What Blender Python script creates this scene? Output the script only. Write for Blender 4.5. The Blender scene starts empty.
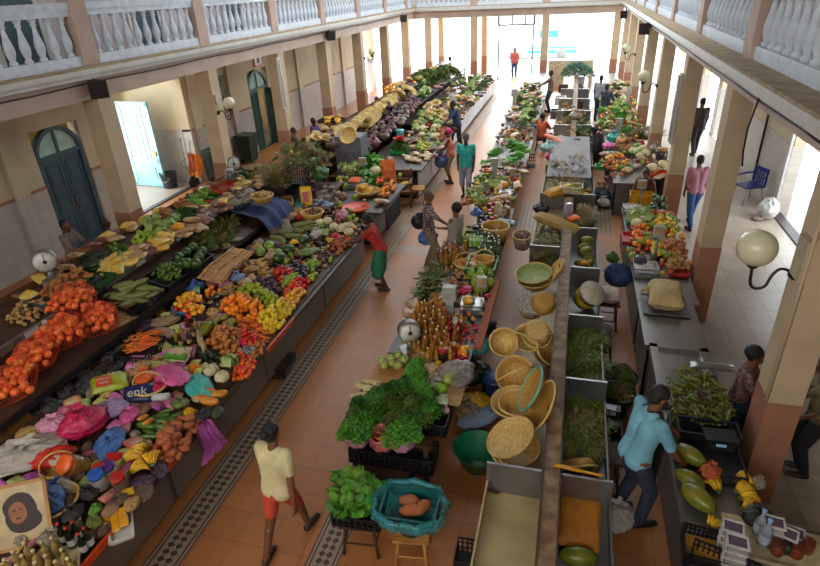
import bpy, math, random
import numpy as np
from mathutils import Vector, Matrix, Euler
random.seed(7)
PI = math.pi
R = random.Random(11)
SC = bpy.context.scene
COL = SC.collection
# ------------------------------------------------------------ camera
CAMZ = 5.35
YAW, PIT, ROL, FPX = -0.28245498, 0.47781776, 0.04846405, 574.06
_cy, _sy, _cp, _sp = math.cos(YAW), math.sin(YAW), math.cos(PIT), math.sin(PIT)
_f = Vector((_sy*_cp, _cy*_cp, -_sp)); _r0 = Vector((_cy, -_sy, 0)); _d0 = _f.cross(_r0)
_cr, _sr = math.cos(ROL), math.sin(ROL)
_r = _cr*_r0 + _sr*_d0; _d = -_sr*_r0 + _cr*_d0
cam_data = bpy.data.cameras.new('camera'); cam = bpy.data.objects.new('camera', cam_data); COL.objects.link(cam)
m = Matrix.Identity(4)
for i in range(3):
    m[i][0] = _r[i]; m[i][1] = -_d[i]; m[i][2] = -_f[i]
m[2][3] = CAMZ
cam.matrix_world = m
cam_data.sensor_width = 36; cam_data.lens = FPX/820*36; cam_data.clip_end = 300
SC.camera = cam
def at(px, py, z=0.0):
    """the place on the level z that the photograph shows at this pixel"""
    v = _f + _r*((px-410)/FPX) + _d*((py-283)/FPX)
    t = (z-CAMZ)/v.z
    return Vector((v.x*t, v.y*t, z))
def onx(px, py, X):
    v = _f + _r*((px-410)/FPX) + _d*((py-283)/FPX)
    t = X/v.x
    return Vector((X, v.y*t, CAMZ+v.z*t))
# ------------------------------------------------------------ materials
MATS = {}
def lin(c):
    return tuple((x/12.92 if x <= .04045 else ((x+.055)/1.055)**2.4) for x in c)
def hexc(h):
    return lin(tuple(int(h[i:i+2], 16)/255 for i in (0, 2, 4)))
def mat(name, col, rough=.6, var=.12, scale=8, metal=0, bump=0, bscale=40, hue=0.0, col2=None, alpha=1, trans=0, coat=0, emit=0, obj=.0, stretch=None, sheen=0):
    """procedural surface: two tones mixed by noise, per-object variation, bump"""
    if name in MATS: return MATS[name]
    if isinstance(col, str): col = hexc(col)
    if isinstance(col2, str): col2 = hexc(col2)
    M = bpy.data.materials.new(name); M.use_nodes = True
    nt = M.node_tree; N = nt.nodes; L = nt.links
    b = N['Principled BSDF']
    tc = N.new('ShaderNodeTexCoord'); nz = N.new('ShaderNodeTexNoise')
    nz.inputs['Scale'].default_value = scale; nz.inputs['Detail'].default_value = 3
    src = tc.outputs['Object']
    if stretch:
        mp = N.new('ShaderNodeMapping'); mp.inputs['Scale'].default_value = stretch
        L.new(src, mp.inputs['Vector']); src = mp.outputs[0]
    L.new(src, nz.inputs['Vector'])
    rp = N.new('ShaderNodeValToRGB')
    lo = col2 if col2 else tuple(x*(1-var*2.2) for x in col)
    hi = col if col2 else tuple(min(1, x*(1+var)) for x in col)
    rp.color_ramp.elements[0].position = .35; rp.color_ramp.elements[1].position = .65
    rp.color_ramp.elements[0].color = (*lo, 1); rp.color_ramp.elements[1].color = (*hi, 1)
    L.new(nz.outputs['Fac'], rp.inputs['Fac'])
    out = rp.outputs['Color']
    if obj:
        oi = N.new('ShaderNodeObjectInfo'); hs = N.new('ShaderNodeHueSaturation')
        m1 = N.new('ShaderNodeMapRange'); m1.inputs[3].default_value = 1-obj; m1.inputs[4].default_value = 1+obj
        L.new(oi.outputs['Random'], m1.inputs[0]); L.new(m1.outputs[0], hs.inputs['Value'])
        m2 = N.new('ShaderNodeMapRange'); m2.inputs[3].default_value = .5-hue; m2.inputs[4].default_value = .5+hue
        fr = N.new('ShaderNodeMath'); fr.operation = 'FRACT'; mu = N.new('ShaderNodeMath'); mu.operation = 'MULTIPLY'; mu.inputs[1].default_value = 7.31
        L.new(oi.outputs['Random'], mu.inputs[0]); L.new(mu.outputs[0], fr.inputs[0]); L.new(fr.outputs[0], m2.inputs[0]); L.new(m2.outputs[0], hs.inputs['Hue'])
        L.new(out, hs.inputs['Color']); out = hs.outputs['Color']
    L.new(out, b.inputs['Base Color'])
    b.inputs['Roughness'].default_value = rough; b.inputs['Metallic'].default_value = metal
    if alpha < 1: b.inputs['Alpha'].default_value = alpha
    if trans: b.inputs['Transmission Weight'].default_value = trans
    if coat: b.inputs['Coat Weight'].default_value = coat
    if sheen: b.inputs['Sheen Weight'].default_value = sheen
    if emit:
        L.new(out, b.inputs['Emission Color']); b.inputs['Emission Strength'].default_value = emit
    if bump:
        n2 = N.new('ShaderNodeTexNoise'); n2.inputs['Scale'].default_value = bscale; n2.inputs['Detail'].default_value = 2
        L.new(src, n2.inputs['Vector'])
        bp = N.new('ShaderNodeBump'); bp.inputs['Strength'].default_value = bump; bp.inputs['Distance'].default_value = .02
        L.new(n2.outputs['Fac'], bp.inputs['Height']); L.new(bp.outputs[0], b.inputs['Normal'])
    MATS[name] = M
    return M
def tile_mat(name, col, grout, size, mortar=.012, rough=.35, axes='XY', var=.06, bands=None, offset=0.0):
    """square tiles with joints on the chosen object axes; bands = inlaid mosaic borders (x0, x1)"""
    M = bpy.data.materials.new(name); M.use_nodes = True
    nt = M.node_tree; N = nt.nodes; L = nt.links; b = N['Principled BSDF']
    tc = N.new('ShaderNodeTexCoord'); sp = N.new('ShaderNodeSeparateXYZ'); L.new(tc.outputs['Object'], sp.inputs[0])
    cb = N.new('ShaderNodeCombineXYZ'); L.new(sp.outputs[axes[0]], cb.inputs[0]); L.new(sp.outputs[axes[1]], cb.inputs[1])
    br = N.new('ShaderNodeTexBrick'); br.offset = offset; br.squash = 1
    br.inputs['Scale'].default_value = 1; br.inputs['Brick Width'].default_value = size; br.inputs['Row Height'].default_value = size
    br.inputs['Mortar Size'].default_value = mortar; br.inputs['Mortar Smooth'].default_value = .1
    c1 = hexc(col); br.inputs['Color1'].default_value = (*c1, 1); br.inputs['Color2'].default_value = (*[x*(1-var*2) for x in c1], 1)
    br.inputs['Mortar'].default_value = (*hexc(grout), 1)
    L.new(cb.outputs[0], br.inputs['Vector'])
    nz = N.new('ShaderNodeTexNoise'); nz.inputs['Scale'].default_value = .9; nz.inputs['Detail'].default_value = 5
    L.new(tc.outputs['Object'], nz.inputs['Vector'])
    mr = N.new('ShaderNodeMapRange'); mr.inputs[3].default_value = .84; mr.inputs[4].default_value = 1.12; L.new(nz.outputs['Fac'], mr.inputs[0])
    mx = N.new('ShaderNodeMix'); mx.data_type = 'RGBA'; mx.blend_type = 'MULTIPLY'; mx.inputs[0].default_value = 1
    L.new(br.outputs['Color'], mx.inputs['A']); L.new(mr.outputs[0], mx.inputs['B'])
    out = mx.outputs['Result']
    def math_(op, a, bb, c=None):
        n = N.new('ShaderNodeMath'); n.operation = op
        for k, v in enumerate((a, bb, c)):
            if v is None: continue
            if isinstance(v, (int, float)): n.inputs[k].default_value = v
            else: L.new(v, n.inputs[k])
        return n.outputs[0]
    for (ax, lo, hi, kind, lim) in (bands or []):
        X = sp.outputs[ax]; O = sp.outputs['Y' if ax == 'X' else 'X']
        inside = math_('MULTIPLY', math_('GREATER_THAN', X, lo), math_('LESS_THAN', X, hi))
        if lim: inside = math_('MULTIPLY', inside, math_('MULTIPLY', math_('GREATER_THAN', O, lim[0]), math_('LESS_THAN', O, lim[1])))
        if kind == 'diamond':      # dark diamonds between two dark lines on pale tile
            w = hi-lo
            u = math_('DIVIDE', math_('SUBTRACT', X, lo), w)
            au = math_('ABSOLUTE', math_('SUBTRACT', u, .5), None)
            rows = math_('ABSOLUTE', math_('SUBTRACT', math_('FRACT', math_('MULTIPLY', O, 11.0), None), .5), None)
            cols = math_('ABSOLUTE', math_('SUBTRACT', math_('FRACT', math_('MULTIPLY', u, 4.0), None), .5), None)
            dm = math_('MULTIPLY', math_('LESS_THAN', math_('ADD', rows, cols), .47), math_('LESS_THAN', au, .26))
            ln = math_('MULTIPLY', math_('GREATER_THAN', au, .33), math_('LESS_THAN', au, .385))
            ln2 = math_('GREATER_THAN', au, .455)
            dark = math_('MINIMUM', math_('ADD', math_('ADD', dm, ln), ln2), 1.0)
        else:                      # several thin dark lines
            dark = math_('LESS_THAN', math_('FRACT', math_('MULTIPLY', math_('SUBTRACT', X, lo), 10.0), None), .28)
        pm = N.new('ShaderNodeMix'); pm.data_type = 'RGBA'; L.new(dark, pm.inputs[0])
        pale = hexc('8f7d6a' if kind == 'diamond' else '9a7c62')
        pm.inputs['A'].default_value = (*pale, 1); pm.inputs['B'].default_value = (*hexc('40332c' if kind == 'diamond' else '6a5040'), 1)
        fm = N.new('ShaderNodeMix'); fm.data_type = 'RGBA'; L.new(inside, fm.inputs[0]); L.new(out, fm.inputs['A']); L.new(pm.outputs['Result'], fm.inputs['B'])
        out = fm.outputs['Result']
    L.new(out, b.inputs['Base Color'])
    b.inputs['Roughness'].default_value = rough
    if rough < .25: b.inputs['Coat Weight'].default_value = .2; b.inputs['Coat Roughness'].default_value = .12
    bp = N.new('ShaderNodeBump'); bp.inputs['Strength'].default_value = .25; bp.inputs['Distance'].default_value = .004; bp.invert = True
    L.new(br.outputs['Fac'], bp.inputs['Height']); L.new(bp.outputs[0], b.inputs['Normal'])
    MATS[name] = M
    return M
# ------------------------------------------------------------ mesh building
class MB:
    def __init__(s): s.v = []; s.f = []; s.mi = []; s.sm = []; s.m = 0
    def add(s, vs, fs, smooth=False):
        n = len(s.v); s.v += [tuple(v) for v in vs]
        for f in fs: s.f.append(tuple(i+n for i in f)); s.mi.append(s.m); s.sm.append(smooth)
        return s
    def box(s, x0, x1, y0, y1, z0, z1, rot=None, o=None):
        vs = [Vector((x, y, z)) for z in (z0, z1) for y in (y0, y1) for x in (x0, x1)]
        if rot is not None:
            E = Euler(rot).to_matrix(); o = Vector(o or ((x0+x1)/2, (y0+y1)/2, (z0+z1)/2))
            vs = [E @ (v-o)+o for v in vs]
        return s.add(vs, [(0, 2, 3, 1), (4, 5, 7, 6), (0, 1, 5, 4), (2, 6, 7, 3), (0, 4, 6, 2), (1, 3, 7, 5)])
    def cb(s, c, d, rot=None):
        return s.box(c[0]-d[0]/2, c[0]+d[0]/2, c[1]-d[1]/2, c[1]+d[1]/2, c[2]-d[2]/2, c[2]+d[2]/2, rot)
    def lathe(s, prof, n=16, c=(0, 0, 0), axis=None, cap=True, fn=None, sx=1, sy=1):
        """prof = [(r, z)...]; axis: rotation Euler tuple; fn(r, z, ang) -> r"""
        vs = []; fs = []
        E = Euler(axis).to_matrix() if axis is not None else None
        for (r, z) in prof:
            for k in range(n):
                a = 2*PI*k/n; rr = fn(r, z, a) if fn else r
                v = Vector((rr*math.cos(a)*sx, rr*math.sin(a)*sy, z))
                if E: v = E @ v
                vs.append(v+Vector(c))
        for i in range(len(prof)-1):
            for k in range(n):
                a, b = i*n+k, i*n+(k+1) % n
                fs.append((a, b, b+n, a+n))
        if cap:
            if prof[0][0] > 1e-5: fs.append(tuple(range(n-1, -1, -1)))
            if prof[-1][0] > 1e-5: fs.append(tuple((len(prof)-1)*n+k for k in range(n)))
        return s.add(vs, fs, True)
    def tube(s, pts, r, n=8, cap=True, closed=False):
        pts = [Vector(p) for p in pts]; m = len(pts)
        rs = r if isinstance(r, (list, tuple)) else [r]*m
        vs = []; fs = []; up = None
        for i, p in enumerate(pts):
            if closed: t = pts[(i+1) % m]-pts[i-1]
            else: t = pts[min(i+1, m-1)]-pts[max(i-1, 0)]
            t.normalize()
            if up is None:
                up = Vector((0, 0, 1)) if abs(t.z) < .9 else Vector((1, 0, 0))
            a = t.cross(up)
            if a.length < 1e-4: a = t.cross(Vector((.3, 1, .2)))
            a.normalize(); b = a.cross(t); up = b.cross(a)*0+b
            for k in range(n):
                w = 2*PI*k/n; vs.append(p+(a*math.cos(w)+b*math.sin(w))*rs[i])
        lim = m if closed else m-1
        for i in range(lim):
            for k in range(n):
                q = i*n; w = ((i+1) % m)*n
                fs.append((q+k, w+k, w+(k+1) % n, q+(k+1) % n))
        if cap and not closed:
            fs.append(tuple(range(n))); fs.append(tuple((m-1)*n+k for k in range(n-1, -1, -1)))
        return s.add(vs, fs, True)
    def ell(s, c, rad, n=12, m=8, rot=None, fn=None):
        """ellipsoid; fn(unit vector) -> radius factor"""
        E = Euler(rot).to_matrix() if rot is not None else None
        rad = (rad,)*3 if isinstance(rad, (int, float)) else rad
        vs = []; fs = []
        def P(u):
            k = fn(u) if fn else 1
            v = Vector((u.x*rad[0]*k, u.y*rad[1]*k, u.z*rad[2]*k))
            return (E @ v if E else v)+Vector(c)
        vs.append(P(Vector((0, 0, -1))))
        for i in range(1, m):
            t = -PI/2+PI*i/m
            for k in range(n):
                a = 2*PI*k/n; vs.append(P(Vector((math.cos(t)*math.cos(a), math.cos(t)*math.sin(a), math.sin(t)))))
        vs.append(P(Vector((0, 0, 1))))
        for k in range(n): fs.append((0, 1+(k+1) % n, 1+k))
        for i in range(m-2):
            for k in range(n):
                a, b = 1+i*n+k, 1+i*n+(k+1) % n
                fs.append((a, b, b+n, a+n))
        l = 1+(m-2)*n; t = len(vs)-1
        for k in range(n): fs.append((l+k, l+(k+1) % n, t))
        return s.add(vs, fs, True)
    def mesh(s, name, mats):
        if not isinstance(mats, (list, tuple)): mats = [mats]
        me = bpy.data.meshes.new(name); me.from_pydata(s.v, [], s.f)
        for q in mats: me.materials.append(q)
        me.polygons.foreach_set('material_index', s.mi); me.polygons.foreach_set('use_smooth', s.sm)
        me.update(); return me
def smooth_noise(seed):
    rr = random.Random(seed); ks = [(rr.uniform(1.5, 5), rr.uniform(1.5, 5), rr.uniform(1.5, 5), rr.uniform(0, 6), 1/(1+i*.35)) for i in range(7)]
    def f(v):
        return sum(w*math.sin(a*v[0]*1.0+p)*math.sin(b*v[1]+p*1.3)*math.cos(c*v[2]+p*.7) for a, b, c, p, w in ks)/3
    return f
# ------------------------------------------------------------ objects
def link(o, parent=None):
    COL.objects.link(o)
    if parent is not None: o.parent = parent
    return o
def ob(name, me, parent=None, loc=(0, 0, 0), rot=(0, 0, 0), sc=None, mats=None):
    if isinstance(me, MB): me = me.mesh(name, mats)
    o = bpy.data.objects.new(name, me); o.location = loc; o.rotation_euler = rot
    if sc is not None: o.scale = (sc,)*3 if isinstance(sc, (int, float)) else sc
    return link(o, parent)
def tag(o, label=None, cat=None, group=None, kind=None):
    if label: o['label'] = label
    if cat: o['category'] = cat
    if group: o['group'] = group
    if kind: o['kind'] = kind
    return o
def empty(name, loc=(0, 0, 0), rz=0, label=None, cat=None, group=None, kind=None, sc=None):
    o = bpy.data.objects.new(name, None); o.location = loc; o.rotation_euler = (0, 0, rz) if isinstance(rz, (int, float)) else rz
    o.empty_display_size = .05
    if sc is not None: o.scale = (sc,)*3 if isinstance(sc, (int, float)) else sc
    link(o); return tag(o, label, cat, group, kind)
def struct(name, mb, mats, parent=None):
    o = ob(name, mb, parent, mats=mats)
    if parent is None: o['kind'] = 'structure'
    return o
OCC = {}
def occupy(x, y, r): OCC.setdefault((int(x*3), int(y*3)), []).append((x, y, r))
def is_free(x, y, r):
    a, b = int(x*3), int(y*3)
    for i in (-1, 0, 1):
        for j in (-1, 0, 1):
            for (u, v, q) in OCC.get((a+i, b+j), ()):
                if (u-x)**2+(v-y)**2 < (q+r)**2: return False
    return True
class Proto:
    """a kind of thing: one mesh, or a list of parts (name, mesh, subparts)"""
    def __init__(s, name, cat, me=None, parts=None): s.name = name; s.cat = cat; s.me = me; s.parts = parts
    def put(s, loc, rot=0, sc=None, label=None, group=None, cat=None):
        rot = (0, 0, rot) if isinstance(rot, (int, float)) else rot
        occupy(loc[0], loc[1], .06)
        if s.me is not None and not s.parts:
            o = ob(s.name, s.me, None, loc, rot, sc); tag(o, label, cat or s.cat, group); return o
        if s.me is not None:
            e = ob(s.name, s.me, None, loc, rot, sc); tag(e, label, cat or s.cat, group)
        else:
            e = empty(s.name, loc, rot, label, cat or s.cat, group, sc=sc)
        for p in s.parts:
            q = ob(p[0], p[1], e)
            if len(p) > 2 and p[2]:
                for c in p[2]: ob(c[0], c[1], q)
        return e
# ------------------------------------------------------------ paints and stone
PAINT = mat('cream_paint', 'b8a283', .7, .05, 2, bump=.05)
PAINTW = mat('wall_paint', 'c4b596', .75, .05, 1.2)
DADO = mat('pink_brown_paint', '9a6a52', .5, .07, 3)
WHITEP = mat('white_paint', 'c6c4c4', .55, .05, 3)
BAL = mat('baluster_white', 'ccd4de', .6, .06, 6)
BEAMP = mat('beam_paint', 'b59f90', .7, .05, 2)
LEDGE = mat('ledge_concrete', 'a08c70', .85, .12, 5, bump=.2)
MOULD = mat('moulding_paint', 'c2bfb8', .55, .04, 4)
CONC = mat('concrete', '8f8a80', .85, .1, 2, bump=.1)
TEAL = mat('teal_door_paint', '34505a', .45, .08, 5)
SKYT = mat('pale_teal_door_paint', '92c2cc', .4, .05, 5)
STEEL = mat('stainless_steel', '8e8c8c', .28, .06, 3, metal=.85, bump=.04, bscale=8)
STEELD = mat('dull_steel', '6d6a68', .42, .1, 4, metal=.6)
IRON = mat('dark_iron', '2b2528', .45, .1, 10, metal=.4)
GLOBE = mat('globe_glass', 'cfc9a8', .25, .03, 2)
WOOD = mat('brown_wood', '6d4322', .6, .2, 3, bump=.15, bscale=20, stretch=(1, 8, 1))
WOODP = mat('pale_wood', 'a9763c', .6, .15, 3, bump=.15, bscale=20, stretch=(1, 8, 1))
WOODD = mat('dark_wood', '43291a', .6, .2, 4, bump=.15)
STONEB = mat('worn_brown_stone', '5e3f28', .7, .25, 6, bump=.4, bscale=22, col2='8a6f50')
BLACKP = mat('black_plastic', '15151a', .45, .1, 10)
WHITET = tile_mat('white_wall_tile', 'b8b0a6', '9f958a', .2, .005, .3, 'YZ')
WHITETX = tile_mat('white_wall_tile_cross', 'b8b0a6', '9f958a', .2, .005, .3, 'XZ')
FLOORM = tile_mat('terracotta_floor_tile', 'a86c3e', '7c5434', .4, .005, .4, 'XY', bands=[
    ('X', -4.02, -3.62, 'diamond', (-4, 40)), ('X', -2.32, -1.98, 'diamond', (-4, 11.3)),
    ('Y', 11.3, 11.75, 'line', (-3.9, -2.4)), ('X', -1.1, -.55, 'line', (13.1, 15)), ('X', .7, 1.2, 'line', (13.1, 15)),
    ('X', -4.2, -3.7, 'line', (11.3, 30))])
FLOORR = tile_mat('pale_floor_tile', 'a89a8c', '8b7b6d', .4, .007, .35, 'XY')
FLOORL = tile_mat('grey_brown_floor', '84756a', '6e6058', .5, .004, .4, 'XY')
# ------------------------------------------------------------ the hall
SL, SR = .883, .898
def Zf(z, k=.89): return CAMZ-(CAMZ-z)*k
XL, XR = -9.1, 2.2          # court faces of the two rows of pillars
WL, WR = -11.35, 5.05         # outer walls
def slab(name, x0, x1, y0, y1, z0, z1, m, parent=None):
    return struct(name, MB().box(x0, x1, y0, y1, z0, z1), m, parent)
slab('floor', WL, 2.15, -4, 37.6, -.2, 0, FLOORM)
slab('floor_right', 2.15, WR, -4, 37.6, -.2, 0, FLOORR)
slab('floor_passage', -12.6, WL, 8, 12.3, -.2, 0, FLOORL); slab('floor_passage.001', -13, WL, 16, 24, -.2, 0, FLOORL)
slab('floor_alcove', -14.5, WL, 12.3, 16, -.2, 0, FLOORR)
slab('floor_porch', WR, 9, 11.5, 16.5, -.2, 0, FLOORR)
slab('trim_1', WL-.12, WL+.03, 12.3, 15.5, 0, .035, mat('dark_threshold', '3c3236', .5))
slab('trim_2', WR-.12, WR+.1, 12.2, 15.1, 0, .03, MATS['dark_threshold'])
slab('ground_outside', -60, 60, 37.6, 120, -.3, -.05, mat('sunlit_paving', 'e4e2de', .8, .04, .5))
slab('ground_left', -60, -14.5, -10, 42, -.3, -.05, MATS['sunlit_paving'])
slab('ground_right', 9, 60, -10, 42, -.3, -.05, MATS['sunlit_paving'])
# left outer wall: tiled dado with brown border, paint above, openings
def wall_left(y0, y1, name, parent=None, top=3.95):
    w = struct(name, MB().box(WL-.3, WL, y0, y1, 1.65, top), PAINTW)
    struct('tile_dado', MB().box(WL-.3, WL+.012, y0, y1, 0, 1.65), WHITET, w)
    struct('border_trim', MB().box(WL-.3, WL+.03, y0, y1, 1.62, 1.68), DADO, w)
    return w
wall_left(-4, 9.95, 'wall_left')
wall_left(11.35, 12.35, 'wall_left.001')
wall_left(15.55, 19.4, 'wall_left.002')
wall_left(20.9, 31.3, 'wall_left.003')
slab('wall_left.004', WL-.3, WL, 9.95, 11.35, 2.86, 3.95, PAINTW)
slab('wall_left.005', WL-.3, WL, 19.4, 20.9, 2.86, 3.95, PAINTW)
slab('wall_left.006', WL-.3, WL, 12.35, 15.55, 3.2, 3.95, PAINTW)
for k, (y0, y1) in enumerate([(33.4, 34.0), (36.4, 37.2)]): wall_left(y0, y1, 'wall_left.%03d' % (7+k))
for k, y in enumerate((9.1, 15.75, 18.0, 23.4, 26.6, 28.6)):
    w = slab('pilaster_left' if k == 0 else 'pilaster_left.%03d' % k, WL, WL+.1, y, y+.35, 0, 3.95, PAINTW)
    struct('tile_dado', MB().box(WL, WL+.115, y-.01, y+.36, 0, 1.65), WHITET, w)
# alcove behind the second bay
a = struct('wall_alcove', MB().box(-13.6, WL-.3, 15.55, 15.8, 1.65, 3.7), PAINTW)
struct('tile_dado', MB().box(-13.6, WL-.3, 15.535, 15.8, 0, 1.65), WHITETX, a)
slab('wall_alcove.001', -13.6, WL-.3, 12.1, 12.35, 0, 3.7, PAINTW)
slab('wall_alcove.002', -13.75, -13.6, 15.1, 15.8, 0, 3.7, PAINTW)
slab('wall_alcove.003', -13.75, -13.6, 12.1, 15.8, 3.0, 3.7, PAINTW)
# right outer wall
def wall_right(y0, y1, name, z0=0, top=3.95):
    w = slab(name, WR, WR+.25, y0, y1, z0 or 1.65, top, PAINTW)
    if z0 == 0: struct('tile_dado', MB().box(WR-.012, WR+.25, y0+.003, y1-.003, 0, 1.648), WHITET, w)
    return w
wall_right(-4, 12.2, 'wall_right'); wall_right(15.1, 20.4, 'wall_right.001'); wall_right(12.2, 15.1, 'wall_right.002', 2.6)
wall_right(20.4, 42, 'wall_right.003', 3.0)
for k, y in enumerate((23.2, 26.6, 30, 33.5, 37)): wall_right(y, y+.6, 'wall_right.%03d' % (4+k))
slab('trim_3', WR-.07, WR-.014, 12.08, 12.19, 0, 2.6, WHITEP); slab('trim_4', WR-.07, WR-.014, 15.11, 15.25, 0, 2.6, WHITEP)
struct('trim_5', MB().tube([(WR-.05, 17.3, 0), (WR-.05, 17.3, 3.6)], .03, 8), IRON)
slab('wall_porch', 7.5, 7.7, 10, 18, 0, 3.4, mat('bright_wall', 'd9dce0', .6))
# arched door in the left wall
def arched(name, y0, y1, H, spring, X, m, leafm, open_=False):
    d = empty(name, (X, (y0+y1)/2, 0), 0, kind='structure'); w = (y1-y0)/2; cy = 0
    def arch(mb, ww, hh, sp, th, dep0, dep1):
        n = 14; outer = []; inner = []
        for i in range(n+1):
            a = PI*i/n; outer.append((math.cos(a)*ww, sp+math.sin(a)*(hh-sp))); inner.append((math.cos(a)*(ww-th), sp+math.sin(a)*(hh-sp-th)))
        vs = []; fs = []
        for (p, q) in zip(outer, inner):
            for dx in (dep0, dep1): vs += [(dx, p[0], p[1]), (dx, q[0], q[1])]
        for i in range(n):
            b = i*4
            for (i0, i1) in ((0, 1), (1, 3), (3, 2), (2, 0)): fs.append((b+i0, b+i1, b+4+i1, b+4+i0))
        mb.add(vs, fs)
        for sgn in (-1, 1):
            ys = sorted((sgn*ww, sgn*(ww-th))); mb.box(dep0, dep1, ys[0], ys[1], 0, sp)
    fr = MB(); arch(fr, w, H, spring, .09, -.06, .08); fr.box(-.05, .07, -w, w, spring-.06, spring+.02); fr.box(-.03, .05, -.03, .03, spring, H-.08)
    ob('door_frame', fr, d, mats=m); ob('threshold', MB().box(-.3, .1, -w, w, 0, .03), d, mats=m)
    gl = MB(); n = 14
    vs = [(0, math.cos(PI*i/n)*(w-.08), spring+math.sin(PI*i/n)*(H-spring-.08)) for i in range(n+1)]+[(0.012, math.cos(PI*i/n)*(w-.08), spring+math.sin(PI*i/n)*(H-spring-.08)) for i in range(n+1)]
    gl.add(vs, [tuple(range(n+1)), tuple(range(2*n+1, n, -1))]); ob('fanlight_glass', gl, d, mats=mat('fanlight_glass', 'b4d4c8', .15, .1, 3))
    for sgn in (-1, 1):
        lf = MB(); W = w-.11
        lf.box(-.02, .02, 0.01 if sgn > 0 else -W, W if sgn > 0 else -.01, .02, spring-.07)
        c = sgn*W/2
        for (z0, z1) in ((.15, .75), (.85, 1.4), (1.5, spring-.2)):
            for (a, b, c0, c1) in ((c-W*.36, c-W*.3, z0, z1), (c+W*.3, c+W*.36, z0, z1), (c-W*.36, c+W*.36, z0, z0+.03), (c-W*.36, c+W*.36, z1-.03, z1)):
                lf.box(.02, .035, a, b, c0, c1)
            lf.box(.02, .028, c-W*.24, c+W*.24, z0+.07, z1-.07)
        if open_ and sgn > 0: rz = -1.35; q = ob('door_leaf', lf, d, loc=(0, W*.0, 0), rot=(0, 0, 0), mats=leafm); q.matrix_local = Matrix.Translation((0, W, 0)) @ Matrix.Rotation(1.3, 4, 'Z') @ Matrix.Translation((0, -W, 0))
        else: q = ob('door_leaf', lf, d, mats=leafm)
        hb = MB(); hb.box(.02, .06, sgn*.06-.015, sgn*.06+.015, 1.0, 1.16); ob('door_handle', hb, q, mats=STEEL)
    return d
arched('door_1', 9.98, 11.32, 2.86, 2.25, WL-.1, TEAL, TEAL)
arched('door_2', 19.43, 20.87, 2.84, 2.2, WL-.1, mat('green_door_paint', '35544a', .5), MATS['green_door_paint'], True)
slab('wall_passage.001', -12.6, -12.4, 8, 12.1, 0, 3.6, mat('ochre_inside', '9a7a35', .7))
slab('wall_passage', -13, -12.8, 15.8, 24, 0, 3.6, mat('ochre_inside', '9a7a35', .7))
# pale open door with glazed upper half in the alcove
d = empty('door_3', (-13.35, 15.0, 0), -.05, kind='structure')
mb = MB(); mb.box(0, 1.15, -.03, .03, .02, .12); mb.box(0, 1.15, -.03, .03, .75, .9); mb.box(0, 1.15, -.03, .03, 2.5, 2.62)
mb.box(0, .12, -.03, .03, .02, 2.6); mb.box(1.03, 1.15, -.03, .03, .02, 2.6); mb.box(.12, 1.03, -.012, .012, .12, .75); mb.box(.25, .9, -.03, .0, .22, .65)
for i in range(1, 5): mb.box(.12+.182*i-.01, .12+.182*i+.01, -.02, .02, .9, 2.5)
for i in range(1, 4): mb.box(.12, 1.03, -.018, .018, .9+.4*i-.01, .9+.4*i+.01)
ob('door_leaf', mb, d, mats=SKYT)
ob('door_glass', MB().box(.12, 1.03, -.004, .004, .9, 2.5), d, mats=mat('glare_pale_glass', 'b9c4c6', .25, .01, 2))  # glazing with the sun's glare put into its pale opaque colour
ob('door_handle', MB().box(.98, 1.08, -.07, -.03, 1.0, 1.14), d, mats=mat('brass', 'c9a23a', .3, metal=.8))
# ------------------------------------------------------------ gallery
YB0, YB1 = -4, 34.7
def gallery(side, X, s, zb):
    """s = +1: the gallery lies towards -x (left), -1: towards +x"""
    def bx(a, b, y0, y1, z0, z1):
        x0, x1 = sorted((X-s*a, X-s*b)); return MB().box(x0, x1, y0, y1, z0, z1)
    struct('trim_beam_'+side, bx(0, .4, YB0, YB1, Zf(zb), Zf(3.86)), BEAMP)
    mb = bx(-.13, .4, YB0, YB1, Zf(3.86), Zf(3.96)); mb2 = bx(-.2, .4, YB0, YB1, Zf(3.96), Zf(4.06))
    mb.add(mb2.v, mb2.f); struct('trim_cornice_'+side, mb, MOULD)
    far = 2.2 if s > 0 else 2.8
    struct('gallery_floor_'+side, bx(-.19, far+.9, YB0, YB1, Zf(4.06), Zf(4.10)), LEDGE)
    struct('ceiling_under_gallery_'+side, bx(.4, far, YB0, YB1, 3.96, 4.05), PAINTW)
    struct('wall_gallery_'+side, bx(2.05, 2.25, YB0, YB1, Zf(4.1), 8.4), mat('gallery_wall_paint', 'b9b0b4', .7, .05, 1))
BZ0, BZ1 = Zf(4.1), 5.33
gallery('left', XL, 1, 3.43); gallery('right', XR, -1, 3.66)
def column_mb(w, d): return MB().box(-w/2, w/2, -d/2, d/2, 0, 1)
def pillar(x, y, w, d, band, top, label):
    e = empty('pillar', (x, y, 0), 0, label, 'pillar', None)
    ob('shaft', MB().box(-w/2, w/2, -d/2, d/2, band, top), e, mats=PAINT)
    ob('painted_base', MB().box(-w/2-.006, w/2+.006, -d/2-.006, d/2+.006, 0, band), e, mats=DADO)
    return e
ORD = ['nearest', 'second', 'third', 'fourth', 'fifth', 'sixth', 'seventh', 'eighth', 'ninth']
LY = [2.15+4.45*i for i in range(9)]      # 2.15, 6.6, 11.05, ...
RY = [1.6+4.45*i for i in range(9)]
LY = [(y+.02)*SL for y in LY if y > 8]; RY = [y*SR for y in RY if y > 3 and y*SR < 34]
LY = [y for y in LY if y < 34]
for i, y in enumerate(LY):
    pillar(XL-.2, y+.2, .4, .4, 1.22, Zf(3.43), 'cream pillar with pink brown base, %s from the front in the left row' % ORD[i])
for i, y in enumerate(RY):
    pillar(XR+.155, y+.2, .31, .4, 1.38, Zf(3.66), 'cream pillar with pink brown base, %s from the front in the right row' % ORD[i])
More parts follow.
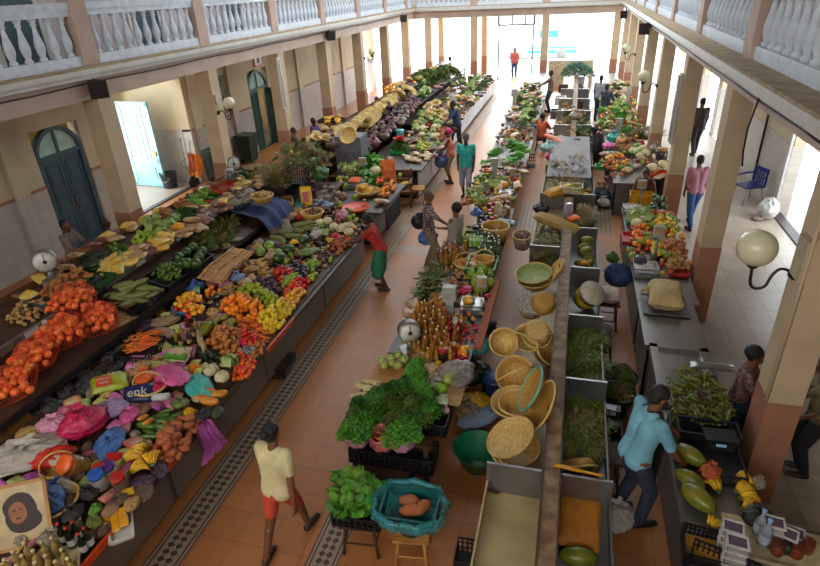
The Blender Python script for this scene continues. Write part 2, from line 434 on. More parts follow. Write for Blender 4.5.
for k, (px_, py_, X_) in enumerate([(20, 42, XL-2.03), (140, 8, XL-2.03), (232, 5, XL-2.03)]):
    q_ = onx(px_, py_, X_); d = empty('door_%d' % (5+k), (X_, q_.y, BZ0), 0, kind='structure'); ob('door_leaf', MB().box(-.02, .06, -.55, .55, 0, 2.3), d, mats=TEAL); ob('door_frame', MB().box(0, .09, -.65, -.55, 0, 2.4).box(0, .09, .55, .65, 0, 2.4).box(0, .09, -.65, .65, 2.3, 2.4), d, mats=WHITEP)
# balusters: turned profile
bp_ = [(.075, 0), (.075, .05), (.05, .07), (.055, .1), (.085, .2), (.092, .27), (.08, .36), (.05, .5), (.036, .6), (.036, .64), (.055, .66), (.055, .69), (.04, .71), (.07, .74), (.07, .78)]
BALM = MB().lathe(bp_, 12).mesh('baluster', BAL)
def balustrade(p0, p1, n, label, off=0):
    p0, p1 = Vector(p0), Vector(p1); L_ = (p1-p0).length; a = math.atan2((p1-p0).y, (p1-p0).x)
    e = empty('balustrade', (p0.x, p0.y, BZ0), a, label, 'balustrade', sc=(1, .89, .89))
    ob('bottom_rail', MB().box(0, L_, -.1, .1, 0, .2), e, mats=BAL)
    ob('top_rail', MB().box(0, L_, -.09, .09, .98, 1.1).box(0, L_, -.12, .12, 1.1, 1.24), e, mats=BAL)
    for i in range(n):
        ob('baluster', BALM, e, ((i+.5)*L_/n, 0, .2))
    return e
def post(x, y, label, w=.41, d=.27):
    e = ob('gallery_post', MB().box(-d/2, d/2, -w/2, w/2, 0, 4.4), None, (x, y, BZ0), mats=mat('post_paint', 'b49b8e', .7, .05, 2)); tag(e, label, 'post'); return e
ylist = [2.17*SL, 6.62*SL]+LY
for i, y in enumerate(ylist):
    if i: post(XL-.18, y+.2, 'pinkish cream post rising above the left pillar, %s in view from the front' % ORD[i-1])
    y1 = ylist[i+1] if i+1 < len(ylist) else YB1
    if i: balustrade((XL-.18, y+.41), (XL-.18, y1) if y1 > y+1 else (XL-.18, y+2), 11 if y1-y > 3 else 4, 'white balustrade of turned balusters, %s bay on the left gallery' % ORD[i-1])
rl = [1.6*SR]+RY
for i, y in enumerate(rl):
    post(XR+.25, y+.2, 'pinkish cream post on the right gallery ledge, %s from the front' % ORD[i])
    y1 = rl[i+1] if i+1 < len(rl) else YB1
    balustrade((XR+.25, y+.41), (XR+.25, y1), 11 if y1-y > 3 else 4, 'white balustrade of turned balusters, %s bay on the right gallery' % ORD[i])
# far gallery and pillars
YF = 34.7
struct('trim_beam_far', MB().box(XL, XR, YF, YF+.4, Zf(3.42), Zf(3.86)), BEAMP)
struct('trim_cornice_far', MB().box(XL, XR, YF-.2, YF+.4, Zf(3.86), Zf(4.06)), MOULD)
struct('gallery_floor_far', MB().box(XL-2.4, XR+3, YF-.1, YF+3, Zf(4.06), Zf(4.1)), LEDGE)
struct('wall_gallery_far', MB().box(XL-2.5, XR+3, YF+2.4, YF+2.6, Zf(4.1), 8.4), MATS['gallery_wall_paint'])
FX = [-8.3, -5.65, -1.74, 1.96]
for i, x in enumerate(FX):
    pillar(x, YF+.2, .38, .38, 1.35, Zf(3.43), 'cream pillar in the far row, %s from the left' % ORD[i].replace('nearest', 'first'))
fe = [XL, -5.65, -1.74, XR]
for i in range(3):
    balustrade((fe[i]+.2, YF+.1), (fe[i+1]-.2, YF+.1), 11, 'white balustrade across the far end, %s section from the left' % ORD[i].replace('nearest', 'first'))
    if i: post(fe[i], YF+.1, 'cream post on the far gallery, %s from the left' % ('first' if i == 1 else 'second'), .3, .4)
for i, x in enumerate((-8.2, -5.5, 2.1)):
    pillar(x, YF+3.2, .33, .33, 1.3, 3.8, 'cream outer pillar against the bright street, %s from the left' % ORD[i].replace('nearest', 'first'))
# entrance frame with transom lights
d = empty('door_4', (-3.56, YF+2.3, 0), 0, kind='structure')
mb = MB()
for x in (-1.0, -.2, .55, 1.1): mb.box(x-.045, x+.045, -.05, .05, 3.05, 3.8)
mb.box(-.95, 1.05, -.05, .05, 3.0, 3.1); mb.box(-1.0, -.92, -.05, .05, 0, 3.8); mb.box(1.0, 1.08, -.05, .05, 0, 3.8)
ob('door_frame', mb, d, mats=mat('grey_green_frame', '6b7f7c', .5))
# roof with open skylight over the court
slab('ceiling', -14, XL-1, -4, 42, 8.4, 8.6, CONC); slab('ceiling.001', XR+1.2, 7, -4, 42, 8.4, 8.6, CONC); slab('ceiling.002', XL-1, XR+1.2, -4, 13, 8.4, 8.6, CONC)
for nm_, lc_, rz_, e_ in (('alcove_daylight', (-13.5, 13.6, 1.7), -90, 90), ('porch_daylight', (7.4, 13.6, 1.6), 90, 160), ('entrance_daylight', (-3.6, 38.3, 3.45), 180, 1400)):
    al = bpy.data.lights.new(nm_, 'AREA'); al.shape = 'RECTANGLE'; al.size = 2.6; al.size_y = 2.6; al.energy = e_; al.color = (.95, .98, 1)
    ao = bpy.data.objects.new(nm_, al); COL.objects.link(ao); ao.location = lc_; ao.rotation_euler = (math.radians(90), 0, math.radians(rz_))
    if rz_ == 180: al.size = 10.6; al.size_y = .7; ao.rotation_euler = (math.radians(68), 0, PI)
slab('wall_back', -14, 9, -4.2, -4, 0, 4.8, PAINTW); slab('wall_back.001', -14, 9, -4.2, -4, 8.0, 8.4, PAINTW)
wl = bpy.data.lights.new('added_warm_fill', 'AREA'); wl.shape = 'RECTANGLE'; wl.size = 12; wl.size_y = 3; wl.energy = 260; wl.color = (1, .76, .5)  # added warm fill at an invented gap in the unseen back wall
wo = bpy.data.objects.new('added_warm_fill', wl); COL.objects.link(wo); wo.location = (-4, -4.0, 6.4); wo.rotation_euler = (math.radians(65), 0, 0)
for k, y in enumerate((14, 19, 24, 29, 34)): slab('ceiling.%03d' % (k+3), XL-1, XR+1.2, y, y+2.2, 8.3, 8.6, CONC)
# ------------------------------------------------------------ light
W = bpy.data.worlds.new('World'); SC.world = W; W.use_nodes = True
bg = W.node_tree.nodes['Background']; bg.inputs[0].default_value = (.88, .95, 1, 1); bg.inputs[1].default_value = 6.0
SC.view_settings.view_transform = 'Standard'; SC.view_settings.look = 'None'; SC.view_settings.gamma = 1; SC.view_settings.use_curve_mapping = False
SC.view_settings.exposure = -0.12
from mathutils import noise as mnoise
# ------------------------------------------------------------ produce
def P(name, cat, mb, mats, parts=None): return Proto(name, cat, mb.mesh(name, mats), parts)
def frmat(n, c, c2=None, rough=.4, **k): return mat(n, c, rough, .12, 14, bump=.08, bscale=60, hue=k.pop('hue', .012), obj=k.pop('obj', .12), col2=c2, **k)
STEM = mat('green_stem', '5b6b2c', .7)
def stem_mb(z, r=.006, h=.012): return MB().lathe([(r*1.6, z-.004), (r, z+h*.4), (r*.7, z+h)], 6)
def round_fruit(name, cat, r, m, sq=1.0, ribs=0, dent=.1, stem=True, n=12):
    def fn(u):
        k = 1-dent*max(0, abs(u.z)-.75)*1.6
        if ribs: k *= 1-.09*abs(math.sin(ribs*math.atan2(u.y, u.x)/2))**.5*0+.0-.06*(1-abs(math.sin(ribs*math.atan2(u.y, u.x)/2)))*(1-u.z*u.z)
        return k
    mb = MB().ell((0, 0, r*sq), (r, r, r*sq), n, 8, fn=fn)
    return P(name, cat, mb, m, [('stem', stem_mb(r*sq*2-.004).mesh('stem', STEM))] if stem else None)
ORANGE = round_fruit('orange', 'orange', .042, frmat('orange_peel', 'f0921c', 'e8800f'))
TANGER = round_fruit('orange', 'orange', .036, MATS['orange_peel'])
LEMON = P('lemon', 'lemon', MB().ell((0, 0, .032), (.042, .032, .032), 12, 8, fn=lambda u: 1+.25*max(0, abs(u.x)-.8)), frmat('lemon_peel', 'd9b81c', 'c9a812'))
YMANGO = P('yellow_mango', 'mango', MB().ell((0, 0, .035), (.046, .036, .035), 12, 8), frmat('mango_peel', 'dcae20', 'd88a18', hue=.02))
LIME = round_fruit('lime', 'lime', .035, frmat('lime_peel', '93a31f', '7c9018'), stem=False)
DLIME = round_fruit('lime', 'lime', .032, frmat('dark_lime_peel', '5a7018', '37500f'), stem=False)
GREENM = round_fruit('green_mango', 'mango', .045, frmat('green_mango_peel', '8aa028', '6d8a20'), 1.1)
TOMATO = round_fruit('tomato', 'tomato', .034, frmat('tomato_skin', 'd8300f', 'c41f0a', .25), .85)
OTOMATO = round_fruit('orange_tomato', 'tomato', .026, frmat('orange_tomato_skin', 'dd6414', 'cf4a10', .3, hue=.02), .95, stem=False)
ONION = round_fruit('onion', 'onion', .036, frmat('onion_skin', 'b5702c', '9c5a20', .35), .9, dent=-.25, stem=False)
PURPLE = round_fruit('purple_onion', 'onion', .033, frmat('purple_onion_skin', '4c2030', '38141f', .4), .9, stem=False)
POTATO = P('sweet_potato', 'sweet potato', MB().ell((0, 0, .035), (.065, .038, .036), 12, 8, fn=lambda u: 1+.08*math.sin(5*u.x+2*u.y)), frmat('sweet_potato_skin', 'a3562a', '8d4422', .6))
WPOTATO = P('potato', 'potato', MB().ell((0, 0, .03), (.045, .034, .03), 10, 7, fn=lambda u: 1+.07*math.sin(5*u.x+3*u.y)), frmat('potato_skin', 'b08a52', '93703f', .7))
FTUBER = P('filler_tuber', 'plain_tuber', MB().ell((0, 0, .04), (.055, .04, .04), 10, 7, fn=lambda u: 1+.08*math.sin(9*u.x)), frmat('filler_tuber_skin', '7a5434', '5c3c24', .8))  # brown tuber added as gap filler
TUBER = P('tuber', 'tuber', MB().ell((0, 0, .03), (.075, .03, .028), 10, 7, fn=lambda u: 1+.15*math.sin(9*u.x)+.1*math.sin(7*u.y)).ell((.03, .03, .03), (.04, .022, .022), 8, 6), frmat('tuber_skin', 'a3672f', '834c20', .75))
CUKE = P('cucumber', 'cucumber', MB().ell((0, 0, .026), (.105, .026, .026), 10, 10, fn=lambda u: 1), frmat('cucumber_skin', '4a6a1c', '35540f', .35))
DCUKE = P('dark_cucumber', 'cucumber', MB().ell((0, 0, .025), (.10, .025, .025), 10, 10), frmat('dark_cucumber_skin', '22331a', '182812', .35))
ZUKE = P('striped_squash', 'squash', MB().ell((0, 0, .045), (.16, .045, .045), 12, 10, fn=lambda u: 1+.05*math.sin(8*u.x)), frmat('striped_squash_skin', '7b7a3c', '4e5826', .5, stretch=(3, 12, 12)))
YSQ = P('yellow_squash', 'squash', MB().ell((0, 0, .05), (.14, .05, .05), 12, 10, fn=lambda u: 1-.45*max(0, u.x)), frmat('yellow_squash_skin', 'c7801c', 'a86a18', .4))
PAPAYA = P('papaya', 'papaya', MB().ell((0, 0, .075), (.16, .078, .075), 16, 12, fn=lambda u: 1+.03*math.cos(5*math.atan2(u.z, u.y))-.18*max(0, u.x)), frmat('papaya_skin', '5c6a1c', 'b58a20', .35, scale=5) if 0 else mat('papaya_skin', '465a18', .35, .1, 5, bump=.05, col2='7d7420', obj=.1, hue=.01))
MELON = P('watermelon', 'watermelon', MB().ell((0, 0, .1), (.13, .1, .1), 16, 12), mat('watermelon_skin', '3d5a20', .35, .1, 9, col2='25401a', obj=.08))
GMELON = P('watermelon', 'watermelon', MB().ell((0, 0, .075), (.078, .075, .075), 14, 10), MATS['watermelon_skin'])
PUMP = P('pumpkin', 'pumpkin', MB().ell((0, 0, .065), (.1, .1, .065), 24, 10, fn=lambda u: 1-.09*(1-abs(math.sin(4.5*math.atan2(u.y, u.x))))), mat('pumpkin_skin', '9c7a2c', .5, .15, 6, bump=.1, col2='5f6a2a', obj=.15), [('stem', stem_mb(.125, .012, .03).mesh('stem', STEM))])
CHAYOTE = P('chayote', 'chayote', MB().ell((0, 0, .05), (.06, .048, .046), 14, 9, fn=lambda u: 1-.05*(1-abs(math.sin(3*math.atan2(u.z, u.y))))-.15*max(0, u.x)), frmat('chayote_skin', '9aa352', '828c40'))
def leafball(name, cat, r, m, n, seed, curl=.5):
    rr = random.Random(seed); mb = MB().ell((0, 0, r*.85), (r*.82, r*.82, r*.72), 14, 9)
    for i in range(n):
        a = rr.uniform(0, 2*PI); el = rr.uniform(-.5, 1.2); w = r*rr.uniform(.5, .8)
        vs = []; fs = []
        for j in range(5):
            for k in range(5):
                u = (j-2)/2*w; v = (k-2)/2*w; q = r*(.88+.1*rr.random()+.25*(u*u+v*v)/(r*r)*curl)
                d = Vector((math.cos(a)*math.cos(el), math.sin(a)*math.cos(el), math.sin(el))); t = Vector((-math.sin(a), math.cos(a), 0)); b = d.cross(t)
                p = (d*q+t*u+b*v); vs.append((p.x, p.y, max(0, p.z*.9+r*.85)))
        for j in range(4):
            for k in range(4): fs.append((j*5+k, j*5+k+1, j*5+k+6, j*5+k+5))
        mb.add(vs, fs, True)
    return P(name, cat, mb, m)
CABB = leafball('cabbage', 'cabbage', .095, mat('cabbage_leaf', '93a458', .5, .1, 8, bump=.2, bscale=25, obj=.1, hue=.01), 9, 1)
CAUL = P('cauliflower', 'cauliflower', MB().ell((0, 0, .07), (.095, .095, .07), 20, 12, fn=lambda u: 1+.06*math.sin(9*u.x)*math.sin(9*u.y)+.04*math.sin(21*u.x+13*u.z)), mat('cauliflower_head', 'c9bd92', .8, .1, 20, bump=.6, bscale=50, obj=.06))
def carrot_mb(n=1, L_=.15, r=.014, seed=0):
    rr = random.Random(seed); mb = MB()
    for i in range(n):
        a = rr.uniform(-.2, .2); x0 = rr.uniform(-.02, .02); y0 = rr.uniform(-.03, .03)*(n > 1); z0 = r+(.02*(i % 2) if n > 1 else 0)
        mb.tube([(x0-L_/2, y0, z0), (x0, y0+a*.05, z0), (x0+L_/2, y0+a*.1, z0)], [r, r*.8, r*.25], 7)
    return mb
FONION = round_fruit('filler_onion', 'filler_onion', .036, MATS['onion_skin'], .9, dent=-.25, stem=False)  # the same onion again, used as gap filler
CARROT = P('carrot', 'carrot', carrot_mb(), frmat('carrot_skin', 'dc7018', 'c65a10', .5), [('stem', MB().tube([(-.075, 0, .014), (-.095, 0, .018)], .006, 5).mesh('stem', STEM))])
GINGER = P('ginger_root', 'ginger', MB().ell((0, 0, .02), (.05, .022, .02), 8, 6).ell((.03, .025, .02), (.03, .016, .016), 8, 6).ell((-.02, -.025, .02), (.03, .015, .016), 8, 6), frmat('ginger_skin', 'a8814a', '8c6836', .8))
PEPPER = P('red_pepper', 'pepper', MB().ell((0, 0, .03), (.045, .03, .03), 14, 9, fn=lambda u: 1-.08*(1-abs(math.sin(2*math.atan2(u.z, u.y))))-.15*max(0, u.x)), frmat('red_pepper_skin', 'cc1d14', 'b0120e', .2), [('stem', MB().tube([(-.042, 0, .03), (-.06, 0, .034)], .005, 5).mesh('stem', STEM))])
AUBER = P('aubergine', 'aubergine', MB().ell((0, 0, .035), (.085, .037, .035), 12, 9, fn=lambda u: 1-.3*max(0, u.x)), frmat('aubergine_skin', '2a1c2e', '1c1220', .2), [('stem', MB().tube([(.07, 0, .035), (.1, 0, .04)], .01, 6).mesh('stem', STEM))])
YAM = P('cassava_root', 'cassava', MB().tube([(-.15, 0, .03), (-.05, .005, .032), (.06, 0, .03), (.16, -.005, .025)], [.018, .033, .03, .012], 10), frmat('cassava_skin', 'b08c55', '8f6c40', .8))
PARSN = P('white_root', 'root vegetable', MB().tube([(-.13, 0, .03), (0, .005, .03), (.14, -.005, .02)], [.03, .026, .006], 10), frmat('white_root_skin', 'cdbb8c', 'b29c68', .7))
def banana_proto(name, n, m, L_=.15, r=.017):
    parts = []
    for i in range(n):
        t = (i-(n-1)/2)/max(1, n-1)
        pts = []
        for k in range(7):
            s = k/6; a = -.5+s*1.7
            x = math.sin(a)*L_*.62; y = t*.11*(.4+s)+0; z = .02+.045*math.sin(PI*s)+.012*(i % 2)
            pts.append((x, y, z))
        mb = MB().tube(pts, [r*.3, r*.8, r, r, r*.95, r*.7, r*.25], 7)
        parts.append(('banana', mb.mesh('banana', m)))
    crown = MB().tube([(-.05, -.02, .025), (-.065, 0, .03), (-.05, .02, .025)], .014, 6).mesh('stem', STEM)
    return Proto(name, 'bananas', None, parts+[('stem', crown)])
BANM = frmat('banana_peel', 'd8aa18', 'c69612', .45)
BANANA = banana_proto('banana_bunch', 7, BANM); BANANAS = banana_proto('banana_bunch', 5, BANM, .12, .014)
GBANANA = banana_proto('banana_bunch', 7, frmat('green_banana_peel', '84962a', '6b8020', .45))
# leaves
def leafm(n, c, c2): return mat(n, c, .55, .15, 10, bump=.1, obj=.12, hue=.012, col2=c2)
def bunch(seed, n, L_, w, spread, droop, seg=4, curly=.0, tip=.2, up=.6):
    rr = random.Random(seed); mb = MB()
    for i in range(n):
        a = rr.uniform(0, 2*PI); sp = rr.uniform(.1, 1)*spread; l = L_*rr.uniform(.6, 1.1); ww = w*rr.uniform(.6, 1.2)
        vs = []; fs = []; tw = rr.uniform(-.6, .6); d0 = Vector((math.cos(a), math.sin(a), 0)); pos = d0*rr.uniform(0, L_*.12)
        el = PI/2-sp*1.2; el *= up/.6 if up < .6 else 1
        side = Vector((-math.sin(a+tw), math.cos(a+tw), rr.uniform(-.3, .3)))
        for k in range(seg+1):
            s = k/seg; wk = ww*(math.sin(PI*(.12+.8*s))**.7)*(1-tip*s)
            j = Vector((rr.uniform(-1, 1), rr.uniform(-1, 1), rr.uniform(-1, 1)))*curly*ww
            vs += [pos-side*wk+j, pos+Vector((0, 0, -.15*wk)), pos+side*wk-j]
            el -= droop/seg
            pos = pos+(d0*math.cos(el)+Vector((0, 0, 1))*math.sin(el))*l/seg
            if pos.z < .005: pos.z = .005
        for k in range(seg):
            b = k*3; fs += [(b, b+1, b+4, b+3), (b+1, b+2, b+5, b+4)]
        mb.add(vs, fs, True)
    return mb
def herb(seed, n, Rr, leaf):
    """a mop of tiny leaflets on thin stems, like parsley"""
    rr = random.Random(seed); mb = MB()
    for i in range(n):
        a = rr.uniform(0, 2*PI); q = math.sqrt(rr.random())*Rr; h = Rr*.9*math.sqrt(max(0, 1-(q/Rr)**2))*rr.uniform(.55, 1.05)+.01
        c = Vector((math.cos(a)*q, math.sin(a)*q, h))
        for k in range(4):
            b = rr.uniform(0, 2*PI); e = rr.uniform(-.3, 1.0); d = Vector((math.cos(b)*math.cos(e), math.sin(b)*math.cos(e), math.sin(e)))*leaf
            s = d.cross(Vector((rr.uniform(-1, 1), rr.uniform(-1, 1), 1))).normalized()*leaf*.45
            mb.add([c, c+d*.6+s, c+d, c+d*.6-s], [(0, 1, 2, 3)])
    return mb
LET = leafm('lettuce_leaf', '6f9a2c', '3f6f1a'); PARS = leafm('parsley_leaf', '3f7a1c', '1d440e'); DKG = leafm('dark_herb_leaf', '62741e', '35460f'); OLIV = leafm('dry_herb_leaf', '7d7230', '544a1e'); HAY = leafm('straw_herb', '9a8248', '6e5a30'); BRI = leafm('bright_leaf', '5fa02c', '3d7d1e')
LETT = P('lettuce', 'lettuce', bunch(1, 34, .15, .055, 1.0, 1.5, 4, .3, .1), LET)
LETT2 = P('lettuce', 'lettuce', bunch(2, 34, .15, .055, 1.0, 1.5, 4, .3, .1), BRI)
PARSB = P('parsley_bunch', 'herbs', herb(3, 260, .12, .022), PARS); PARSC = P('parsley_bunch', 'herbs', herb(4, 260, .12, .022), BRI)
DKB = P('herb_bunch', 'herbs', herb(5, 220, .12, .022), DKG)
GRN = P('greens_bunch', 'leafy greens', bunch(6, 40, .22, .035, 1.1, 1.2, 4, .25), DKG); GRN2 = P('greens_bunch', 'leafy greens', bunch(8, 40, .22, .035, 1.1, 1.2, 4, .25), BRI)
OLB = P('herb_bunch', 'herbs', bunch(9, 90, .22, .008, 1.1, .9, 4, .6), OLIV)
HAYB = P('dry_herb_bundle', 'herbs', bunch(10, 90, .25, .008, .9, .6, 4, .5), HAY)
def bundle(seed, n, L_, r, mm, name='herb_bundle'):
    """long stalks lying side by side with leafy ends"""
    rr = random.Random(seed); mb = MB()
    for i in range(n):
        y = rr.gauss(0, r*.5); z = abs(rr.gauss(r*.5, r*.35))+.005; x0 = rr.uniform(-.1, .1)*L_
        mb.tube([(x0-L_/2, y*.5, z*.6), (x0, y, z), (x0+L_/2, y*1.6, z*.9)], [.003, .003, .002], 4)
        for k in range(5):
            c = Vector((x0+L_*rr.uniform(-.1, .55), y*1.4+rr.uniform(-.02, .02), z+rr.uniform(0, .03))); b = rr.uniform(0, 2*PI); d = Vector((math.cos(b), math.sin(b), rr.uniform(-.2, .8)))*.03; s = Vector((-d.y, d.x, 0))*.4
            mb.add([c, c+d*.6+s, c+d, c+d*.6-s], [(0, 1, 2, 3)])
    return P(name, 'herbs', mb, mm)
OLBD = bundle(1, 60, .5, .07, OLIV); DKBD = bundle(2, 60, .5, .07, DKG); HAYBD = bundle(3, 60, .5, .07, HAY, 'dry_herb_bundle')
# bags and packets
def film(n, c, a=1, rough=.3, **k): return mat(n, c, rough, .1, 6, bump=.5, bscale=18, alpha=a, obj=k.pop('obj', .05), **k)
def bag_mb(seed, wr=.16, neck=True, fold=9, n=36, m=24):
    rr = random.Random(seed); nf = smooth_noise(seed); ph = [rr.uniform(0, 6) for _ in range(4)]; off = Vector((seed*3.1, seed*1.7, 0))
    def fn(u):
        a = math.atan2(u.y, u.x)
        t = abs(mnoise.noise(u*2.2+off))*.32+abs(mnoise.noise(u*5+off))*.16+abs(mnoise.noise(u*11+off))*.06
        return 1.08-t+wr*.6*nf((u.x*2, u.y*2, u.z*2))+.05*math.sin(fold*a+ph[0]+3*u.z)*(.3+max(0, u.z)*1.6)
    mb = MB().ell((0, 0, .55), (1, .8, .6), n, m, fn=fn)
    mb.v = [(x*(1-.1*max(0, z-.6)), y, max(0, z)) for x, y, z in mb.v]
    if neck:
        pr = [(.42, .95), (.2, 1.08), (.1, 1.18), (.2, 1.3), (.36, 1.42)]
        mb.lathe(pr, 18, (.1*math.sin(ph[1]), 0, 0), cap=False, fn=lambda r, z, a: r*(1+.35*math.sin(5*a+ph[2])*(z-.8)*1.6))
    return mb
BAGS = [bag_mb(s) for s in (1, 2, 3)]+[bag_mb(s, .13, False) for s in (4, 5, 6)]
_bc = {}
def bag(px, py, z, size, m, label, knot=True, flat=1.0, rot=None, name='plastic_bag', cat='bag', group=None, k=None, asp=1.0, loc=None):
    k = R.randrange(3) if k is None else k; size *= 1.15
    i = k if knot else 3+k
    key = (i, m.name)
    if key not in _bc: _bc[key] = BAGS[i].mesh(name, m)
    p = loc or at(px, py, z); occupy(p[0], p[1], size*.75)
    o = ob(name, _bc[key], None, (p[0], p[1], z), (0, 0, R.uniform(0, 6) if rot is None else rot), (size*asp, size, size*flat))
    return tag(o, label, cat, group)
def pillow_mb(seed, w, l, h):
    nf = smooth_noise(seed); mb = MB(); n = 12; vs = []; fs = []
    for s in (1, -1):
        for j in range(n+1):
            for i in range(n+1):
                u = i/n*2-1; v = j/n*2-1
                e = max(0, (1-u**4)*(1-v**4))**.5
                vs.append((u*w/2*(1-.04*math.sin(3*v+seed)), v*l/2, h/2+s*h/2*e*(1+.15*nf((u*3, v*3, s)))))
    q = (n+1)**2
    for j in range(n):
        for i in range(n):
            a = j*(n+1)+i; fs += [(a, a+1, a+n+2, a+n+1), (q+a, q+a+n+1, q+a+n+2, q+a+1)]
    return mb.add(vs, fs, True)
def packet(loc, rot, w, l, h, m, label, name='packet', cat='packet', group=None, seed=1):
    o = ob(name, pillow_mb(seed, w, l, h), None, loc, rot, mats=m); return tag(o, label, cat, group)
# bottles and jars
def bottle_proto(name, h, r, glass, cap, label=None, neck=.35):
    body = MB().lathe([(r*.85, 0), (r, .01), (r, h*(.55)), (r*.85, h*.63), (r*neck, h*.75), (r*neck*.9, h*.93), (r*neck, h*.94)], 12).mesh('body', glass)
    capm = MB().lathe([(r*neck*1.2, h*.92), (r*neck*1.2, h), (r*.1, h*1.005)], 10).mesh('cap', cap)
    parts = [('body', body), ('cap', capm)]
    if label: parts.append(('paper_label', MB().lathe([(r*1.02, h*.18), (r*1.02, h*.45)], 12, cap=False).mesh('paper_label', label)))
    return Proto(name, 'bottle', None, parts)
def jar_proto(name, h, r, glass, lid, cat='jar'):
    body = MB().lathe([(r*.9, 0), (r, .01), (r, h*.78), (r*.86, h*.84)], 14).mesh('body', glass)
    l = MB().lathe([(r*.92, h*.82), (r*.92, h), (r*.85, h*1.02), (r*.02, h*1.025)], 14).mesh('lid', lid)
    return Proto(name, cat, None, [('body', body), ('lid', l)])
# baskets, trays, crates
WEAVE = mat('woven_cane', 'c09348', .55, .2, 30, bump=.4, bscale=55, col2='a0742e', obj=.12, stretch=(1, 1, 2.5))
WEAVEL = mat('woven_cane_pale', 'd2b26c', .55, .18, 30, bump=.4, bscale=60, col2='b8924c', obj=.1)
GREENW = mat('green_woven', '8c9a58', .6, .15, 30, bump=.5, bscale=60)
TEALR = mat('teal_binding', '5fae96', .5)
def basket_parts(r, h, flare, m, rim, handle=False, th=.012, n=28, ripple=.012):
    fn = lambda q, z, a: q*(1+ripple*math.sin(a*n*.5)*math.cos(z*160))
    pr = [(.001, 0), (r*flare*.9, 0), (r*flare, .01), (r*(flare+1)/2, h*.5), (r, h), (r-th, h), (r*(flare+1)/2-th, h*.5), (r*flare-th, .02), (.001, .016)]
    parts = [('body', MB().lathe(pr, n*2, cap=False, fn=fn).mesh('body', m)),
             ('rim', MB().tube([(r*math.cos(a*2*PI/24), r*math.sin(a*2*PI/24), h) for a in range(24)], .014, 6, closed=True).mesh('rim', rim))]
    if handle: parts.append(('handle', MB().tube([(math.cos(PI*i/12)*r, 0, h+math.sin(PI*i/12)*r*1.05) for i in range(13)], .01, 6).mesh('handle', rim)))
    return parts
def basket(loc, rot, r, h, label, flare=.7, m=None, rim=None, handle=False, group=None, name='basket', cat='basket', sy=1):
    return Proto(name, cat, None, basket_parts(r, h, flare, m or WEAVE, rim or WEAVEL, handle)).put(loc, rot, (1, sy, 1), label, group)
def crate_mb(w, l, h, th=.012, slots=7, rows=3, solid=False):
    mb = MB()
    mb.box(-w/2, w/2, -l/2, l/2, 0, th)
    for (x0, x1, y0, y1, n, ax) in ((-w/2, w/2, -l/2, -l/2+th, slots, 'x'), (-w/2, w/2, l/2-th, l/2, slots, 'x'), (-w/2, -w/2+th, -l/2, l/2, slots, 'y'), (w/2-th, w/2, -l/2, l/2, slots, 'y')):
        if solid: mb.box(x0, x1, y0, y1, 0, h); continue
        for r_ in range(rows+1):
            z = h*r_/rows; t = .02 if r_ in (0, rows) else .01
            mb.box(x0, x1, y0, y1, max(0, z-t/2-(.01 if r_ == rows else 0)), min(h, z+t/2))
        for i in range(n+1):
            if ax == 'x': c = x0+(x1-x0)*i/n; mb.box(max(x0, c-.007), min(x1, c+.007), y0, y1, 0, h)
            else: c = y0+(y1-y0)*i/n; mb.box(x0, x1, max(y0, c-.007), min(y1, c+.007), 0, h)
    if solid:
        mb.box(-w/2-.01, w/2+.01, -l/2-.01, -l/2, h-.02, h).box(-w/2-.01, w/2+.01, l/2, l/2+.01, h-.02, h).box(-w/2-.01, -w/2, -l/2, l/2, h-.02, h).box(w/2, w/2+.01, -l/2, l/2, h-.02, h)
    return mb
def crate(loc, rot, w, l, h, m, label, solid=False, group=None, name='crate', cat='crate', rows=3, slots=8):
    rot = (0, 0, rot) if isinstance(rot, (int, float)) else rot
    o = ob(name, crate_mb(w, l, h, solid=solid, rows=rows, slots=slots), None, loc, rot, mats=m); return tag(o, label, cat, group)
def basin(loc, r, h, m, label, rot=0, name='basin', cat='basin', flare=.72, group=None, rimr=.01):
    pr = [(.001, 0), (r*flare, 0), (r*flare+.005, .004), (r, h), (r+rimr, h+.004), (r-.008, h-.004), (r*flare-.008, .012), (.001, .01)]
    rot = (0, 0, rot) if isinstance(rot, (int, float)) else rot
    o = ob(name, MB().lathe(pr, 32, cap=False), None, loc, rot, mats=m); return tag(o, label, cat, group)
# market gear
DARKG = mat('dark_screen', '1c2420', .2); GREYP = mat('grey_plastic', '8a8a88', .4, .05, 4); WHITEPL = mat('white_plastic', 'b9b6b0', .35, .05, 4)
SPAN = mat('scale_pan', 'b5b3b0', .25, metal=.7)
def escale(loc, rz, label, pan=.3, col=.42, s=1):
    e = empty('weighing_scale', loc, rz, label, 'scale', sc=s)
    ob('body', MB().box(-.17, .17, -.2, .16, .0, .07).box(-.15, .15, -.22, -.14, .0, .09), e, mats=mat('scale_body', '77777a', .35, metal=.5))
    ob('pan', MB().box(-.17, .17, -.12, .16, .085, .1).box(-.17, -.16, -.12, .16, .1, .115).box(.16, .17, -.12, .16, .1, .115).box(-.17, .17, .15, .16, .1, .115).box(-.03, .03, -.02, .04, .07, .085), e, mats=mat('scale_pan', 'b5b3b0', .25, metal=.7))
    ob('column', MB().tube([(.13, .17, .03), (.13, .17, col)], .018, 8), e, mats=STEELD)
    d = ob('display', MB().box(.05, .21, .14, .2, col, col+.17), e, mats=mat('scale_head', '9d9a92', .4))
    ob('screen', MB().box(.065, .195, .134, .14, col+.05, col+.14).box(.065, .195, .2, .206, col+.05, col+.14), d, mats=mat('scale_screen', 'a9895a', .3))
    return e
